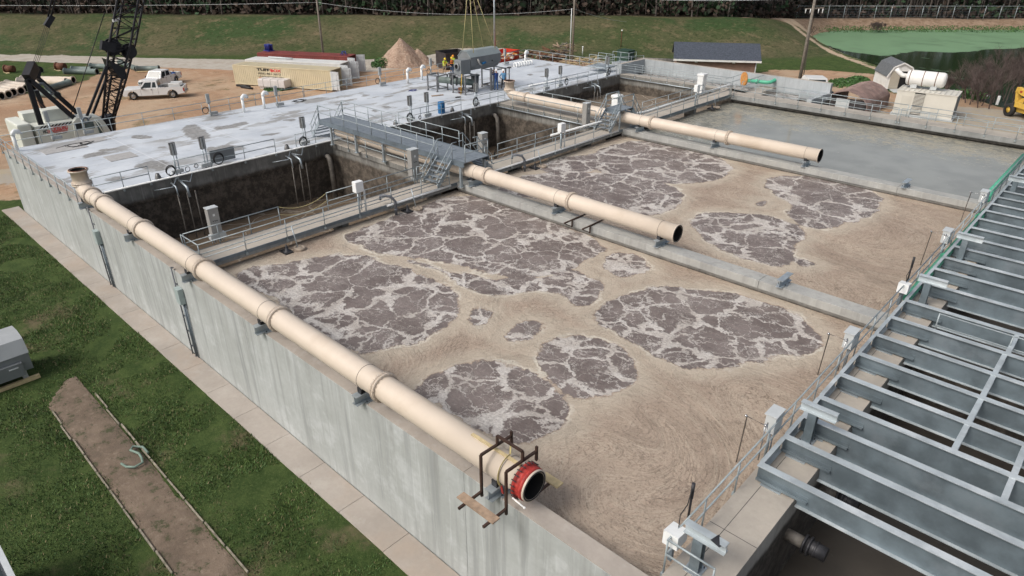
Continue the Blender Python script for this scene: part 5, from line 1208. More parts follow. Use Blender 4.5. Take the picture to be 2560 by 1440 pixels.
clet('(855) 861-2872', 'txtblack', cL*.262, cH-1.03, .27, cL*.235); clet('TUFFBOXCONTAINERS.COM', 'txtblack', cL*.25, cH-1.27, .1, cL*.27); clet('PORTABLE & SECURE STORAGE SOLUTIONS', 'txtred', cL*.27, cH-1.48, .09, cL*.235)
# pails and gear on the container roofs
p = at(671, 127, -1.85)
k = 0
for i in range(3):
    for j in range(2):
        for l in range(1):
            q = p + Vector((.42*i-.4, .42*j-.1, .1)); t = MB(); t.lathe(q, (0,0,1), [(0, 0), (0, .17), (.75, .2), (.78, .2), (.78, 0)], 14)
            t.build('pail', M['navy'], label='%s blue pail of the %s row on the maroon container roof' % (['left', 'middle', 'right'][i], ['front', 'rear'][j]), cat='pail', group='blue pails on a pallet')
t = MB(); t.box(p.x-.75, p.x+.75, p.y-.4, p.y+.6, -1.86, -1.76); t.build('pallet', M['navy'], label='blue pallet under the pails on the maroon container', cat='pallet')
q = at(860, 138, -1.85); t = MB()
for k in range(4): a = k*1.6; t.path([q+Vector((math.cos(a)*.5, math.sin(a)*.4, 0)), q+Vector((math.cos(a+1)*.2, math.sin(a+1)*.25, .55)), q+Vector((math.cos(a+2.4)*.5, math.sin(a+2.4)*.5, .1))], .045, 6)
t.build('stacked_stands', M['navy'], label='purple blue folded stands on the right end of the maroon container roof', cat='stand')
t = MB(); a, b = at(672, 145, -1.84), at(731, 149, -1.84); t.tube(a+Vector((0,0,.12)), b+Vector((0,0,.12)), .12, 10); t.build('pipe', M['cablt'], label='grey pipe lying on the white container roof', cat='pipe')
# wrapped bundle and black pipes in front of the tan container
a = at(640, 222, GZ); t = MB(); t.M = Matrix.Translation(a + Vector((.3,.2,0))) @ Matrix.Rotation(math.atan2(ux.y, ux.x), 4, 'Z')
t.cbox(0, 3.9, 0, 1.5, .28, 1.25, .12); o = t.build('wrapped_bundle', M['wrap'], label='white plastic wrapped bundle standing before the tan container', cat='bundle')
t2 = MB(); t2.M = t.M
for x in (.8, 1.9, 3.0): t2.box(x-.03, x+.03, -.012, 1.512, .27, 1.262)
t2.build('strap', M['cab'], o)
t3 = MB(); t3.M = t.M; 
for y in (.15, 1.2): t3.box(.1, 3.8, y, y+.12, 0, .27)
t3.build('bearer', M['wrap2'], o)
for i, (p0, p1) in enumerate((((592, 213), (625, 217)), ((603, 217), (631, 221)))):
    t = MB(); t.tube(at(*p0, GZ+.14), at(*p1, GZ+.14), .14, 12); t.build('black_pipe', M['black'], label=['longer black pipe on the dirt before the tan container', 'shorter black pipe in front of the longer one'][i], cat='pipe')
# dirt pile
def pile():
    c = at(1003, 160, GZ); bm = bmesh.new(); bmesh.ops.create_grid(bm, x_segments=90, y_segments=90, size=7.0)
    c2 = at(1045, 158, GZ) - c
    for v in bm.verts:
        d1 = math.hypot(v.co.x*.95, v.co.y*.95); d2 = math.hypot(v.co.x-c2.x, v.co.y-c2.y); n_ = mnoise.fractal(v.co*.9, 1, 2, 5)*.22 + mnoise.noise(v.co*.35)*.3
        z = max(3.75 - d1*1.02, 2.0 - d2*.8, (2.3 - math.hypot(v.co.x-c2.x*.5, v.co.y-c2.y*.5-.5)*.8)); v.co.z = max(-.3, z + (n_ if z > -.1 else 0)*min(1, max(0, z+.6)))
    me = bpy.data.meshes.new('dirt_pile'); bm.to_mesh(me); bm.free()
    for f in me.polygons: f.use_smooth = True
    m, nt, b = newmat('crumbly_red_soil'); g = N(nt); p_ = g.pos()
    cc = g.mix(g.ramp(g.noise(p_, 1.2, 7, .75), .35, .65), (.29, .19, .135), (.43, .32, .24)); cc = g.mix(g.ramp(g.vor(p_, 3.2), .1, .5), (.5, .37, .29), cc)
    g.link(cc, b.inputs['Base Color']); b.inputs['Roughness'].default_value = .95; g.bump(b, g.noise(p_, 4, 8, .8), 1, .15); me.materials.append(m)
    o = bpy.data.objects.new('dirt_pile', me); COL.objects.link(o); o.location = c; LOCS[o.name] = c; tag(o, 'pointed heap of crumbly reddish soil behind the deck', 'dirt pile')
pile()
# pipes lying on the grass and dirt
def gpipe(p0, p1, r, mat, label, z=None, bell=True):
    a, b = at(*p0, GZ+r), at(*p1, GZ+r); d = (b-a); L = d.length; root = None
    t = MB(); t.lathe(a, d, [(.25, 0), (.02, r*.86), (0, r*.86), (0, r*1.22), (.12, r*1.22), (.12, r), (L-.12, r), (L-.12, r*1.22), (L, r*1.22), (L, r*.86), (L-.02, r*.86)], 20)
    o = t.build('spare_pipe', M[mat], label=label, cat='pipe', group='spare pipes lying on the ground'); t = MB()
    t.lathe(a+d.normalized()*(L-1.0), d, [(0, 0), (0, r*.85), (1.0, r*.85)], 18); t.build('bore', M['bore'], o)
cr_lab = ['cream spare pipe, nearest the picture edge in the row', 'second cream spare pipe from the left', 'third cream spare pipe from the left', 'fourth cream spare pipe from the left', 'fifth cream spare pipe from the left', 'sixth cream spare pipe, partly behind the crane mast']
for i, (p0, p1) in enumerate((((-60, 238), (5, 240)), ((-40, 230), (22, 236)), ((-20, 224), (34, 231)), ((-5, 218), (53, 227)), ((8, 214), (66, 221)), ((18, 209), (84, 218)))): gpipe(p0, p1, .42, 'cream', cr_lab[i])
gpipe((46, 203), (166, 205), .42, 'cream', 'long cream spare pipe lying behind the row, nearer one'); gpipe((55, 198), (184, 200), .42, 'cream', 'long cream spare pipe lying farthest back')
gpipe((162, 178), (243, 179), .38, 'pvcgrey', 'grey green spare pipe on the grass, front one of two'); gpipe((180, 172), (230, 173), .34, 'pvcgrey', 'grey green spare pipe just behind the front one')
gpipe((226, 165), (270, 166), .36, 'pvcgrey', 'grey green spare pipe seen through the crane boom'); gpipe((120, 222), (172, 206), .38, 'pvcgrey', 'grey green spare pipe lying diagonally below the cream ones'); gpipe((84, 234), (146, 238), .36, 'pvcgrey', 'grey green spare pipe behind the crane mast foot')
gpipe((342, 172), (398, 171), .36, 'pvcgrey', 'grey green spare pipe behind the crew cab pickup'); gpipe((300, 156), (342, 172), .34, 'pvcgrey', 'grey green spare pipe running to the roadside'); gpipe((68, 175), (104, 175), .36, 'pvcgrey', 'short grey green spare pipe left of the mast')
for px, l, s_ in (((22, 172), 'round dark valve body on boards at the left edge', .55), ((150, 166), 'rusty pipe fitting with flange on the grass', .6)):
    p = at(*px, GZ+.5); t = MB(); t.tube(p+Vector((-.4,-.3,0)), p+Vector((.5,.5,0)), s_*.8, 14); t.torus(p+Vector((-.4,-.3,0)), (.8,.7,0), s_*.85, .1, 18, 6); o = t.build('pipe_fitting', M['rust'], label=l, cat='fitting')
    t = MB(); t.box(p.x-1, p.x+.9, p.y-.6, p.y-.2, GZ, GZ+.06); t.build('board', M['woodlt'], o)
for px, l in (((232, 184), 'pale board lying on the grass behind the boom'), ((360, 180), 'pale timber stack behind the crew cab pickup')):
    p = at(*px, GZ+.05); t = MB(); t.bar(p+Vector((-.7,-.8,.06)), p+Vector((.5,.9,.06)), .25, .1); t.build('board', M['woodlt'], label=l, cat='board')
# ------------------------------------------------------------------ dumpsters, junk, cabinets
def dumpster(pl, pr, hpx, mat, label, wd=2.3, back=1):
    a, b = at(*pl, GZ), at(*pr, GZ); u = (b-a); L = u.length; u.normalize(); v = Vector((-u.y, u.x, 0)); v = v if v.x < 0 else -v
    Mx = Matrix((u, v, Vector((0,0,1)))).transposed().to_4x4(); Mx.translation = a; Hh = hz(a, hpx)-GZ
    root = thing('dumpster', label, 'dumpster', a); 
    def mb(): t = MB(); t.M = Mx; return t
    for nm, bx in (('side', (0, L, 0, .08)), ('side', (0, L, wd-.08, wd)), ('end_wall', (0, .08, .08, wd-.08)), ('end_wall', (L-.08, L, .08, wd-.08))):
        t = mb(); t.box(*bx, .15, Hh); t.build(nm, mat, root)
    t = mb(); t.box(.08, L-.08, .08, wd-.08, .15, .3); t.build('floor', mat, root)
    for y in (-.06, wd-.02): t = mb(); t.box(-.06, L+.06, y, y+.1, Hh-.1, Hh+.02); t.build('top_rail', mat, root)
    for k in range(int(L/.9)): t = mb(); t.box(.3+.9*k, .38+.9*k, -.07, 0, .15, Hh-.1); t.build('rib', mat, root)
    return root, a, u, L, Hh, Mx
M['darkbox'] = simple('dark_rusty_container', (.035, .032, .035), .7, .1, .4, 2, (.1, .05, .03), .5)
dumpster((1116, 176), (1172, 170), 134, M['darkbox'], 'dark open dumpster behind the workers', 3.2)
rd, a, u, L, Hh, Mx = dumpster((1244, 162), (1298, 148), 137, M['redd'], 'bright red open dumpster with white lettering behind the deck corner', 2.6)
text('lettering', 'MARCK', M['txtwhite'], a+u*L*.36-Vector((Mx[0][1], Mx[1][1], 0))*.085+Vector((0,0,Hh*.56)), u, (0,0,1), Hh*.26, rd, L*.32)
text('lettering', '1-888-430', M['txtwhite'], a+u*L*.4-Vector((Mx[0][1], Mx[1][1], 0))*.085+Vector((0,0,Hh*.26)), u, (0,0,1), Hh*.22, rd, L*.34)
rr = random.Random(5)
def heap(px, label, n, sx, sy, h, mats, seed, kind_len=(1.0, 2.6), z0=None, name='scrap_heap'):
    rr = random.Random(seed); c = at(*px, GZ) if z0 is None else at(*px, z0); root = thing(name, label, 'scrap', c)
    for m_ in mats:
        t = MB()
        for k in range(n//len(mats)):
            p = c + Vector(((rr.random()-.5)*sx, (rr.random()-.5)*sy, rr.random()*h)); a = rr.random()*math.pi; L = rr.uniform(*kind_len)/2; d_ = Vector((math.cos(a), math.sin(a), (rr.random()-.5)*.4))*L
            t.bar(p-d_, p+d_, rr.uniform(.06, .25), rr.uniform(.04, .14))
        o = t.build('scrap_pieces', M[m_], root); o['kind'] = 'stuff'
heap((1362, 152), 'dark pile of rusty scrap and old timber behind the far deck railing', 120, 5, 7, 1.5, ('rust', 'wood', 'darksteel'), 3)
heap((1410, 150), 'stacked grey pallets beside the utility pole', 50, 2, 2.5, 2.4, ('wood', 'pole'), 4, (1.2, 1.3), name='pallet_stack')
heap((1465, 158), 'low pile of pale lumber right of the utility pole', 60, 5, 6, .4, ('woodlt', 'wood'), 6, (2, 3.5), name='lumber_pile')
heap((1262, 145), 'mixed rubbish heaped in the red dumpster', 40, 2.0, 3.5, .6, ('white', 'orange', 'woodlt'), 8, (.4, 1.0), z0=-2.9, name='rubbish')
p = at(1563, 158, GZ); t = MB(); t.cbox(p.x-1, p.x+1, p.y-.9, p.y+.9, GZ, GZ+1.9, .04); o = t.build('transformer', M['darkgreen'], label='dark green transformer box beside the tall basin wall', cat='transformer')
t = MB(); t.box(p.x-1.04, p.x+1.04, p.y-.94, p.y+.94, GZ+1.86, GZ+1.95); t.build('lid', M['darkgreen'], o)
for px, l in (((1456, 133), 'small white marker post right of the utility pole'), ((1552, 118), 'thin brown pole with white cap on the grass slope')):
    p = at(px[0], px[1]+6, GZ+.2) if px[0] < 1500 else at(1552, 118, -3.6); h_ = 1.3 if px[0] < 1500 else 2.6; t = MB(); t.tube(p, p+Vector((0,0,h_)), .06, 8); o = t.build('marker_post', M['rust'] if h_ > 2 else M['whitepl'], label=l, cat='post'); t = MB(); t.sphere(p+Vector((0,0,h_)), .13, 10, 6); t.build('cap', M['whitepl'], o)
a, b = at(1588, 150, GZ+.4), at(1686, 154, GZ+.4); t = MB(); t.tube(a, b, .4, 14); t.build('long_pipe', M['cabdirty'], label='long brownish pipe lying on the grass left of the dark roofed building', cat='pipe')
# ------------------------------------------------------------------ brick building
def brick():
    zE = -1.75; fL, fR = at(1684, 147, zE), at(1904, 153, zE); u = (fR-fL); L = u.length; u.normalize(); v = Vector((-u.y, u.x, 0)); v = v if v.y > 0 else -v
    Mx = Matrix((u, v, Vector((0,0,1)))).transposed().to_4x4(); Mx.translation = Vector((fL.x, fL.y, 0)); root = thing('brick_building', 'long low brown brick building with a dark blue grey shingle roof', 'building', (fL.x, fL.y, GZ))
    def mb(): t = MB(); t.M = Mx; return t
    W_ = 6.4; zr = zE + 1.75
    t = mb(); t.box(.45, L-.45, .5, W_-.5, GZ, zE-.02); t.build('wall', M['brick'], root)
    t = mb(); t.add([(0,0,zE), (L,0,zE), (L,W_/2,zr), (0,W_/2,zr), (0,W_,zE), (L,W_,zE), (0,0,zE-.1), (L,0,zE-.1), (L,W_/2,zr-.1), (0,W_/2,zr-.1), (0,W_,zE-.1), (L,W_,zE-.1)],
        [(0,1,2,3), (3,2,5,4), (6,9,8,7), (9,10,11,8), (0,6,7,1), (4,5,11,10), (1,7,8,2), (2,8,11,5), (0,3,9,6), (3,4,10,9)]); t.build('roof', M['shingle'], root)
    t = mb(); t.box(-.02, L+.02, -.06, -.005, zE-.24, zE-.01); t.build('fascia_board', M['whitec'], root)
    for x in (L*.25, L*.68): t = mb(); t.box(x, x+.35, .25, .5, zE-.42, zE-.24); t.build('wall_lamp', M['whitepl'], root)
    for x in (L-.55,): t = mb(); t.tube((x, .42, GZ), (x, .42, zE-.2), .07, 8); t.build('downspout', M['cablt'], root)
brick()
# ------------------------------------------------------------------ utility poles and wires
def pole(px, label, topx=None, h=13, r=.17, mat='pole', z=GZ):
    p = at(*px, z); root = thing('utility_pole', label, 'utility pole', p)
    t = MB(); t.tube(p, p+Vector((0,0,h)), r, 12, r*.62); t.build('shaft', M[mat], root); return root, p
def cyl_part(root, a, b, r, mat, name, n=8): t = MB(); t.tube(a, b, r, n); return t.build(name, M[mat], root)
r1, q1 = pole((812, 166), 'leaning wooden utility pole standing by the tan container')
r2, q2 = pole((1237, 150), 'straight grey steel light pole behind the lowered machine', mat='galv', r=.16)
r3, q3 = pole((1430, 160), 'wooden utility pole beside the pallet stack', r=.17)
cyl_part(r3, q3+Vector((-.25,-.25,0)), q3+Vector((-.25,-.25,7.8)), .07, 'cablt', 'conduit')
r4, q4 = pole((1994, 226), 'tallest wooden utility pole at right with crossarm and dangling wires', r=.22, h=15)
cyl_part(r4, q4+Vector((.2,.75,0)), q4+Vector((-.05,.2,9.6)), .06, 'pole', 'guy_strut')
zc = hz(q4, 22); c = Vector((q4.x, q4.y, zc)); t = MB(); t.bar(c-Vector((.7,.7,0)), c+Vector((.9,.9,.1)), .1, .12); t.build('crossarm', M['pole'], r4)
for k in (-.6, -.2, .5, .85): cyl_part(r4, c+Vector((k,k,.0)), c+Vector((k,k,-.5)), .06, 'whitepl', 'insulator')
t = MB(); t.path([c+Vector((.1,.1,-.3)), c+Vector((.2,.3,-1.4)), c+Vector((.1,.2,-2.2)), c+Vector((.35,.6,-2.7)), c+Vector((.6,.9,-2.3)), c+Vector((.3,.6,-2.0)), c+Vector((.15,.3,-2.8))], .03, 6); t.build('cable_loop', M['rubber'], r4)
def wire(a, b, s_, label, r=.022):
    t = MB(); t.path(sag(a, b, 0, s_, 24), r, 5); t.build('wire', M['cablt'], label=label, cat='wire', group='overhead wires')
w1 = Vector((q1.x, q1.y, hz(q1, 6))); w3 = Vector((q3.x, q3.y, hz(q3, 22))); wl = Vector((q1.x, q1.y, 0)) + Vector((-75, -66, 0)); wl.z = w1.z + .6
wire(wl, w1, .8, 'overhead wire from the left edge to the leaning pole'); wire(w1, w3, 1.15, 'sagging overhead wire between the leaning pole and the middle pole'); wire(w3, at(1600, 56, -1.5), .5, 'overhead wire dropping right from the middle pole')
wire(Vector((q3.x, q3.y, hz(q3, -16))), Vector((q4.x, q4.y, hz(q4, -6))), .6, 'top overhead wire crossing towards the tallest pole')
# ------------------------------------------------------------------ crest fence
rt = thing('chain_link_fence', 'long chain link fence along the crest beside the woods at right', 'fence', at(1990, 48, -3.5))
f0, f1 = at(1990, 47, -3.4), at(3000, 48, -3.55); n = 26
for k in range(n+1):
    p = f0.lerp(f1, k/n); h_ = 2.6
    t = MB(); t.tube(p+Vector((0,0,-.5)), p+Vector((0,0,h_)), .06, 6); t.tube(p+Vector((0,0,h_)), p+Vector((.25,-.25,h_+.4)), .04, 5); t.build('fence_post', M['galvrail'], rt)
t = MB(); t.tube(f0+Vector((0,0,2.6)), f1+Vector((0,0,2.6)), .045, 6); t.build('top_rail', M['galvrail'], rt)
t = MB()
for z in (.15, .5, .85, 1.2, 1.55, 1.9, 2.15): t.tube(f0+Vector((0,0,z)), f1+Vector((0,0,z)), .014, 4)
o = t.build('wire_mesh', M['galvdark'], rt); o['kind'] = 'stuff'
# ------------------------------------------------------------------ woodland beyond the crest
def woodland():
    rng = np.random.default_rng(11); pts = []; cre = [np.array(c) for c in crest]
    seg = [(a, b) for a, b in zip(cre[:-1], cre[1:])]; wts = np.array([np.linalg.norm(b-a) for a, b in seg]); wts = wts/wts.sum()
    def place(n, d0, d1):
        k = rng.choice(len(seg), n, p=wts); u_ = rng.random(n); d = rng.uniform(d0, d1, n); out = []
        for i in range(n):
            a, b = seg[k[i]]; e = (b-a)/np.linalg.norm(b-a); q = a+(b-a)*u_[i] + np.array([-e[1], e[0]])*d[i]; out.append((q[0], q[1], crz[k[i]]+(crz[k[i]+1]-crz[k[i]])*u_[i] - .3))
        return np.array(out)
    t = MB(); rr = random.Random(2)
    for (x, y, zb_) in place(900, 2.5, 16):
        h = rr.uniform(7, 19); r = rr.uniform(.07, .22); b = Vector((x, y, zb_)); tp = b + Vector((rr.uniform(-1.2, 1.2), rr.uniform(-1.2, 1.2), h))
        t.tube(b, tp, r, 5, r*.3, cap=False)
        for _ in range(4):
            f = rr.uniform(.12, .75); s_ = b.lerp(tp, f); t.tube(s_, s_ + Vector((rr.uniform(-2, 2), rr.uniform(-2, 2), rr.uniform(.6, 2.4))), r*.35, 4, .02, cap=False)
    wt = t.build('woodland', [M['bark'], M['leafd'], M['leafb'], M['leafg']], label=None, kind='stuff'); bm = None
    N_ = 52000; P3 = place(N_, 2.0, 20); P = P3[:, :2]; z = (rng.random(N_)**1.1)*12; hi = rng.random(N_) < .22; z[hi] = 11+rng.random(hi.sum())*11; low = rng.random(N_) < .38; z[low] = .1 + rng.random(low.sum())*2.6; hh = z.copy(); z = z + P3[:, 2]
    nz = np.array([mnoise.noise(Vector((x*.13, y*.13, zz*.15))) for (x, y), zz in zip(P, z)]); keep = (nz > -.25) | low; P, z, hh = P[keep], z[keep], hh[keep]; nz = nz[keep]; n = len(P)
    s = rng.uniform(.18, .55, n)*np.where(hh > 8, 3.2, 1); a = rng.normal(size=(n, 3)); a /= np.linalg.norm(a, axis=1)[:, None]; b = rng.normal(size=(n, 3)); b = np.cross(a, b); b /= np.linalg.norm(b, axis=1)[:, None]
    c = np.concatenate([P, z[:, None]], 1); q = np.stack([c - a*s[:, None] - b*s[:, None]*.6, c + a*s[:, None] - b*s[:, None]*.5, c + a*s[:, None]*.9 + b*s[:, None]*.7, c - a*s[:, None]*.8 + b*s[:, None]*.5], 1)
    me = bpy.data.meshes.new('leaves'); me.vertices.add(n*4); me.vertices.foreach_set('co', (q.reshape(-1, 3) - np.array(wt.location)).ravel()); me.loops.add(n*4); me.loops.foreach_set('vertex_index', np.arange(n*4, dtype=np.int32))
    me.polygons.add(n); me.polygons.foreach_set('loop_start', np.arange(0, n*4, 4, dtype=np.int32)); me.polygons.foreach_set('loop_total', np.full(n, 4, np.int32))
    nn = np.array([mnoise.noise(Vector((x*.06+5, y*.06, 0))) for x, y in P]); mi = np.where(rng.random(n) < .5, 1, 2); mi = np.where((nn > .1) & (rng.random(n) < .6), 3, mi); mi = np.where((hh < 1.8) & (rng.random(n) < .5), 2, mi)
    me.polygons.foreach_set('material_index', mi.astype(np.int32)); me.update()
    bm = bmesh.new(); bm.from_mesh(wt.data); bm.from_mesh(me); bm.to_mesh(wt.data); bm.free(); bpy.data.meshes.remove(me)
    tag(wt, 'dark wood of bare trunks and evergreens behind the grass bank', None, None, 'stuff')
M['bark'] = simple('dark_bark', (.10, .085, .075), .9, 0, .3, 2); M['leafd'] = simple('dark_leaves', (.022, .030, .018), .9, 0, .45, .3); M['leafb'] = simple('brown_undergrowth', (.066, .046, .035), .9, 0, .45, .3); M['leafg'] = simple('evergreen_leaves', (.028, .058, .026), .9, 0, .4, .3)
woodland()
# big bare shrub at right
def bareshrub(px, hpx, rad, label, seed, n=260, mat='twig', zb=GZ):
    rr = random.Random(seed); b = at(*px, zb); h = hz(b, hpx)-b.z; root = thing('bare_shrub', label, 'shrub', b); t = MB()
    def grow(p, d, L, r, lv):
        q = p + d*L; t.tube(p, q, r, 4 if lv else 6, r*.6, cap=False)
        if lv >= 4: return
        for _ in range(4 if lv < 3 else 6):
            nd = (d + Vector((rr.uniform(-.75, .75), rr.uniform(-.75, .75), rr.uniform(-.15, .55)))).normalized(); grow(p.lerp(q, rr.uniform(.5, 1)), nd, L*rr.uniform(.55, .8), r*.55, lv+1)
    for k in range(15):
        a = rr.random()*6.28; s_ = rr.random()*rad*.6; grow(b+Vector((math.cos(a)*s_, math.sin(a)*s_, 0)), Vector((math.cos(a)*.55*rr.random(), math.sin(a)*.55*rr.random(), 1)).normalized(), h*.33, .07, 0)
    o = t.build('twigs', M[mat], root); return o
M['twig'] = simple('brown_twigs', (.10, .075, .068), .9, 0, .25, 1.5)
bareshrub((2490, 262), 122, 8, 'big dense bare brown shrub at the pond shore', 3)
bareshrub((2555, 250), 96, 8, 'taller bare brown shrub at the right picture edge', 4); bareshrub((2420, 250), 172, 6, 'lower bare brown shrub left of the big one by the pond', 6)
bareshrub((2195, 74), 50, 2, 'small bare bush on the far pond bank', 5, zb=-4.3)
def leafy(px, r, h, label, seed, n=900, zb=GZ):
    rng = random.Random(seed); b = at(*px, zb); t = MB()
    for k in range(n):
        a = rng.random()*6.28; d_ = rng.random()**.6*r; z = rng.random()*h*(1-.6*(d_/r)**2); c = b+Vector((math.cos(a)*d_, math.sin(a)*d_*1.3, z)); u_ = Vector((rng.gauss(0,1), rng.gauss(0,1), rng.gauss(0,1))).normalized()*.16; v_ = u_.orthogonal().normalized()*.09
        t.add([c-u_, c+v_, c+u_, c-v_], [(0,1,2,3)])
    return t.build('weed_clump', M['leafw'], label=label, cat='weeds', group='weed clumps', kind='stuff')
M['leafw'] = simple('weed_leaves', (.05, .12, .03), .8, 0, .4, 2)
for px, r, h, l in (((960, 165), 1.6, 1.3, 'green weeds at the left foot of the soil heap'), ((2120, 210), 2.6, .5, 'low green weeds left of the little barn'), ((2145, 204), 1.4, .7, 'small weeds touching the barn corner'),
                    ((700, 222), 1.6, .3, 'low weeds before the tan container'), ((2420, 238), 2.2, .5, 'green weeds at the foot of the bare shrub')): leafy(px, r, h, l, int(px[0]))
for i, x in enumerate(range(2060, 2560, 55)): leafy((x, 76), 3.4, .9, 'green bank weeds, patch %s along the far pond edge' % ['nearest the two track road', 'second from the left', 'third from the left', 'fourth from the left', 'middle one', 'right of the middle one', 'third from the right', 'second from the right', 'last before the picture edge', 'at the picture edge'][i], x, 260, -4.85)
M['cblack'] = simple('crane_black', (.010, .010, .014), .45, .2, .3, 2)
M['framegrey'] = simple('frame_grey', (.17, .175, .185), .5, .2, .1, 3)
M['pvcdark'] = simple('dark_grey_casting', (.06, .066, .07), .5, .1, .2, 3)
M['eqhood'] = simple('hood_grey_green', (.25, .29, .30), .4, 0, .05, 2)
M['orangeb'] = simple('orange_brown_disc', (.55, .25, .07), .7, 0, .2, 4)
M['ply'] = simple('plywood', (.42, .27, .15), .8, 0, .15, 3)
M['tancloth'] = simple('tan_rope', (.42, .33, .25), .9)
M['rust2'] = M['rust']
# ================================================================== crane
XN_, XF_ = -62.0, -65.2
def PX(px, X=XN_): return atx(px[0], px[1], X)
cr_ = thing('crawler_crane', 'white crawler crane with black lattice boom and red lettering behind the deck', 'crane', (-63.6, 14.5, GZ))
def yzpoly(pxs, X0, X1, name, mat, bev=0, parent=cr_):
    pts = [(PX(p, X0).y, PX(p, X0).z) for p in pxs]; t = MB(); t.prism(pts, X0, X1, axis='x'); return t.build(name, mat, parent)
M['cranew'] = simple('crane_cream_white', (.66, .68, .62), .4, 0, .04, 1, (.5, .48, .4), .25)
zb_ = -2.9
hy0, hy1 = PX((66, 330)).y, PX((205, 318)).y; zt = PX((66, 320)).z
t = MB(); t.cbox(XF_, XN_, hy0+.6, hy1, zb_, zt, .08); t.build('engine_housing', M['cranew'], cr_)
cy0, cy1 = PX((40, 315)).y, PX((72, 312)).y
t = MB(); t.cbox(XF_-.1, XN_+.1, cy0, cy1+.1, zb_-.6, PX((40, 313)).z, .15); t.build('counterweight', M['cranew'], cr_)
yzpoly([(183, 306), (192, 295), (250, 292), (262, 306), (283, 338), (284, 352), (190, 352)], XN_+.25, XN_-1.5, 'cab', M['cranew'])
yzpoly([(188, 309), (203, 306), (206, 322), (190, 324)], XN_+.27, XN_+.2, 'side_window', M['glass'])
yzpoly([(211, 306), (233, 304), (238, 320), (213, 322)], XN_+.27, XN_+.2, 'side_window', M['glasslt'])
yzpoly([(238, 303), (247, 304), (262, 334), (250, 335)], XN_+.27, XN_+.2, 'front_window', M['glasslt'])
t = MB(); t.cbox(XF_+.3, XF_+1.6, hy0+.4, hy0+3.2, zt-.1, zt+.75, .06); t.build('winch_cover', M['cranew'], cr_)
t = MB(); t.cbox(XN_-1.9, XN_-.9, hy1-2.2, hy1-.5, zt-.1, zt+.9, .1); t.build('roof_box', M['cranew'], cr_)
t = MB(); t.box(XF_+.2, XN_-.2, hy0+.5, hy1+2.2, zb_-.5, zb_-.02); t.build('deck_frame', M['black'], cr_)
t = MB(); t.box(XN_-.1, XN_+.04, hy0+.3, hy1+2.3, zb_-.75, zb_-.45); t.build('lower_beam', M['cablt'], cr_)
for x in (XN_-.4, XF_+.6):
    t = MB(); n = 10; pr = [(hy0+.2 + .55 - .55*math.sin(math.pi*k/n), GZ+.55-.55*math.cos(math.pi*k/n)) for k in range(n+1)] + [(hy1+1.8 + .55*math.sin(math.pi*k/n), GZ+.55+.55*math.cos(math.pi*k/n)) for k in range(n+1)]
    t.prism(pr, x-.45, x+.45, axis='x'); t.build('track', M['black'], cr_)
yy = [hy0+.8 + k*(hy1-hy0-1.0)/11 for k in range(12)]
for y in yy: t = MB(); t.prism([(y, zt-.28), (y+.28, zt-.06), (y+.42, zt-.06), (y+.14, zt-.28)], XN_+.002, XN_+.008, axis='x'); t.build('hazard_mark', M['black'], cr_)
for k in range(4): t = MB(); t.prism([(cy0+.5+k*.42, zb_-.55), (cy0+.75+k*.42, zb_-.55), (cy0+.45+k*.42, zb_-.1), (cy0+.2+k*.42, zb_-.1)], XN_+.104, XN_+.11, axis='x'); t.build('hazard_stripe', M['txtred'], cr_)
def ctext(s, mat, pxl, pxr, hh, bold=0):
    a, b = PX(pxl), PX(pxr); text('lettering', s, M[mat], (XN_+.012, a.y, (a.z+b.z)/2), (0,1,0), (0,0,1), hh, cr_, b.y-a.y, bold=bold)
a_ = PX((131, 326)); ctext('CROSSLAND', 'txtred', (130.5, 328), (171, 325), .40, .03); ctext('CONSTRUCTION COMPANY, INC.', 'txtred', (134, 332), (171, 329.5), .13); ctext('HC', 'txtblack', (109, 334), (120, 333), .26, .03); ctext('110', 'txtred', (120.5, 333), (129, 332), .26, .03); ctext('WWW.CROSSLANDCONSTRUCTION.COM', 'txtblack', (140, 335), (167, 333), .09)
t = MB(); t.torus(PX((214, 301), XN_+.5), (1,0,0), .2, .07, 14, 6); t.path([PX((212, 303), XN_+.3), PX((216, 306), XN_+.6), PX((228, 291), XN_+.5)], .05, 6); t.build('mirror', M['galvdark'], cr_)
for a, b in (((66, 296), (90, 283)), ((90, 283), (125, 282)), ((66, 296), (70, 318))): t = MB(); t.tube(PX(a, XF_+.8), PX(b, XF_+.8), .04, 6); t.build('walkway_rail', M['cranew'], cr_)
for a, b in (((240, 298), (278, 336)), ((236, 298), (262, 336))): t = MB(); t.tube(PX(a, XN_+.35), PX(b, XN_+.6), .045, 6); t.build('cab_guard', M['cranew'], cr_)
# gantry
g1 = thing_child('gantry', cr_)
for nm, a, b, X, w_ in (('front_leg', (70, 195), (186, 296), XN_-.4, .3), ('front_leg', (92, 193), (205, 293), XF_+.7, .3), ('rear_leg', (68, 200), (104, 316), XN_-.4, .3), ('rear_leg', (90, 226), (118, 294), XF_+.7, .26)):
    t = MB(); t.bar(PX(a, X), PX(b, X), w_, w_*1.15); t.build(nm, M['cblack'], g1)
t = MB(); t.bar(PX((70, 197), XN_-.4), PX((84, 163), XN_-1.4), .55, .75); t.build('sheave_block', M['cblack'], g1)
t = MB(); t.bar(PX((88, 196), XN_-1.6), PX((92, 165), XN_-1.8), .4, .5); t.build('sheave_block', M['cblack'], g1)
for a, b in (((93, 214), (106, 208)), ((120, 240), (132, 233)), ((106, 208), (133, 234)), ((96, 222), (126, 240))): t = MB(); t.bar(PX(a, XN_-.9), PX(b, XN_-1.6), .16, .16); t.build('cross_brace', M['galvdark'], g1)
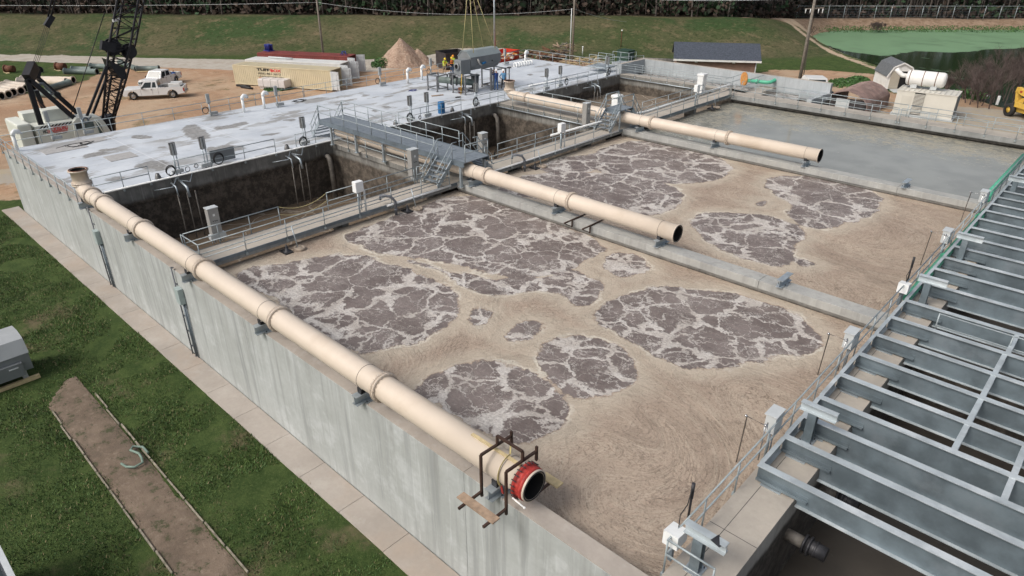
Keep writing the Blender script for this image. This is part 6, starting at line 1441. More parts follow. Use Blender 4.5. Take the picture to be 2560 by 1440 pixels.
b2 = PX((122, 48), XN_-1.2); t = MB(); t.bar(PX((115, 66), XN_-1.2), PX((131, 40), XN_-1.2), .42, .35); t.build('bridle_block', M['cblack'], g1)
for k in range(4): t = MB(); t.tube(PX((80+4.4*k, 164), XN_-1.0-.15*k), PX((112+4.6*k, 66), XN_-1.0-.1*k), .014, 5); t.build('hoist_rope', M['cblack'], g1)
for k in range(2): p0, p1 = PX((120+8*k, 42), XN_-1.1-.3*k), PX((131+9*k, -8), XN_-1.2-.3*k); t = MB(); t.tube(p0, p0+(p1-p0)*4, .06, 6); t.build('pendant', M['cblack'], g1)
for a, b, X in (((217, 290), (266, 165), XN_-.5), ((231, 288), (268, 190), XF_+1.1)): t = MB(); t.bar(PX(a, X), PX(b, X), .17, .17); t.build('boom_stop', M['cblack'], g1)
t = MB(); t.tube(PX((171, 306), XN_-1.5), PX((262, 30), XN_-1.5), .035, 5); t.build('load_line', M['cblack'], g1)
for a, b in (((88, 246), (146, 311)), ((108, 258), (128, 290))): t = MB(); t.tube(PX(a, XF_+.9), PX(b, XF_+.9), .022, 5); t.build('cable', M['rust'], g1)
# lattice boom
bm_ = thing_child('boom', cr_)
XB1, XB2 = XN_-.5, XN_-2.3
CH = [[PX(p, XB1) for p in ((257, 296), (265, 192), (274, 104), (293, 0))], [PX(p, XB1) for p in ((277, 312), (305, 196), (327, 106), (346, 0))],
      [PX(p, XB2) for p in ((264, 290), (279, 186), (291, 98), (308, 0))], [PX(p, XB2) for p in ((283, 305), (317, 192), (340, 102), (360, 0))]]
for c_ in CH: c_.append(c_[-1] + (c_[-1]-c_[-2])*1.7)
def along(c_, f):
    f = min(f, len(c_)-1.001); i = int(f); return c_[i].lerp(c_[i+1], f-i)
for c_ in CH: t = MB(); t.path(c_, .095, 8); t.build('chord', M['cblack'], bm_)
fs = [0, .22, .42, .60, .76, .9, 1.05] ; 
while fs[-1] < 3.9: fs.append(fs[-1] + (.2 if fs[-1] < 2 else .27))
for i, (fa, fb) in enumerate(zip(fs[:-1], fs[1:])):
    for a, b in ((0, 1), (2, 3), (0, 2), (1, 3)):
        p, q = (a, b) if i % 2 else (b, a); t = MB(); t.tube(along(CH[p], fa), along(CH[q], fb), .038, 5); t.tube(along(CH[a], fb), along(CH[b], fb), .036, 5); t.build('lacing', M['cblack'], bm_)
t = MB(); t.path([PX((262, 290), XN_-1.4), PX((270, 305), XN_-1.4), PX((272, 340), XN_-1.4)], .6, 6); t.build('boom_foot', M['cblack'], bm_)
for px, r_ in (((281, 117), .85), ((322, 128), .75)): c = PX(px, XN_-1.3); t = MB(); t.tube(c-Vector((.5,0,0)), c+Vector((.5,0,0)), r_*.62, 18); t.tube(c-Vector((.06,0,0)), c+Vector((.06,0,0)), r_*.8, 18); t.build('sheave', M['cblack'], bm_)
t = MB(); pl = [PX(p, XN_-.35) for p in ((272, 150), (312, 170), (318, 200), (300, 196), (280, 170))]; t.prism([(p.y, p.z) for p in pl], XN_-.35, XN_-1.9, axis='x'); t.build('fly_bracket', M['cblack'], bm_)
t = MB(); t.bar(PX((271, 105), XN_-.3), PX((268, 128), XN_-.3), .5, 1.0); t.build('hoist_bracket', M['cblack'], bm_)
t = MB(); t.bar(PX((282, 52), XN_-.4), PX((298, 48), XN_-.9), .1, .2); t.build('angle_sign', M['white'], bm_)
# ================================================================== vehicles
def pickup(label, crew, px_f, px_r, mats='truckw', side=1, ends=None):
    """front wheel contact pixel, rear wheel contact pixel (near side)"""
    a, b = (at(*px_f, GZ), at(*px_r, GZ)) if ends is None else ends; wb = (b-a).length; u = (b-a).normalized(); v = Vector((-u.y, u.x, 0)); v = v if v.x < 0 else -v
    root = thing('pickup_truck', label, 'pickup truck', a + v*.9); Mx = Matrix((u, v, Vector((0,0,1)))).transposed().to_4x4(); Mx.translation = a; k = wb/3.9
    # local: x from front wheel (0) to rear wheel (3.9); y 0 near side .. 1.95 ; front bumper -.95 ; tail 5.15
    S = Mx @ Matrix.Scale(k, 4); W_ = 1.95
    def mb(): t = MB(); t.M = S; return t
    def arch(cx, r=.5, n=8): return [(cx + r*math.cos(math.pi - math.pi*i/n), .42 + r*math.sin(math.pi*i/n)) for i in range(n+1)]
    cabx1 = 3.05 if crew else 2.62
    low = [(-.92, .45)] + arch(0, .52) + arch(3.9, .52) + [(5.1, .55), (5.12, 1.12), (cabx1, 1.12), (cabx1, 1.14), (.72, 1.14), (-.75, 1.02), (-.93, .85)]
    t = mb(); t.prism(low, 0, W_, axis='y'); bd = t.build('body', M[mats], root)
    t = mb(); t.cbox(-.8, .75, .06, W_-.06, .98, 1.15, .05); t.build('hood', M[mats], root)
    # greenhouse, tapered
    x0, x1, h0, h1 = .72, cabx1, 1.13, 1.86
    vs = [(x0, .04, h0), (x1, .04, h0), (x1, W_-.04, h0), (x0, W_-.04, h0), (x0+.62, .2, h1), (x1-.12, .2, h1), (x1-.12, W_-.2, h1), (x0+.62, W_-.2, h1)]
    t = mb(); t.add(vs, [(0,3,2,1), (4,5,6,7), (0,1,5,4), (1,2,6,5), (2,3,7,6), (3,0,4,7)]); t.build('cab', M[mats], root)
    def quad(p0, p1, p2, p3, nm, out):
        t = mb(); o_ = Vector(out)*.012; vs = [Vector(p)+o_ for p in (p0, p1, p2, p3)] + [Vector(p)-o_ for p in (p0, p1, p2, p3)]; t.add(vs, [(0,1,2,3), (7,6,5,4), (0,4,5,1), (1,5,6,2), (2,6,7,3), (3,7,4,0)]); t.build(nm, M['glass'], root)
    L3 = lambda a, b, f: tuple(a[i]+(b[i]-a[i])*f for i in range(3))
    def onside(fx, fz, y0, y1): 
        zz = h0 + (h1-h0)*fz; y = y0 + (y1-y0)*fz; xa = x0+.62*fz; xb = x1-.12*fz; return (xa + (xb-xa)*fx, y, zz)
    for (ya, yb, oy) in ((.04, .2, -1), (W_-.04, W_-.2, 1)):
        cuts = ((.10, .46), (.53, .9)) if crew else ((.10, .6), (.67, .9))
        for c0, c1 in cuts: quad(onside(c0+.0, .12, ya, yb), onside(c1, .12, ya, yb), onside(c1, .84, ya, yb), onside(c0+.04, .84, ya, yb), 'side_window', (0, oy, .2))
    quad(L3(L3(vs[0], vs[4], .08), L3(vs[3], vs[7], .08), .06), L3(L3(vs[0], vs[4], .08), L3(vs[3], vs[7], .08), .94), L3(L3(vs[0], vs[4], .92), L3(vs[3], vs[7], .92), .93), L3(L3(vs[0], vs[4], .92), L3(vs[3], vs[7], .92), .07), 'windshield', (-1, 0, .6))
    quad(L3(L3(vs[1], vs[5], .2), L3(vs[2], vs[6], .2), .1), L3(L3(vs[1], vs[5], .2), L3(vs[2], vs[6], .2), .9), L3(L3(vs[1], vs[5], .85), L3(vs[2], vs[6], .85), .88), L3(L3(vs[1], vs[5], .85), L3(vs[2], vs[6], .85), .12), 'rear_window', (1, 0, .2))
    t = mb(); t.box(cabx1+.06, 5.0, .1, W_-.1, 1.06, 1.135); t.build('bed_opening', M['black'], root)
    for bx in ((cabx1+.02, 5.1, 0, .11), (cabx1+.02, 5.1, W_-.11, W_), (5.0, 5.12, .11, W_-.11)): t = mb(); t.box(*bx, 1.1, 1.2); t.build('bed_rail', M[mats], root)
    t = mb(); t.box(-1.0, -.9, .05, W_-.05, .42, .62); t.build('front_bumper', M['chrome'], root); t = mb(); t.box(5.12, 5.24, .1, W_-.1, .45, .66); t.build('rear_bumper', M['chrome'], root)
    t = mb(); t.box(-.97, -.9, .42, W_-.42, .64, .98); t.build('grille', M['darksteel'], root)
    for y in (.06, W_-.36): t = mb(); t.box(-.95, -.86, y, y+.3, .7, .94); t.build('headlight', M['glasslt'], root)
    for y in (-.012, W_-.1): t = mb(); t.box(5.02, 5.14, y, y+.11, .72, 1.08); t.build('tail_light', M['lampred'], root)
    for y in (-.22, W_+.02): t = mb(); t.box(1.0, 1.12, y, y+.2, 1.12, 1.32); t.build('mirror', M['black'], root)
    for x in ((1.75, 2.75) if crew else (1.85,)): t = mb(); t.box(x, x+.14, -.02, 0, .98, 1.04); t.build('door_handle', M['black'], root)
    for x in ((.85, 1.82, 2.85) if crew else (.85, 1.98, 2.55)): t = mb(); t.box(x, x+.015, -.006, 0, .5, 1.12); t.build('door_seam', M['darksteel'], root)
    for x in (0, 3.9):
        for y in (.02, W_-.28):
            t = mb(); t.lathe((x, y, .39), (0,1,0), [(0, .25), (.0, .36), (.04, .39), (.22, .39), (.26, .36), (.26, .25)], 22); wh = t.build('wheel', M['rubber'], root)
            t = mb(); t.lathe((x, y+.02, .39), (0,1,0), [(0, 0), (0, .08), (.03, .12), (.03, .2), (0, .25), (.2, .25), (.2, 0)], 16); t.build('rim', M['chrome'], wh)
    return root, S, W_
M['truckw'] = simple('truck_white', (.74, .75, .75), .25, 0, .03, 1, (.5, .42, .33), .15)
A0 = at(387, 227, GZ); u0 = Vector((math.cos(R(126)), math.sin(R(126)), 0)); pickup('white crew cab pickup truck parked behind, its nose towards the left', True, 0, 0, ends=(A0+u0*1.0, A0+u0*5.1))
tr, S, W_ = pickup('white extended cab pickup truck in front, loaded with white boxes', False, (335, 251), (434, 246))
for i, (x, y, z) in enumerate(((3.6, .3, 1.14), (3.7, 1.2, 1.14))):
    t = MB(); t.M = S; t.cbox(x, x+1.15, y, y+.45, z, z+.38, .03); t.build('tool_box', M['white'], label=['front white tool box in the bed of the nearer pickup', 'rear white tool box in the bed of the nearer pickup'][i], cat='tool box')
t = MB(); t.M = S; t.cbox(2.75, 2.95, .5, .75, 1.14, 1.4, .02); t.cbox(2.95, 3.5, .9, 1.6, 1.14, 1.38, .02); t.build('cooler', M['cab'], label='small grey load behind the cab of the nearer pickup', cat='cooler')
# dark pickup with white cab roof at the right, seen from behind
def rearpickup():
    a, b = at(2018, 262, GZ), at(2092, 264, GZ); root = thing('pickup_truck', 'dark pickup with white roof parked behind the far walkway beside the brown carport', 'pickup truck', a)
    u = (b-a).normalized(); W_ = 2.0; v = Vector((-u.y, u.x, 0)); v = v if v.y > 0 else -v; Mx = Matrix((u, v, Vector((0,0,1)))).transposed().to_4x4(); Mx.translation = a
    def mb(): t = MB(); t.M = Mx @ Matrix.Scale(1.35, 4); return t
    t = mb(); t.cbox(0, W_, .0, 5.4, .4, 1.1, .08); t.build('body', M['truckd'], root)
    t = mb(); t.add([(.03,1.8,1.1),(W_-.03,1.8,1.1),(W_-.03,4.0,1.1),(.03,4.0,1.1),(.2,1.95,1.85),(W_-.2,1.95,1.85),(W_-.2,3.5,1.85),(.2,3.5,1.85)], [(0,3,2,1),(4,5,6,7),(0,1,5,4),(1,2,6,5),(2,3,7,6),(3,0,4,7)]); t.build('cab', M['truckw'], root)
    t = mb(); t.add([(.2,1.80,1.2),(W_-.2,1.80,1.2),(W_-.32,1.93,1.75),(.32,1.93,1.75),(.2,1.85,1.2),(W_-.2,1.85,1.2),(W_-.32,1.97,1.75),(.32,1.97,1.75)], [(0,1,2,3),(7,6,5,4),(0,4,5,1),(1,5,6,2),(2,6,7,3),(3,7,4,0)]); t.build('rear_window', M['glass'], root)
    t = mb(); t.add([(W_-.02,1.95,1.2),(W_-.02,3.8,1.2),(W_-.16,3.4,1.76),(W_-.16,2.1,1.76),(W_-.06,1.95,1.2),(W_-.06,3.8,1.2),(W_-.2,3.4,1.76),(W_-.2,2.1,1.76)], [(0,1,2,3),(7,6,5,4),(0,4,5,1),(1,5,6,2),(2,6,7,3),(3,7,4,0)]); t.build('side_window', M['glass'], root)
    t = mb(); t.box(.1, W_-.1, .15, 1.7, 1.02, 1.115); t.build('bed_opening', M['black'], root)
    for x in (.02, W_-.27):
        for y in (.9, 4.4): t = mb(); t.lathe((x, y, .38), (1,0,0), [(0, 0), (0, .36), (.04, .39), (.22, .39), (.25, .36), (.25, 0)], 18); t.build('wheel', M['rubber'], root)
    t = mb(); t.box(.05, W_-.05, -.1, .0, .45, .62); t.build('rear_bumper', M['chrome'], root)
M['truckd'] = simple('dark_truck_paint', (.03, .035, .04), .25, .2, .1, 1); rearpickup()
# ================================================================== brown arched carport
def carport():
    z0 = GZ; a = at(2062, 290, GZ+.0); L1 = at(2060, 262, -2.2); root = thing('arched_carport', 'low rounded carport with rusty brown ribbed roof', 'shelter', at(2130, 270, GZ))
    # arch spans across X, runs along Y
    c = at(2115, 262, -3.6); Wd, Ln = 4.6, 7.5; x0, y0 = c.x-2.1, c.y-1.0; n = 12
    prof = [(0, GZ), (.05, GZ+1.3), (.45, GZ+1.75), (1.2, GZ+2.2), (2.3, GZ+2.5), (3.4, GZ+2.2), (4.15, GZ+1.75), (4.55, GZ+1.3), (4.6, GZ)]
    t = MB(); k = 0; inner = [(x*.97+.07, z-.06) for x, z in prof]
    for i in range(len(prof)-1):
        (xa, za), (xb, zb) = prof[i], prof[i+1]; (xc, zc), (xd, zd) = inner[i], inner[i+1]
        t.add([(x0+xa, y0, za), (x0+xb, y0, zb), (x0+xb, y0+Ln, zb), (x0+xa, y0+Ln, za), (x0+xc, y0, zc), (x0+xd, y0, zd), (x0+xd, y0+Ln, zd), (x0+xc, y0+Ln, zc)], [(0,1,2,3), (7,6,5,4), (0,4,5,1), (2,6,7,3)])
    t.build('roof_sheet', M['rustroof'], root)
    for j in range(20):
        y = y0+.2+j*(Ln-.4)/19; t = MB(); t.path([(x0+x, y, z+.02) for x, z in prof[1:-1]], .035, 5); t.build('roof_rib', M['rustroof'], root)
    t = MB(); t.box(x0+.3, x0+4.3, y0+.4, y0+.45, GZ, GZ+1.6); t.build('gable_panel', M['darkbox'], root)
    t = MB(); t.box(x0+1.2, x0+2.6, y0+.3, y0+.38, GZ, GZ+1.5); t.build('door', M['cablt'], root)
M['rustroof'] = simple('rusty_brown_roof', (.22, .155, .14), .7, .1, .25, 1.2, (.33, .27, .25), .6)
carport()
# ================================================================== generator building with tank
def genset():
    A, B = at(2248, 285, GZ), at(2380, 300, GZ); zt = -1.75
    fl, fr = at(2243, 224, zt), at(2396, 241, zt); br = at(2418, 229, zt); u = (fr-fl); L = u.length; u.normalize(); v = (br-fr); Wd = v.length; v = Vector((-u.y, u.x, 0)); v = v if v.dot(br-fr) > 0 else -v
    Wd = max(2.6, (br-fr).dot(v)); Mx = Matrix((u, v, Vector((0,0,1)))).transposed().to_4x4(); Mx.translation = Vector((fl.x, fl.y, 0)); root = thing('generator_enclosure', 'beige generator enclosure with louvre strip and ribbed roof', 'generator', (fl.x, fl.y, GZ))
    def mb(): t = MB(); t.M = Mx; return t
    t = mb(); t.box(.05, L-.05, .05, Wd-.05, GZ+.25, zt-.08); t.build('wall', M['beige'], root)
    t = mb(); t.box(-.1, L+.1, -.1, Wd+.1, GZ, GZ+.25); t.build('base', M['cablt'], root)
    t = mb(); t.box(0, L, 0, Wd, zt-.08, zt)
    for k in range(12): t.box(.1+k*(L-.2)/11.5, .16+k*(L-.2)/11.5, 0, Wd, zt, zt+.06)
    t.build('roof', M['beige'], root)
    t = mb(); t.box(L*.31, L*.48, .0, .04, GZ+.3, zt-.1); lv_ = t.build('louvre_recess', M['black'], root)
    for k in range(16): z = GZ+.38+k*(zt-GZ-.55)/16; t = mb(); t.box(L*.31, L*.48, -.03, .02, z, z+.07); t.build('louvre_blade', M['beige'], lv_)
    for j in range(2): t = mb(); t.box(L-.05, L-.0, Wd*(.12+.42*j), Wd*(.48+.42*j), GZ+.45, zt-.2); t.build('end_louvre', M['galvdark'], root)
    for x0, x1, z1 in ((.11, .28, .8), (.62, .76, .45)): 
        t = mb(); H_ = zt-GZ; t.box(L*x0, L*x1, .03, .045, GZ+.35, GZ+H_*z1); t.build('access_door', M['beige2'], root)
    for x0, x1 in ((.06, .3), (.5, .75)):
        t = mb()
        for k in range(9): x = L*x0+(x1-x0)*L*k/8; t.box(x-.03, x+.03, -.5, -.46, GZ, GZ+.75)
        t.box(L*x0, L*x1, -.5, -.46, GZ+.7, GZ+.78); t.build('guard_fence', M['cablt'], root)
    # horizontal tank on its own saddles above the roof
    ta, tb = at(2275, 199, zt+1.25), at(2368, 213, zt+1.25)
    return zt, fl, u, v, L, Wd
M['beige'] = simple('beige_panel', (.60, .58, .52), .5, 0, .04, 1); M['beige2'] = simple('beige_door', (.55, .53, .47), .5, 0, .04, 1)
zt_, fl_, u_, v_, L_, Wd_ = genset()
r_ = .78; cc = Vector((fl_.x, fl_.y, zt_+.28+r_)) + v_*(Wd_*.62); ta = cc + u_*(L_*.06); tb = cc + u_*(L_*.72)
tk = thing('muffler_tank', 'white cylindrical tank with rusty straps lying on the beige enclosure', 'tank', (cc.x, cc.y, zt_))
d = tb-ta; Lt = d.length; t = MB(); t.lathe(ta, d, [(-.0, 0), (.0, r_*.75), (.12, r_*.93), (.3, r_), (Lt-.35, r_), (Lt-.15, r_*.9), (Lt-.02, r_*.55), (Lt, 0)], 32); t.build('shell', M['whitec'], tk)
for f in (.08, .42, .74): t = MB(); t.lathe(ta + d*f, d, [(0, r_+.004), (0, r_+.02), (.07, r_+.02), (.07, r_+.004)], 32); t.build('strap', M['rust2'], tk)
for f in (.25, .75): c = ta+d*f; t = MB(); t.box(c.x-.3, c.x+.3, c.y-.5, c.y+.5, zt_+.06, zt_+.5); t.build('saddle', M['cablt'], tk)
t = MB(); t.path([ta+Vector((0,0,.1))+d*0, ta-d.normalized()*.5+Vector((0,0,.12)), ta-d.normalized()*.95+Vector((0,0,.45)), ta-d.normalized()*1.2+Vector((0,0,.75))], .24, 12); t.build('exhaust_elbow', M['whitec'], tk)
M['rust2'] = M['rust']
# ================================================================== little barn shaped shed
def shed():
    zE = -2.35; a = at(2180, 178, zE)   # eave at the far left corner of the side wall
    b0 = at(2211, 225, GZ); b1 = at(2248, 224, GZ); c0 = at(2181, 207, GZ)
    side = (c0-b0); Ls = side.length; s_ = side.normalized(); f_ = Vector((-s_.y, s_.x, 0)); f_ = f_ if f_.dot(b1-b0) > 0 else -f_; Wd = 3.1; Ls = max(Ls, 3.5)
    Mx = Matrix((f_, s_, Vector((0,0,1)))).transposed().to_4x4(); Mx.translation = Vector((b0.x, b0.y, GZ)); root = thing('storage_shed', 'small white gambrel roofed shed with an open tan door', 'shed', b0)
    def mb(): t = MB(); t.M = Mx; return t
    hE, hK, hR = 1.75, 2.75, 3.25; k = 1.0
    gam = [(0, hE), (.55, hK), (Wd/2, hR), (Wd-.55, hK), (Wd, hE)]
    t = mb(); t.prism([(0, .12)] + gam + [(Wd, .12)], 0.03, Ls-.03, axis='y'); t.build('wall', M['whitec'], root)
    t = mb()
    g2 = [(-.12, hE-.15), (.5, hK+.06), (Wd/2, hR+.07), (Wd-.5, hK+.06), (Wd+.12, hE-.15)]
    for p, q in zip(g2[:-1], g2[1:]): t.add([(p[0], -.12, p[1]), (q[0], -.12, q[1]), (q[0], Ls+.1, q[1]), (p[0], Ls+.1, p[1]), (p[0], -.12, p[1]+.06), (q[0], -.12, q[1]+.06), (q[0], Ls+.1, q[1]+.06), (p[0], Ls+.1, p[1]+.06)], [(0,3,2,1), (4,5,6,7), (0,1,5,4), (2,3,7,6), (1,2,6,5), (3,0,4,7)])
    t.build('roof', M['greyshingle'], root)
    t = mb()
    for p, q in zip(g2[:-1], g2[1:]): t.bar((p[0], -.15, p[1]-.03), (q[0], -.15, q[1]-.03), .05, .16)
    t.build('gable_trim', M['whitec'], root)
    t = mb(); t.box(1.45, 2.65, .0, .04, .2, 2.3); t.build('door_opening', M['black'], root)
    t = mb(); t.box(.35, 1.42, -.05, .02, .2, 2.3); t.build('door', M['beigedoor'], root)
    t = mb(); t.add([(.6, -1.5, .02), (2.4, -1.5, .02), (2.4, 0, .14), (.6, 0, .14), (.6, -1.5, -.02), (2.4, -1.5, -.02), (2.4, 0, .0), (.6, 0, .0)], [(0,1,2,3), (7,6,5,4), (0,4,5,1), (1,5,6,2), (2,6,7,3), (3,7,4,0)]); t.build('ramp', M['cablt'], root)
M['greyshingle'] = simple('grey_shingles', (.115, .125, .135), .9, 0, .2, 5, bump=.3); M['beigedoor'] = simple('tan_door', (.40, .365, .30), .6, 0, .05, 2); shed()
# ================================================================== yellow telehandler
def tele():
    a = at(2518, 290, GZ); b = at(2566, 305, GZ); u = (b-a); wb = 3.1; u.normalize(); v = Vector((-u.y, u.x, 0)); v = v if v.y > 0 else -v
    Mx = Matrix((u, v, Vector((0,0,1)))).transposed().to_4x4(); Mx.translation = a; root = thing('telehandler', 'yellow telescopic handler cut by the right picture edge', 'telehandler', a)
    def mb(): t = MB(); t.M = Mx; return t
    for x in (0, wb):
        for y in (0, 2.1):
            t = mb(); t.lathe((x, y-.2, .68), (0,1,0), [(0, .32), (0, .6), (.06, .68), (.38, .68), (.44, .6), (.44, .32)], 26); w_ = t.build('wheel', M['rubber'], root)
            t = mb(); t.lathe((x, y-.17, .68), (0,1,0), [(0, 0), (0, .12), (.08, .2), (.05, .33), (.3, .33), (.3, 0)], 18); t.build('rim', M['yellow'], w_)
    t = mb(); t.cbox(-.4, wb+.9, .25, 1.85, .6, 1.1, .06); t.build('chassis', M['yellow'], root)
    t = mb(); t.prism([(-.35, 1.1), (1.1, 1.1), (1.1, 1.9), (.1, 1.9), (-.35, 1.5)], 1.0, 2.2, axis='y'); t.build('engine_cover', M['yellow'], root)
    t = mb(); t.cbox(.5, 2.1, -.1, .95, 1.1, 1.65, .05); t.build('side_cover', M['yellow'], root)
    t = mb(); t.cbox(1.5, 2.6, -.05, .95, 1.5, 2.7, .06); t.build('cab', M['glass'], root)
    t = mb(); t.bar((-.9, 1.1, 2.6), (4.4, 1.1, 1.7), .5, .55); t.build('boom', M['yellow'], root)
    t = mb(); t.bar((-.7, 1.1, 2.4), (-.3, 1.1, 1.0), .5, .35); t.build('boom_pivot', M['yellow'], root)
    t = mb(); t.box(-.3, .0, .83, .845, 2.4, 2.6); t.build('red_decal', M['red'], root)
tele()
for px, l, hh in (((2371, 190+113), 'white marker post at the right beside the telehandler', 1.0), ((2310, 258), 'small white block lying on the pond bank', .35)):
    px = (2372, 262) if hh > .5 else (2470, 243); p = at(px[0]+(120 if hh > .5 else 0), px[1], GZ); t = MB(); t.cbox(p.x-.14, p.x+.14, p.y-.14, p.y+.14, GZ, GZ+hh, .03); t.build('marker', M['whitepl'], label=l, cat='marker')
# ================================================================== green pipe, orange disc, white valve pipes at the far corner
t = MB(); t.path([(-29.6, 64.8, .45), (-27.6, 64.9, .5), (-27.3, 65.0, .55), (-27.2, 66.6, .75), (-27.1, 66.75, .7), (-27.1, 66.85, .4), (-27.1, 66.9, -3.5)], .17, 14); o = t.build('green_pipe', M['green'], label='bent mint green pipe at the far corner beyond the orange disc', cat='pipe')
for p in ((-28.6, 64.85, .47), (-27.2, 66.2, .7), (-27.1, 66.9, -.6)): t = MB(); t.sphere(p, .23, 12, 8); t.build('joint_collar', M['green'], o)
t = MB(); t.tube((-28.7, 62.1, 1.05), (-28.62, 62.2, 1.05), .62, 28); o = t.build('life_ring_board', M['orangeb'], label='orange brown disc hanging on the railing at the far corner', cat='safety board'); t = MB(); t.box(-28.6, -28.57, 61.95, 62.4, .8, 1.3); t.build('label_plate', M['strap'], o)
for pts, l, r in (([(-26.2, 72.5, -3.3), (-24.0, 73.4, -3.3)], 'thick white capped pipe lying behind the basin corner', .38), ([(-26.5, 73.8, -3.0), (-25.6, 74.2, -3.0)], 'short white flanged valve body behind the basin corner', .5), ([(-25.6, 70.6, -4.0), (-24.6, 70.9, -4.0)], 'short white pipe end low behind the basin corner', .34), ([(-31.5, 82, -3.9), (-30.6, 79.5, -2.4)], 'grey white chute pipe rising behind the basin', .35)):
    t = MB(); t.tube(pts[0], pts[1], r, 16); o = t.build('white_pipe', M['whitepl'], label=l, cat='pipe'); t = MB(); t.tube(Vector(pts[0])*.98+Vector(pts[1])*.02, Vector(pts[0])*.92+Vector(pts[1])*.08, r*1.2, 16); t.build('pipe_flange', M['whitepl'], o)
for px, l in (((1975, 243), 'brown plywood crate with a blue tub before the tallest pole'),):
    p = at(*px, GZ); t = MB(); t.cbox(p.x-.9, p.x+1.2, p.y-.7, p.y+.7, GZ, GZ+1.0, .03); o = t.build('plywood_crate', M['ply'], label=l, cat='crate'); t = MB(); t.box(p.x-.8, p.x-.1, p.y-.85, p.y-.71, GZ+.2, GZ+.6); t.build('blue_tub', M['blue'], o)
for px, l in (((2010, 300), 'white boxes beside the dark pickup behind the far walkway'),):
    p = at(2025, 275, GZ); t = MB(); t.cbox(p.x-.6, p.x+.9, p.y-1, p.y+1, GZ, GZ+.8, .05); t.build('white_crate', M['whitepl'], label='low white crate beside the dark pickup behind the far walkway', cat='crate')
M['dummy2'] = M['black']
a, b = at(2095, 202, GZ+.1), at(2180, 206, GZ+.1); t = MB(); t.bar(a, b, .7, .1); t.build('slab', M['cablt'], label='pale flat slab lying beside the barn in the weeds', cat='slab')
# ================================================================== the machine being lowered and its frames
tn = thing('lowered_machine', 'grey octagonal machine housing hanging from yellow slings over a frame', 'machine', (-47.2, 45.8, 1.85))
cx, cz_, rr_ = -47.35, 2.72, .92
oc = [(cx + rr_*math.cos(R(22.5+45*k)), cz_ + rr_*math.sin(R(22.5+45*k))) for k in range(8)]
t = MB(); t.prism(oc, 44.2, 48.1, axis='y'); t.build('housing', M['eqgrey'], tn)
t = MB(); t.prism([(cx + (rr_+.03)*math.cos(R(22.5+45*k)), cz_ + (rr_+.03)*math.sin(R(22.5+45*k))) for k in (0, 1, 2, 3)] + [(cx + (rr_-.03)*math.cos(R(22.5+45*k)), cz_ + (rr_-.03)*math.sin(R(22.5+45*k))) for k in (3, 2, 1, 0)], 44.15, 48.13, axis='y'); t.build('hood', M['eqhood'], tn)
t = MB(); t.cbox(-47.4, -46.5, 42.95, 44.15, 1.72, 2.98, .03); t.build('inlet_box', M['eqgrey'], tn)
t = MB(); t.lathe((-46.95, 42.95, 2.42), (0,-1,0), [(0, .2), (0, .33), (.14, .33), (.14, .2)], 24); fl = t.build('inlet_flange', M['eqgrey'], tn)
t = MB(); t.tube((-46.95, 42.93, 2.42), (-46.95, 42.9, 2.42), .2, 20); t.build('bore', M['bore'], fl)
t = MB(); t.path([(-46.42, 45.0, 2.9), (-46.3, 45.1, 2.5), (-46.35, 45.4, 2.3)], .09, 8); t.build('bracket', M['cab'], tn); t = MB(); t.tube((-46.35, 45.5, 2.45), (-46.35, 45.95, 2.5), .1, 10); t.build('motor', M['blue'], tn)
t = MB(); t.tube((-46.46, 46.9, 2.55), (-46.42, 46.9, 2.55), .06, 10); t.build('port', M['black'], tn)
M['dummy3'] = M['black']
apex = atx(1172, -60, -47.3)
for i, (px, X) in enumerate((((1165, 128), -46.6), ((1184, 126), -48.0), ((1190, 124), -48.0), ((1222, 122), -46.7))):
    q = [(-46.55, 44.6, 3.45), (-48.1, 44.7, 3.5), (-48.1, 47.4, 3.5), (-46.6, 47.5, 3.5)][i]
    t = MB(); t.tube(q, apex, .03, 6); t.build('lifting_sling', M['strap'], label=['left front yellow sling holding the lowered machine', 'left rear yellow sling holding the lowered machine', 'right rear yellow sling holding the lowered machine', 'slanting right front yellow sling holding the lowered machine'][i], cat='sling', group='yellow lifting slings')
t = MB(); t.tube(apex, apex+Vector((0,0,9)), .05, 6); t.build('hoist_cable', M['strap'], label='hoist cable above the four yellow slings', cat='cable')
t = MB(); t.tube((-46.3, 42.85, 1.85), (-46.45, 42.8, .02), .035, 6); t.build('tag_line', M['yellow'], label='bright yellow strap hanging beside the grey frame down to the deck', cat='strap')
def frame3(x0, x1, y0, y1, h, label, mid=None, w_=.1, base=True):
    root = thing('steel_frame', label, 'frame', ((x0+x1)/2, (y0+y1)/2, 0), group='grey steel equipment frames')
    for x in (x0, x1):
        for y in (y0, y1): t = MB(); t.box(x-w_/2, x+w_/2, y-w_/2, y+w_/2, .02, h); t.box(x-w_, x+w_, y-w_, y+w_, 0, .02); t.build('leg', M['framegrey'], root)
    for z in ((h-.05,) + ((.25,) if base else ()) + ((mid,) if mid else ())):
        for a, b in (((x0, y0), (x1, y0)), ((x1, y0), (x1, y1)), ((x1, y1), (x0, y1)), ((x0, y1), (x0, y0))): 
            A, B = Vector((a[0], a[1], z)), Vector((b[0], b[1], z)); e = (B-A).normalized()*(w_/2+.001); t = MB(); t.bar(A+e, B-e, w_*.8, w_*.8); t.build('cross_bar', M['framegrey'], root)
    return root
frame3(-47.75, -46.1, 43.05, 44.35, 1.68, 'middle grey steel frame under the hanging inlet box'); frame3(-47.7, -46.15, 46.75, 48.4, 1.75, 'right grey steel frame under the far end of the machine')
frame3(-50.3, -49.0, 42.2, 43.5, 1.45, 'left grey steel frame standing beside the pipes'); 
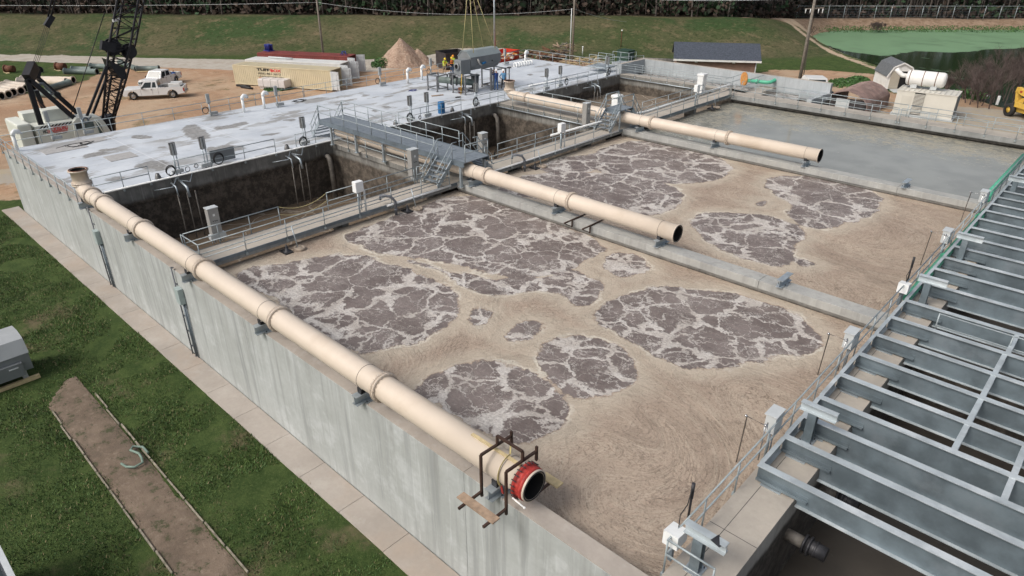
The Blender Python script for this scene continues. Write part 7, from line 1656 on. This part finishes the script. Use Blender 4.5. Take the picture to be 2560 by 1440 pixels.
t = MB(); t.box(-46.35, -46.12, 46.0, 46.2, 0, 2.0) if False else t.box(-46.0, -45.8, 46.1, 46.25, 0, 2.0); t.build('steel_column', M['framegrey'], label='dark blue grey steel column right behind the man in dark blue', cat='column')
pp = thing('pump_piping', 'large dark grey flanged piping with tees standing under the machine', 'piping', (-47.6, 44, 0))
t = MB(); t.tube((-49.6, 43.0, .95), (-46.9, 45.0, .75), .3, 18); t.build('pipe', M['pvcgrey'], pp)
for f in (.35, .5, .62): c = Vector((-49.6, 43.0, .95)).lerp(Vector((-46.9, 45.0, .75)), f); d_ = Vector((2.7, 2.0, -.2)).normalized(); t = MB(); t.tube(c-d_*.05, c+d_*.05, .42, 20); t.build('pipe_flange', M['pvcdark'], pp)
t = MB(); t.tube((-48.6, 43.8, .9), (-48.6, 43.8, 1.5), .32, 18); t.tube((-48.6, 43.8, 1.45), (-48.6, 43.8, 1.52), .42, 20); t.build('tee_branch', M['pvcdark'], pp)
t = MB(); t.tube((-46.95, 45.1, .15), (-46.95, 45.1, 1.35), .3, 18, .38); t.tube((-46.95, 45.1, 1.35), (-46.95, 45.1, 1.42), .46, 20); t.build('reducer', M['pvcdark'], pp)
t = MB(); t.box(-47.2, -46.5, 44.4, 45.0, .0, .3); t.build('pipe_foot', M['darksteel'], pp)
t = MB(); t.lathe((-47.1, 43.35, 0), (0,0,1), [(0, 0), (0, .2), (.5, .2), (.5, 0)], 14); t.build('bucket', M['rust'], label='small reddish bucket inside the middle frame', cat='bucket')
p = at(1212, 212, .03); t = MB(); t.path([p+Vector((math.cos(k*2.1)*.4*random.random(), math.sin(k*2.1)*.7*random.random(), .12*random.random())) for k in range(14)], .035, 6); t.build('rope_pile', M['tancloth'], label='tan rope pile lying between the frames', cat='rope')
p = at(1325, 160, .05); t = MB()
for k in range(7): t.torus(p+Vector((0, -2.4+.42*k, .12)), (.15, 1, 0), .28, .075, 14, 6)
t.build('flexible_duct', M['whitepl'], label='white flexible duct coils lying at the far deck corner', cat='duct')
# ================================================================== people
def person(label, p, face, h, shirt, pants, arms=('down', 'down'), lean=0.0, stride=0.0, vest=None, vest2=None, helmet=None, hair='hair', bare=True, boots='black', ltag='person'):
    p = Vector(p); F = Vector((math.cos(face), math.sin(face), 0)); S_ = Vector((-F.y, F.x, 0)); k = h/1.8; U = Vector((0,0,1))
    root = thing('person', label, 'person', p)
    def P(f, s_, z): return (F*f + S_*s_ + U*z)*k
    lx = math.sin(lean); V = []; E = []; Rr = []; B = []
    def add(q, r, par=None, kind=None):
        V.append(q); Rr.append(r*k); i = len(V)-1
        if par is not None: E.append((par, i)); B.append(kind)
        return i
    pel = add(P(0, 0, .95), .125)
    def up(z): return P((z-.95)*lx, 0, .95 + (z-.95)*math.cos(lean))
    wa = add(up(1.12), .12, pel, 'shirt'); ch = add(up(1.34), .15, wa, 'shirt'); nk = add(up(1.5), .055, ch, 'skin'); hd = add(up(1.62)+F*.02*k, .085, nk, 'skin'); ht = add(up(1.74)+F*.01*k, .075, hd, 'skin')
    nose = add(up(1.63)+F*.115*k, .012, hd, 'skin')
    for s_, sgn, am in ((1, 1, arms[0]), (1, -1, arms[1])):
        sh = add(up(1.42)+S_*(.18*sgn)*k, .062, ch, 'shirt'); o0 = V[sh]
        if am == 'down': el, wr = o0 + (-U*.29 + S_*.06*sgn - F*.02)*k, o0 + (-U*.53 + S_*.07*sgn + F*.08)*k
        elif am == 'face': el, wr = o0 + (-U*.10 + S_*.12*sgn + F*.22)*k, o0 + (U*.16 - S_*.02*sgn + F*.26)*k
        elif am == 'fold': el, wr = o0 + (-U*.27 + S_*.06*sgn + F*.05)*k, o0 + (-U*.27 - S_*.16*sgn + F*.24)*k
        elif am == 'reach': el, wr = o0 + (-U*.2 + S_*.03*sgn + F*.18)*k, o0 + (-U*.30 + S_*.0*sgn + F*.42)*k
        else: el, wr = o0 + (-U*.26 + S_*.17*sgn - F*.02)*k, o0 + (-U*.42 + S_*.05*sgn + F*.13)*k
        e_ = add(el, .045, sh, 'sleeve'); w_ = add(wr, .031, e_, 'fore'); d_ = (wr-el).normalized(); pm = add(wr + d_*.07*k, .036, w_, 'hand'); sd_ = d_.cross(F).normalized() if abs(d_.dot(F)) < .95 else S_
        for j, ln in enumerate((.075, .085, .08, .065)):
            f1 = add(V[pm] + d_*.035*k + sd_*(.027-.018*j)*k, .010, pm, 'hand'); f2 = add(V[f1] + (d_*ln*.5 + F*.012)*k, .009, f1, 'hand'); add(V[f2] + (d_*ln*.4 + F*.025)*k, .008, f2, 'hand')
        th = add(V[w_] + (d_*.03 + sd_*.04)*k, .011, w_, 'hand'); add(V[th] + (d_*.045 + sd_*.015)*k, .009, th, 'hand')
    for sgn in (1, -1):
        st = stride*sgn; hp = add(P(0, .09*sgn, .90), .088, pel, 'pants'); kn = add(P(st*.45+.02, .11*sgn, .50), .062, hp, 'pants'); an = add(P(st-.02, .12*sgn, .09), .045, kn, 'pants'); add(P(st+.15, .13*sgn, .045), .038, an, 'boot')
    me = bpy.data.meshes.new('body'); me.from_pydata([tuple(v) for v in V], E, []); o = bpy.data.objects.new('body', me); COL.objects.link(o)
    md = o.modifiers.new('s', 'SKIN'); sk = me.skin_vertices[0].data
    for i, r in enumerate(Rr): sk[i].radius = (r, r*.82) if i in (ch, wa, pel) else (r, r); sk[i].use_root = (i == pel)
    sk[ch].radius = (.165*k, .115*k); sk[wa].radius = (.14*k, .11*k)
    md2 = o.modifiers.new('u', 'SUBSURF'); md2.levels = 1; md2.render_levels = 1; dg = bpy.context.evaluated_depsgraph_get(); m2 = bpy.data.meshes.new_from_object(o.evaluated_get(dg)); o.modifiers.clear(); o.data = m2; bpy.data.meshes.remove(me)
    mm = {'shirt': shirt, 'sleeve': shirt, 'fore': 'skin' if bare else shirt, 'hand': 'skin', 'skin': 'skin', 'pants': pants, 'boot': boots}; ms = list(dict.fromkeys(mm.values())); m2.materials.clear()
    for x in ms: m2.materials.append(M[x])
    tor = []
    for f in m2.polygons:
        f.use_smooth = True; c = f.center; best, bd = None, 1e9
        for (a, b), kk in zip(E, B):
            A, B_ = V[a], V[b]; e = B_-A; t_ = max(0, min(1, (c-A).dot(e)/max(e.dot(e), 1e-9))); dd = (c-(A+e*t_)).length - (Rr[a]*(1-t_)+Rr[b]*t_)
            if kk == 'skin' and b == nk: dd += .05
            if dd < bd: best, bd = kk, dd
        f.material_index = ms.index(mm[best])
        if best == 'shirt': tor.append(f.index)
    o.parent = root; LOCS[o.name] = Vector(p)
    if vest:
        t = MB(); 
        for fi in tor:
            f = m2.polygons[fi]; vs = [p + m2.vertices[vi].co + m2.vertices[vi].normal*.018 for vi in f.vertices]; zz = (f.center.z/k-1.15)/.3
            t.add(vs, [list(range(len(vs)))], 1 if (vest2 and .15 < zz < .45) else 0, True)
        t.build('safety_vest', [M[vest], M[vest2 or vest]], root)
    hc = p + up(1.69)
    if helmet:
        t = MB(); t.lathe(hc, U, [(-.02, .135*k), (.0, .15*k), (.02, .125*k), (.09, .10*k), (.13, .05*k), (.14, 0)], 16); t.tube(hc+F*.1*k, hc+F*.19*k-U*.01, .06*k, 8, .03*k); t.build('hard_hat', M[helmet], root)
    else:
        t = MB(); t.lathe(hc-F*.015*k, U, [(-.06, .08*k), (.0, .098*k), (.06, .085*k), (.1, .04*k), (.105, 0)], 14); t.build('hair', M[hair], root)
    t = MB(); hq = p + V[hd]
    for s_ in (-.032, .032): t.sphere(hq+F*.088*k+S_*s_*k+U*.02*k, .011, 6, 4)
    t.bar(hq+F*.088*k-S_*.025*k-U*.045*k, hq+F*.088*k+S_*.025*k-U*.045*k, .01, .008); t.build('face_features', M['black'], root)
    return root
for n_, c_ in (('sh_dkblue', (.015, .045, .17)), ('sh_ltblue', (.13, .30, .50)), ('jeans', (.05, .085, .15)), ('jeans2', (.035, .10, .25)), ('khaki', (.33, .25, .16)), ('blackcl', (.012, .012, .014)), ('hivis', (.55, .72, .05)), ('hiorange', (.80, .20, .04)), ('hatyel', (.72, .52, .03)), ('hatwht', (.8, .8, .8)), ('hator', (.75, .28, .03)), ('hair', (.04, .025, .015)), ('hatbr', (.45, .25, .12)), ('sh_blue', (.01, .08, .32)), ('redcl', (.55, .05, .03))): M[n_] = simple(n_, c_, .8, 0, .1, 6)
toward = lambda p, q: math.atan2(q[1]-p[1], q[0]-p[0])
mc = (-47.2, 45.5)
def dp(x, y): q = at(x, y, 0); return (q.x, q.y, 0)
a = dp(1111, 182); a = (-55.2, a[1]-.6, 0); person('person bending forward in yellow green vest and khaki trousers, leftmost of the group', a, toward(a, mc), 1.75, 'hivis', 'khaki', ('reach', 'reach'), .45, .1, 'hivis', 'hiorange', 'hatyel')
a = (-54.3, 48.9, 0); person('person in black shirt with two orange stripes and jeans, seen from behind', a, toward(a, mc), 1.82, 'blackcl', 'jeans', ('bent', 'bent'), .05, .05, None, None, 'hatyel')
t = MB(); t.M = Matrix.Translation(Vector(a)) @ Matrix.Rotation(toward(a, mc), 4, 'Z')
for z in (1.18, 1.38):
    t.lathe((0, 0, z), (0,0,1), [(0, .15), (0, .19), (.08, .19), (.08, .15)], 16)
o_ = t.build('orange_band', M['hiorange'], [x for x in bpy.data.objects if x.name.startswith('person')][-1])
a = (-55.4, 50.1, 0); person('person half hidden behind the one with orange stripes, in an orange hard hat', a, toward(a, mc), 1.75, 'hivis', 'jeans', ('down', 'down'), 0, 0, 'hivis', None, 'hator')
a = (-55.0, 51.0, 0); person('person in red shirt with yellow green and orange vest, rightmost by the machine', a, toward(a, mc), 1.85, 'redcl', 'redcl', ('bent', 'reach'), .1, .1, 'hivis', 'hiorange', 'hatyel')
a = (-45.55, 46.5, 0); person('person in dark blue shirt and jeans with both hands raised to the face', a, toward(a, (-50, 47.5)), 1.92, 'sh_dkblue', 'jeans2', ('face', 'face'), 0, .05, None, None, 'hatwht', bare=True)
a = (-45.3, 47.2, 0); person('person in light blue shirt and black trousers standing astride, white hard hat', a, toward(a, (-49, 50)), 1.86, 'sh_ltblue', 'blackcl', ('bent', 'down'), .03, .32, None, None, 'hatwht')
q = at(439, 208, GZ); person('person in blue shirt with folded arms leaning beside the crew cab pickup', (q.x, q.y, GZ), toward(q, at(440, 300, GZ)), 1.72, 'sh_blue', 'jeans', ('fold', 'fold'), 0, .03, None, None, None, 'hatbr')
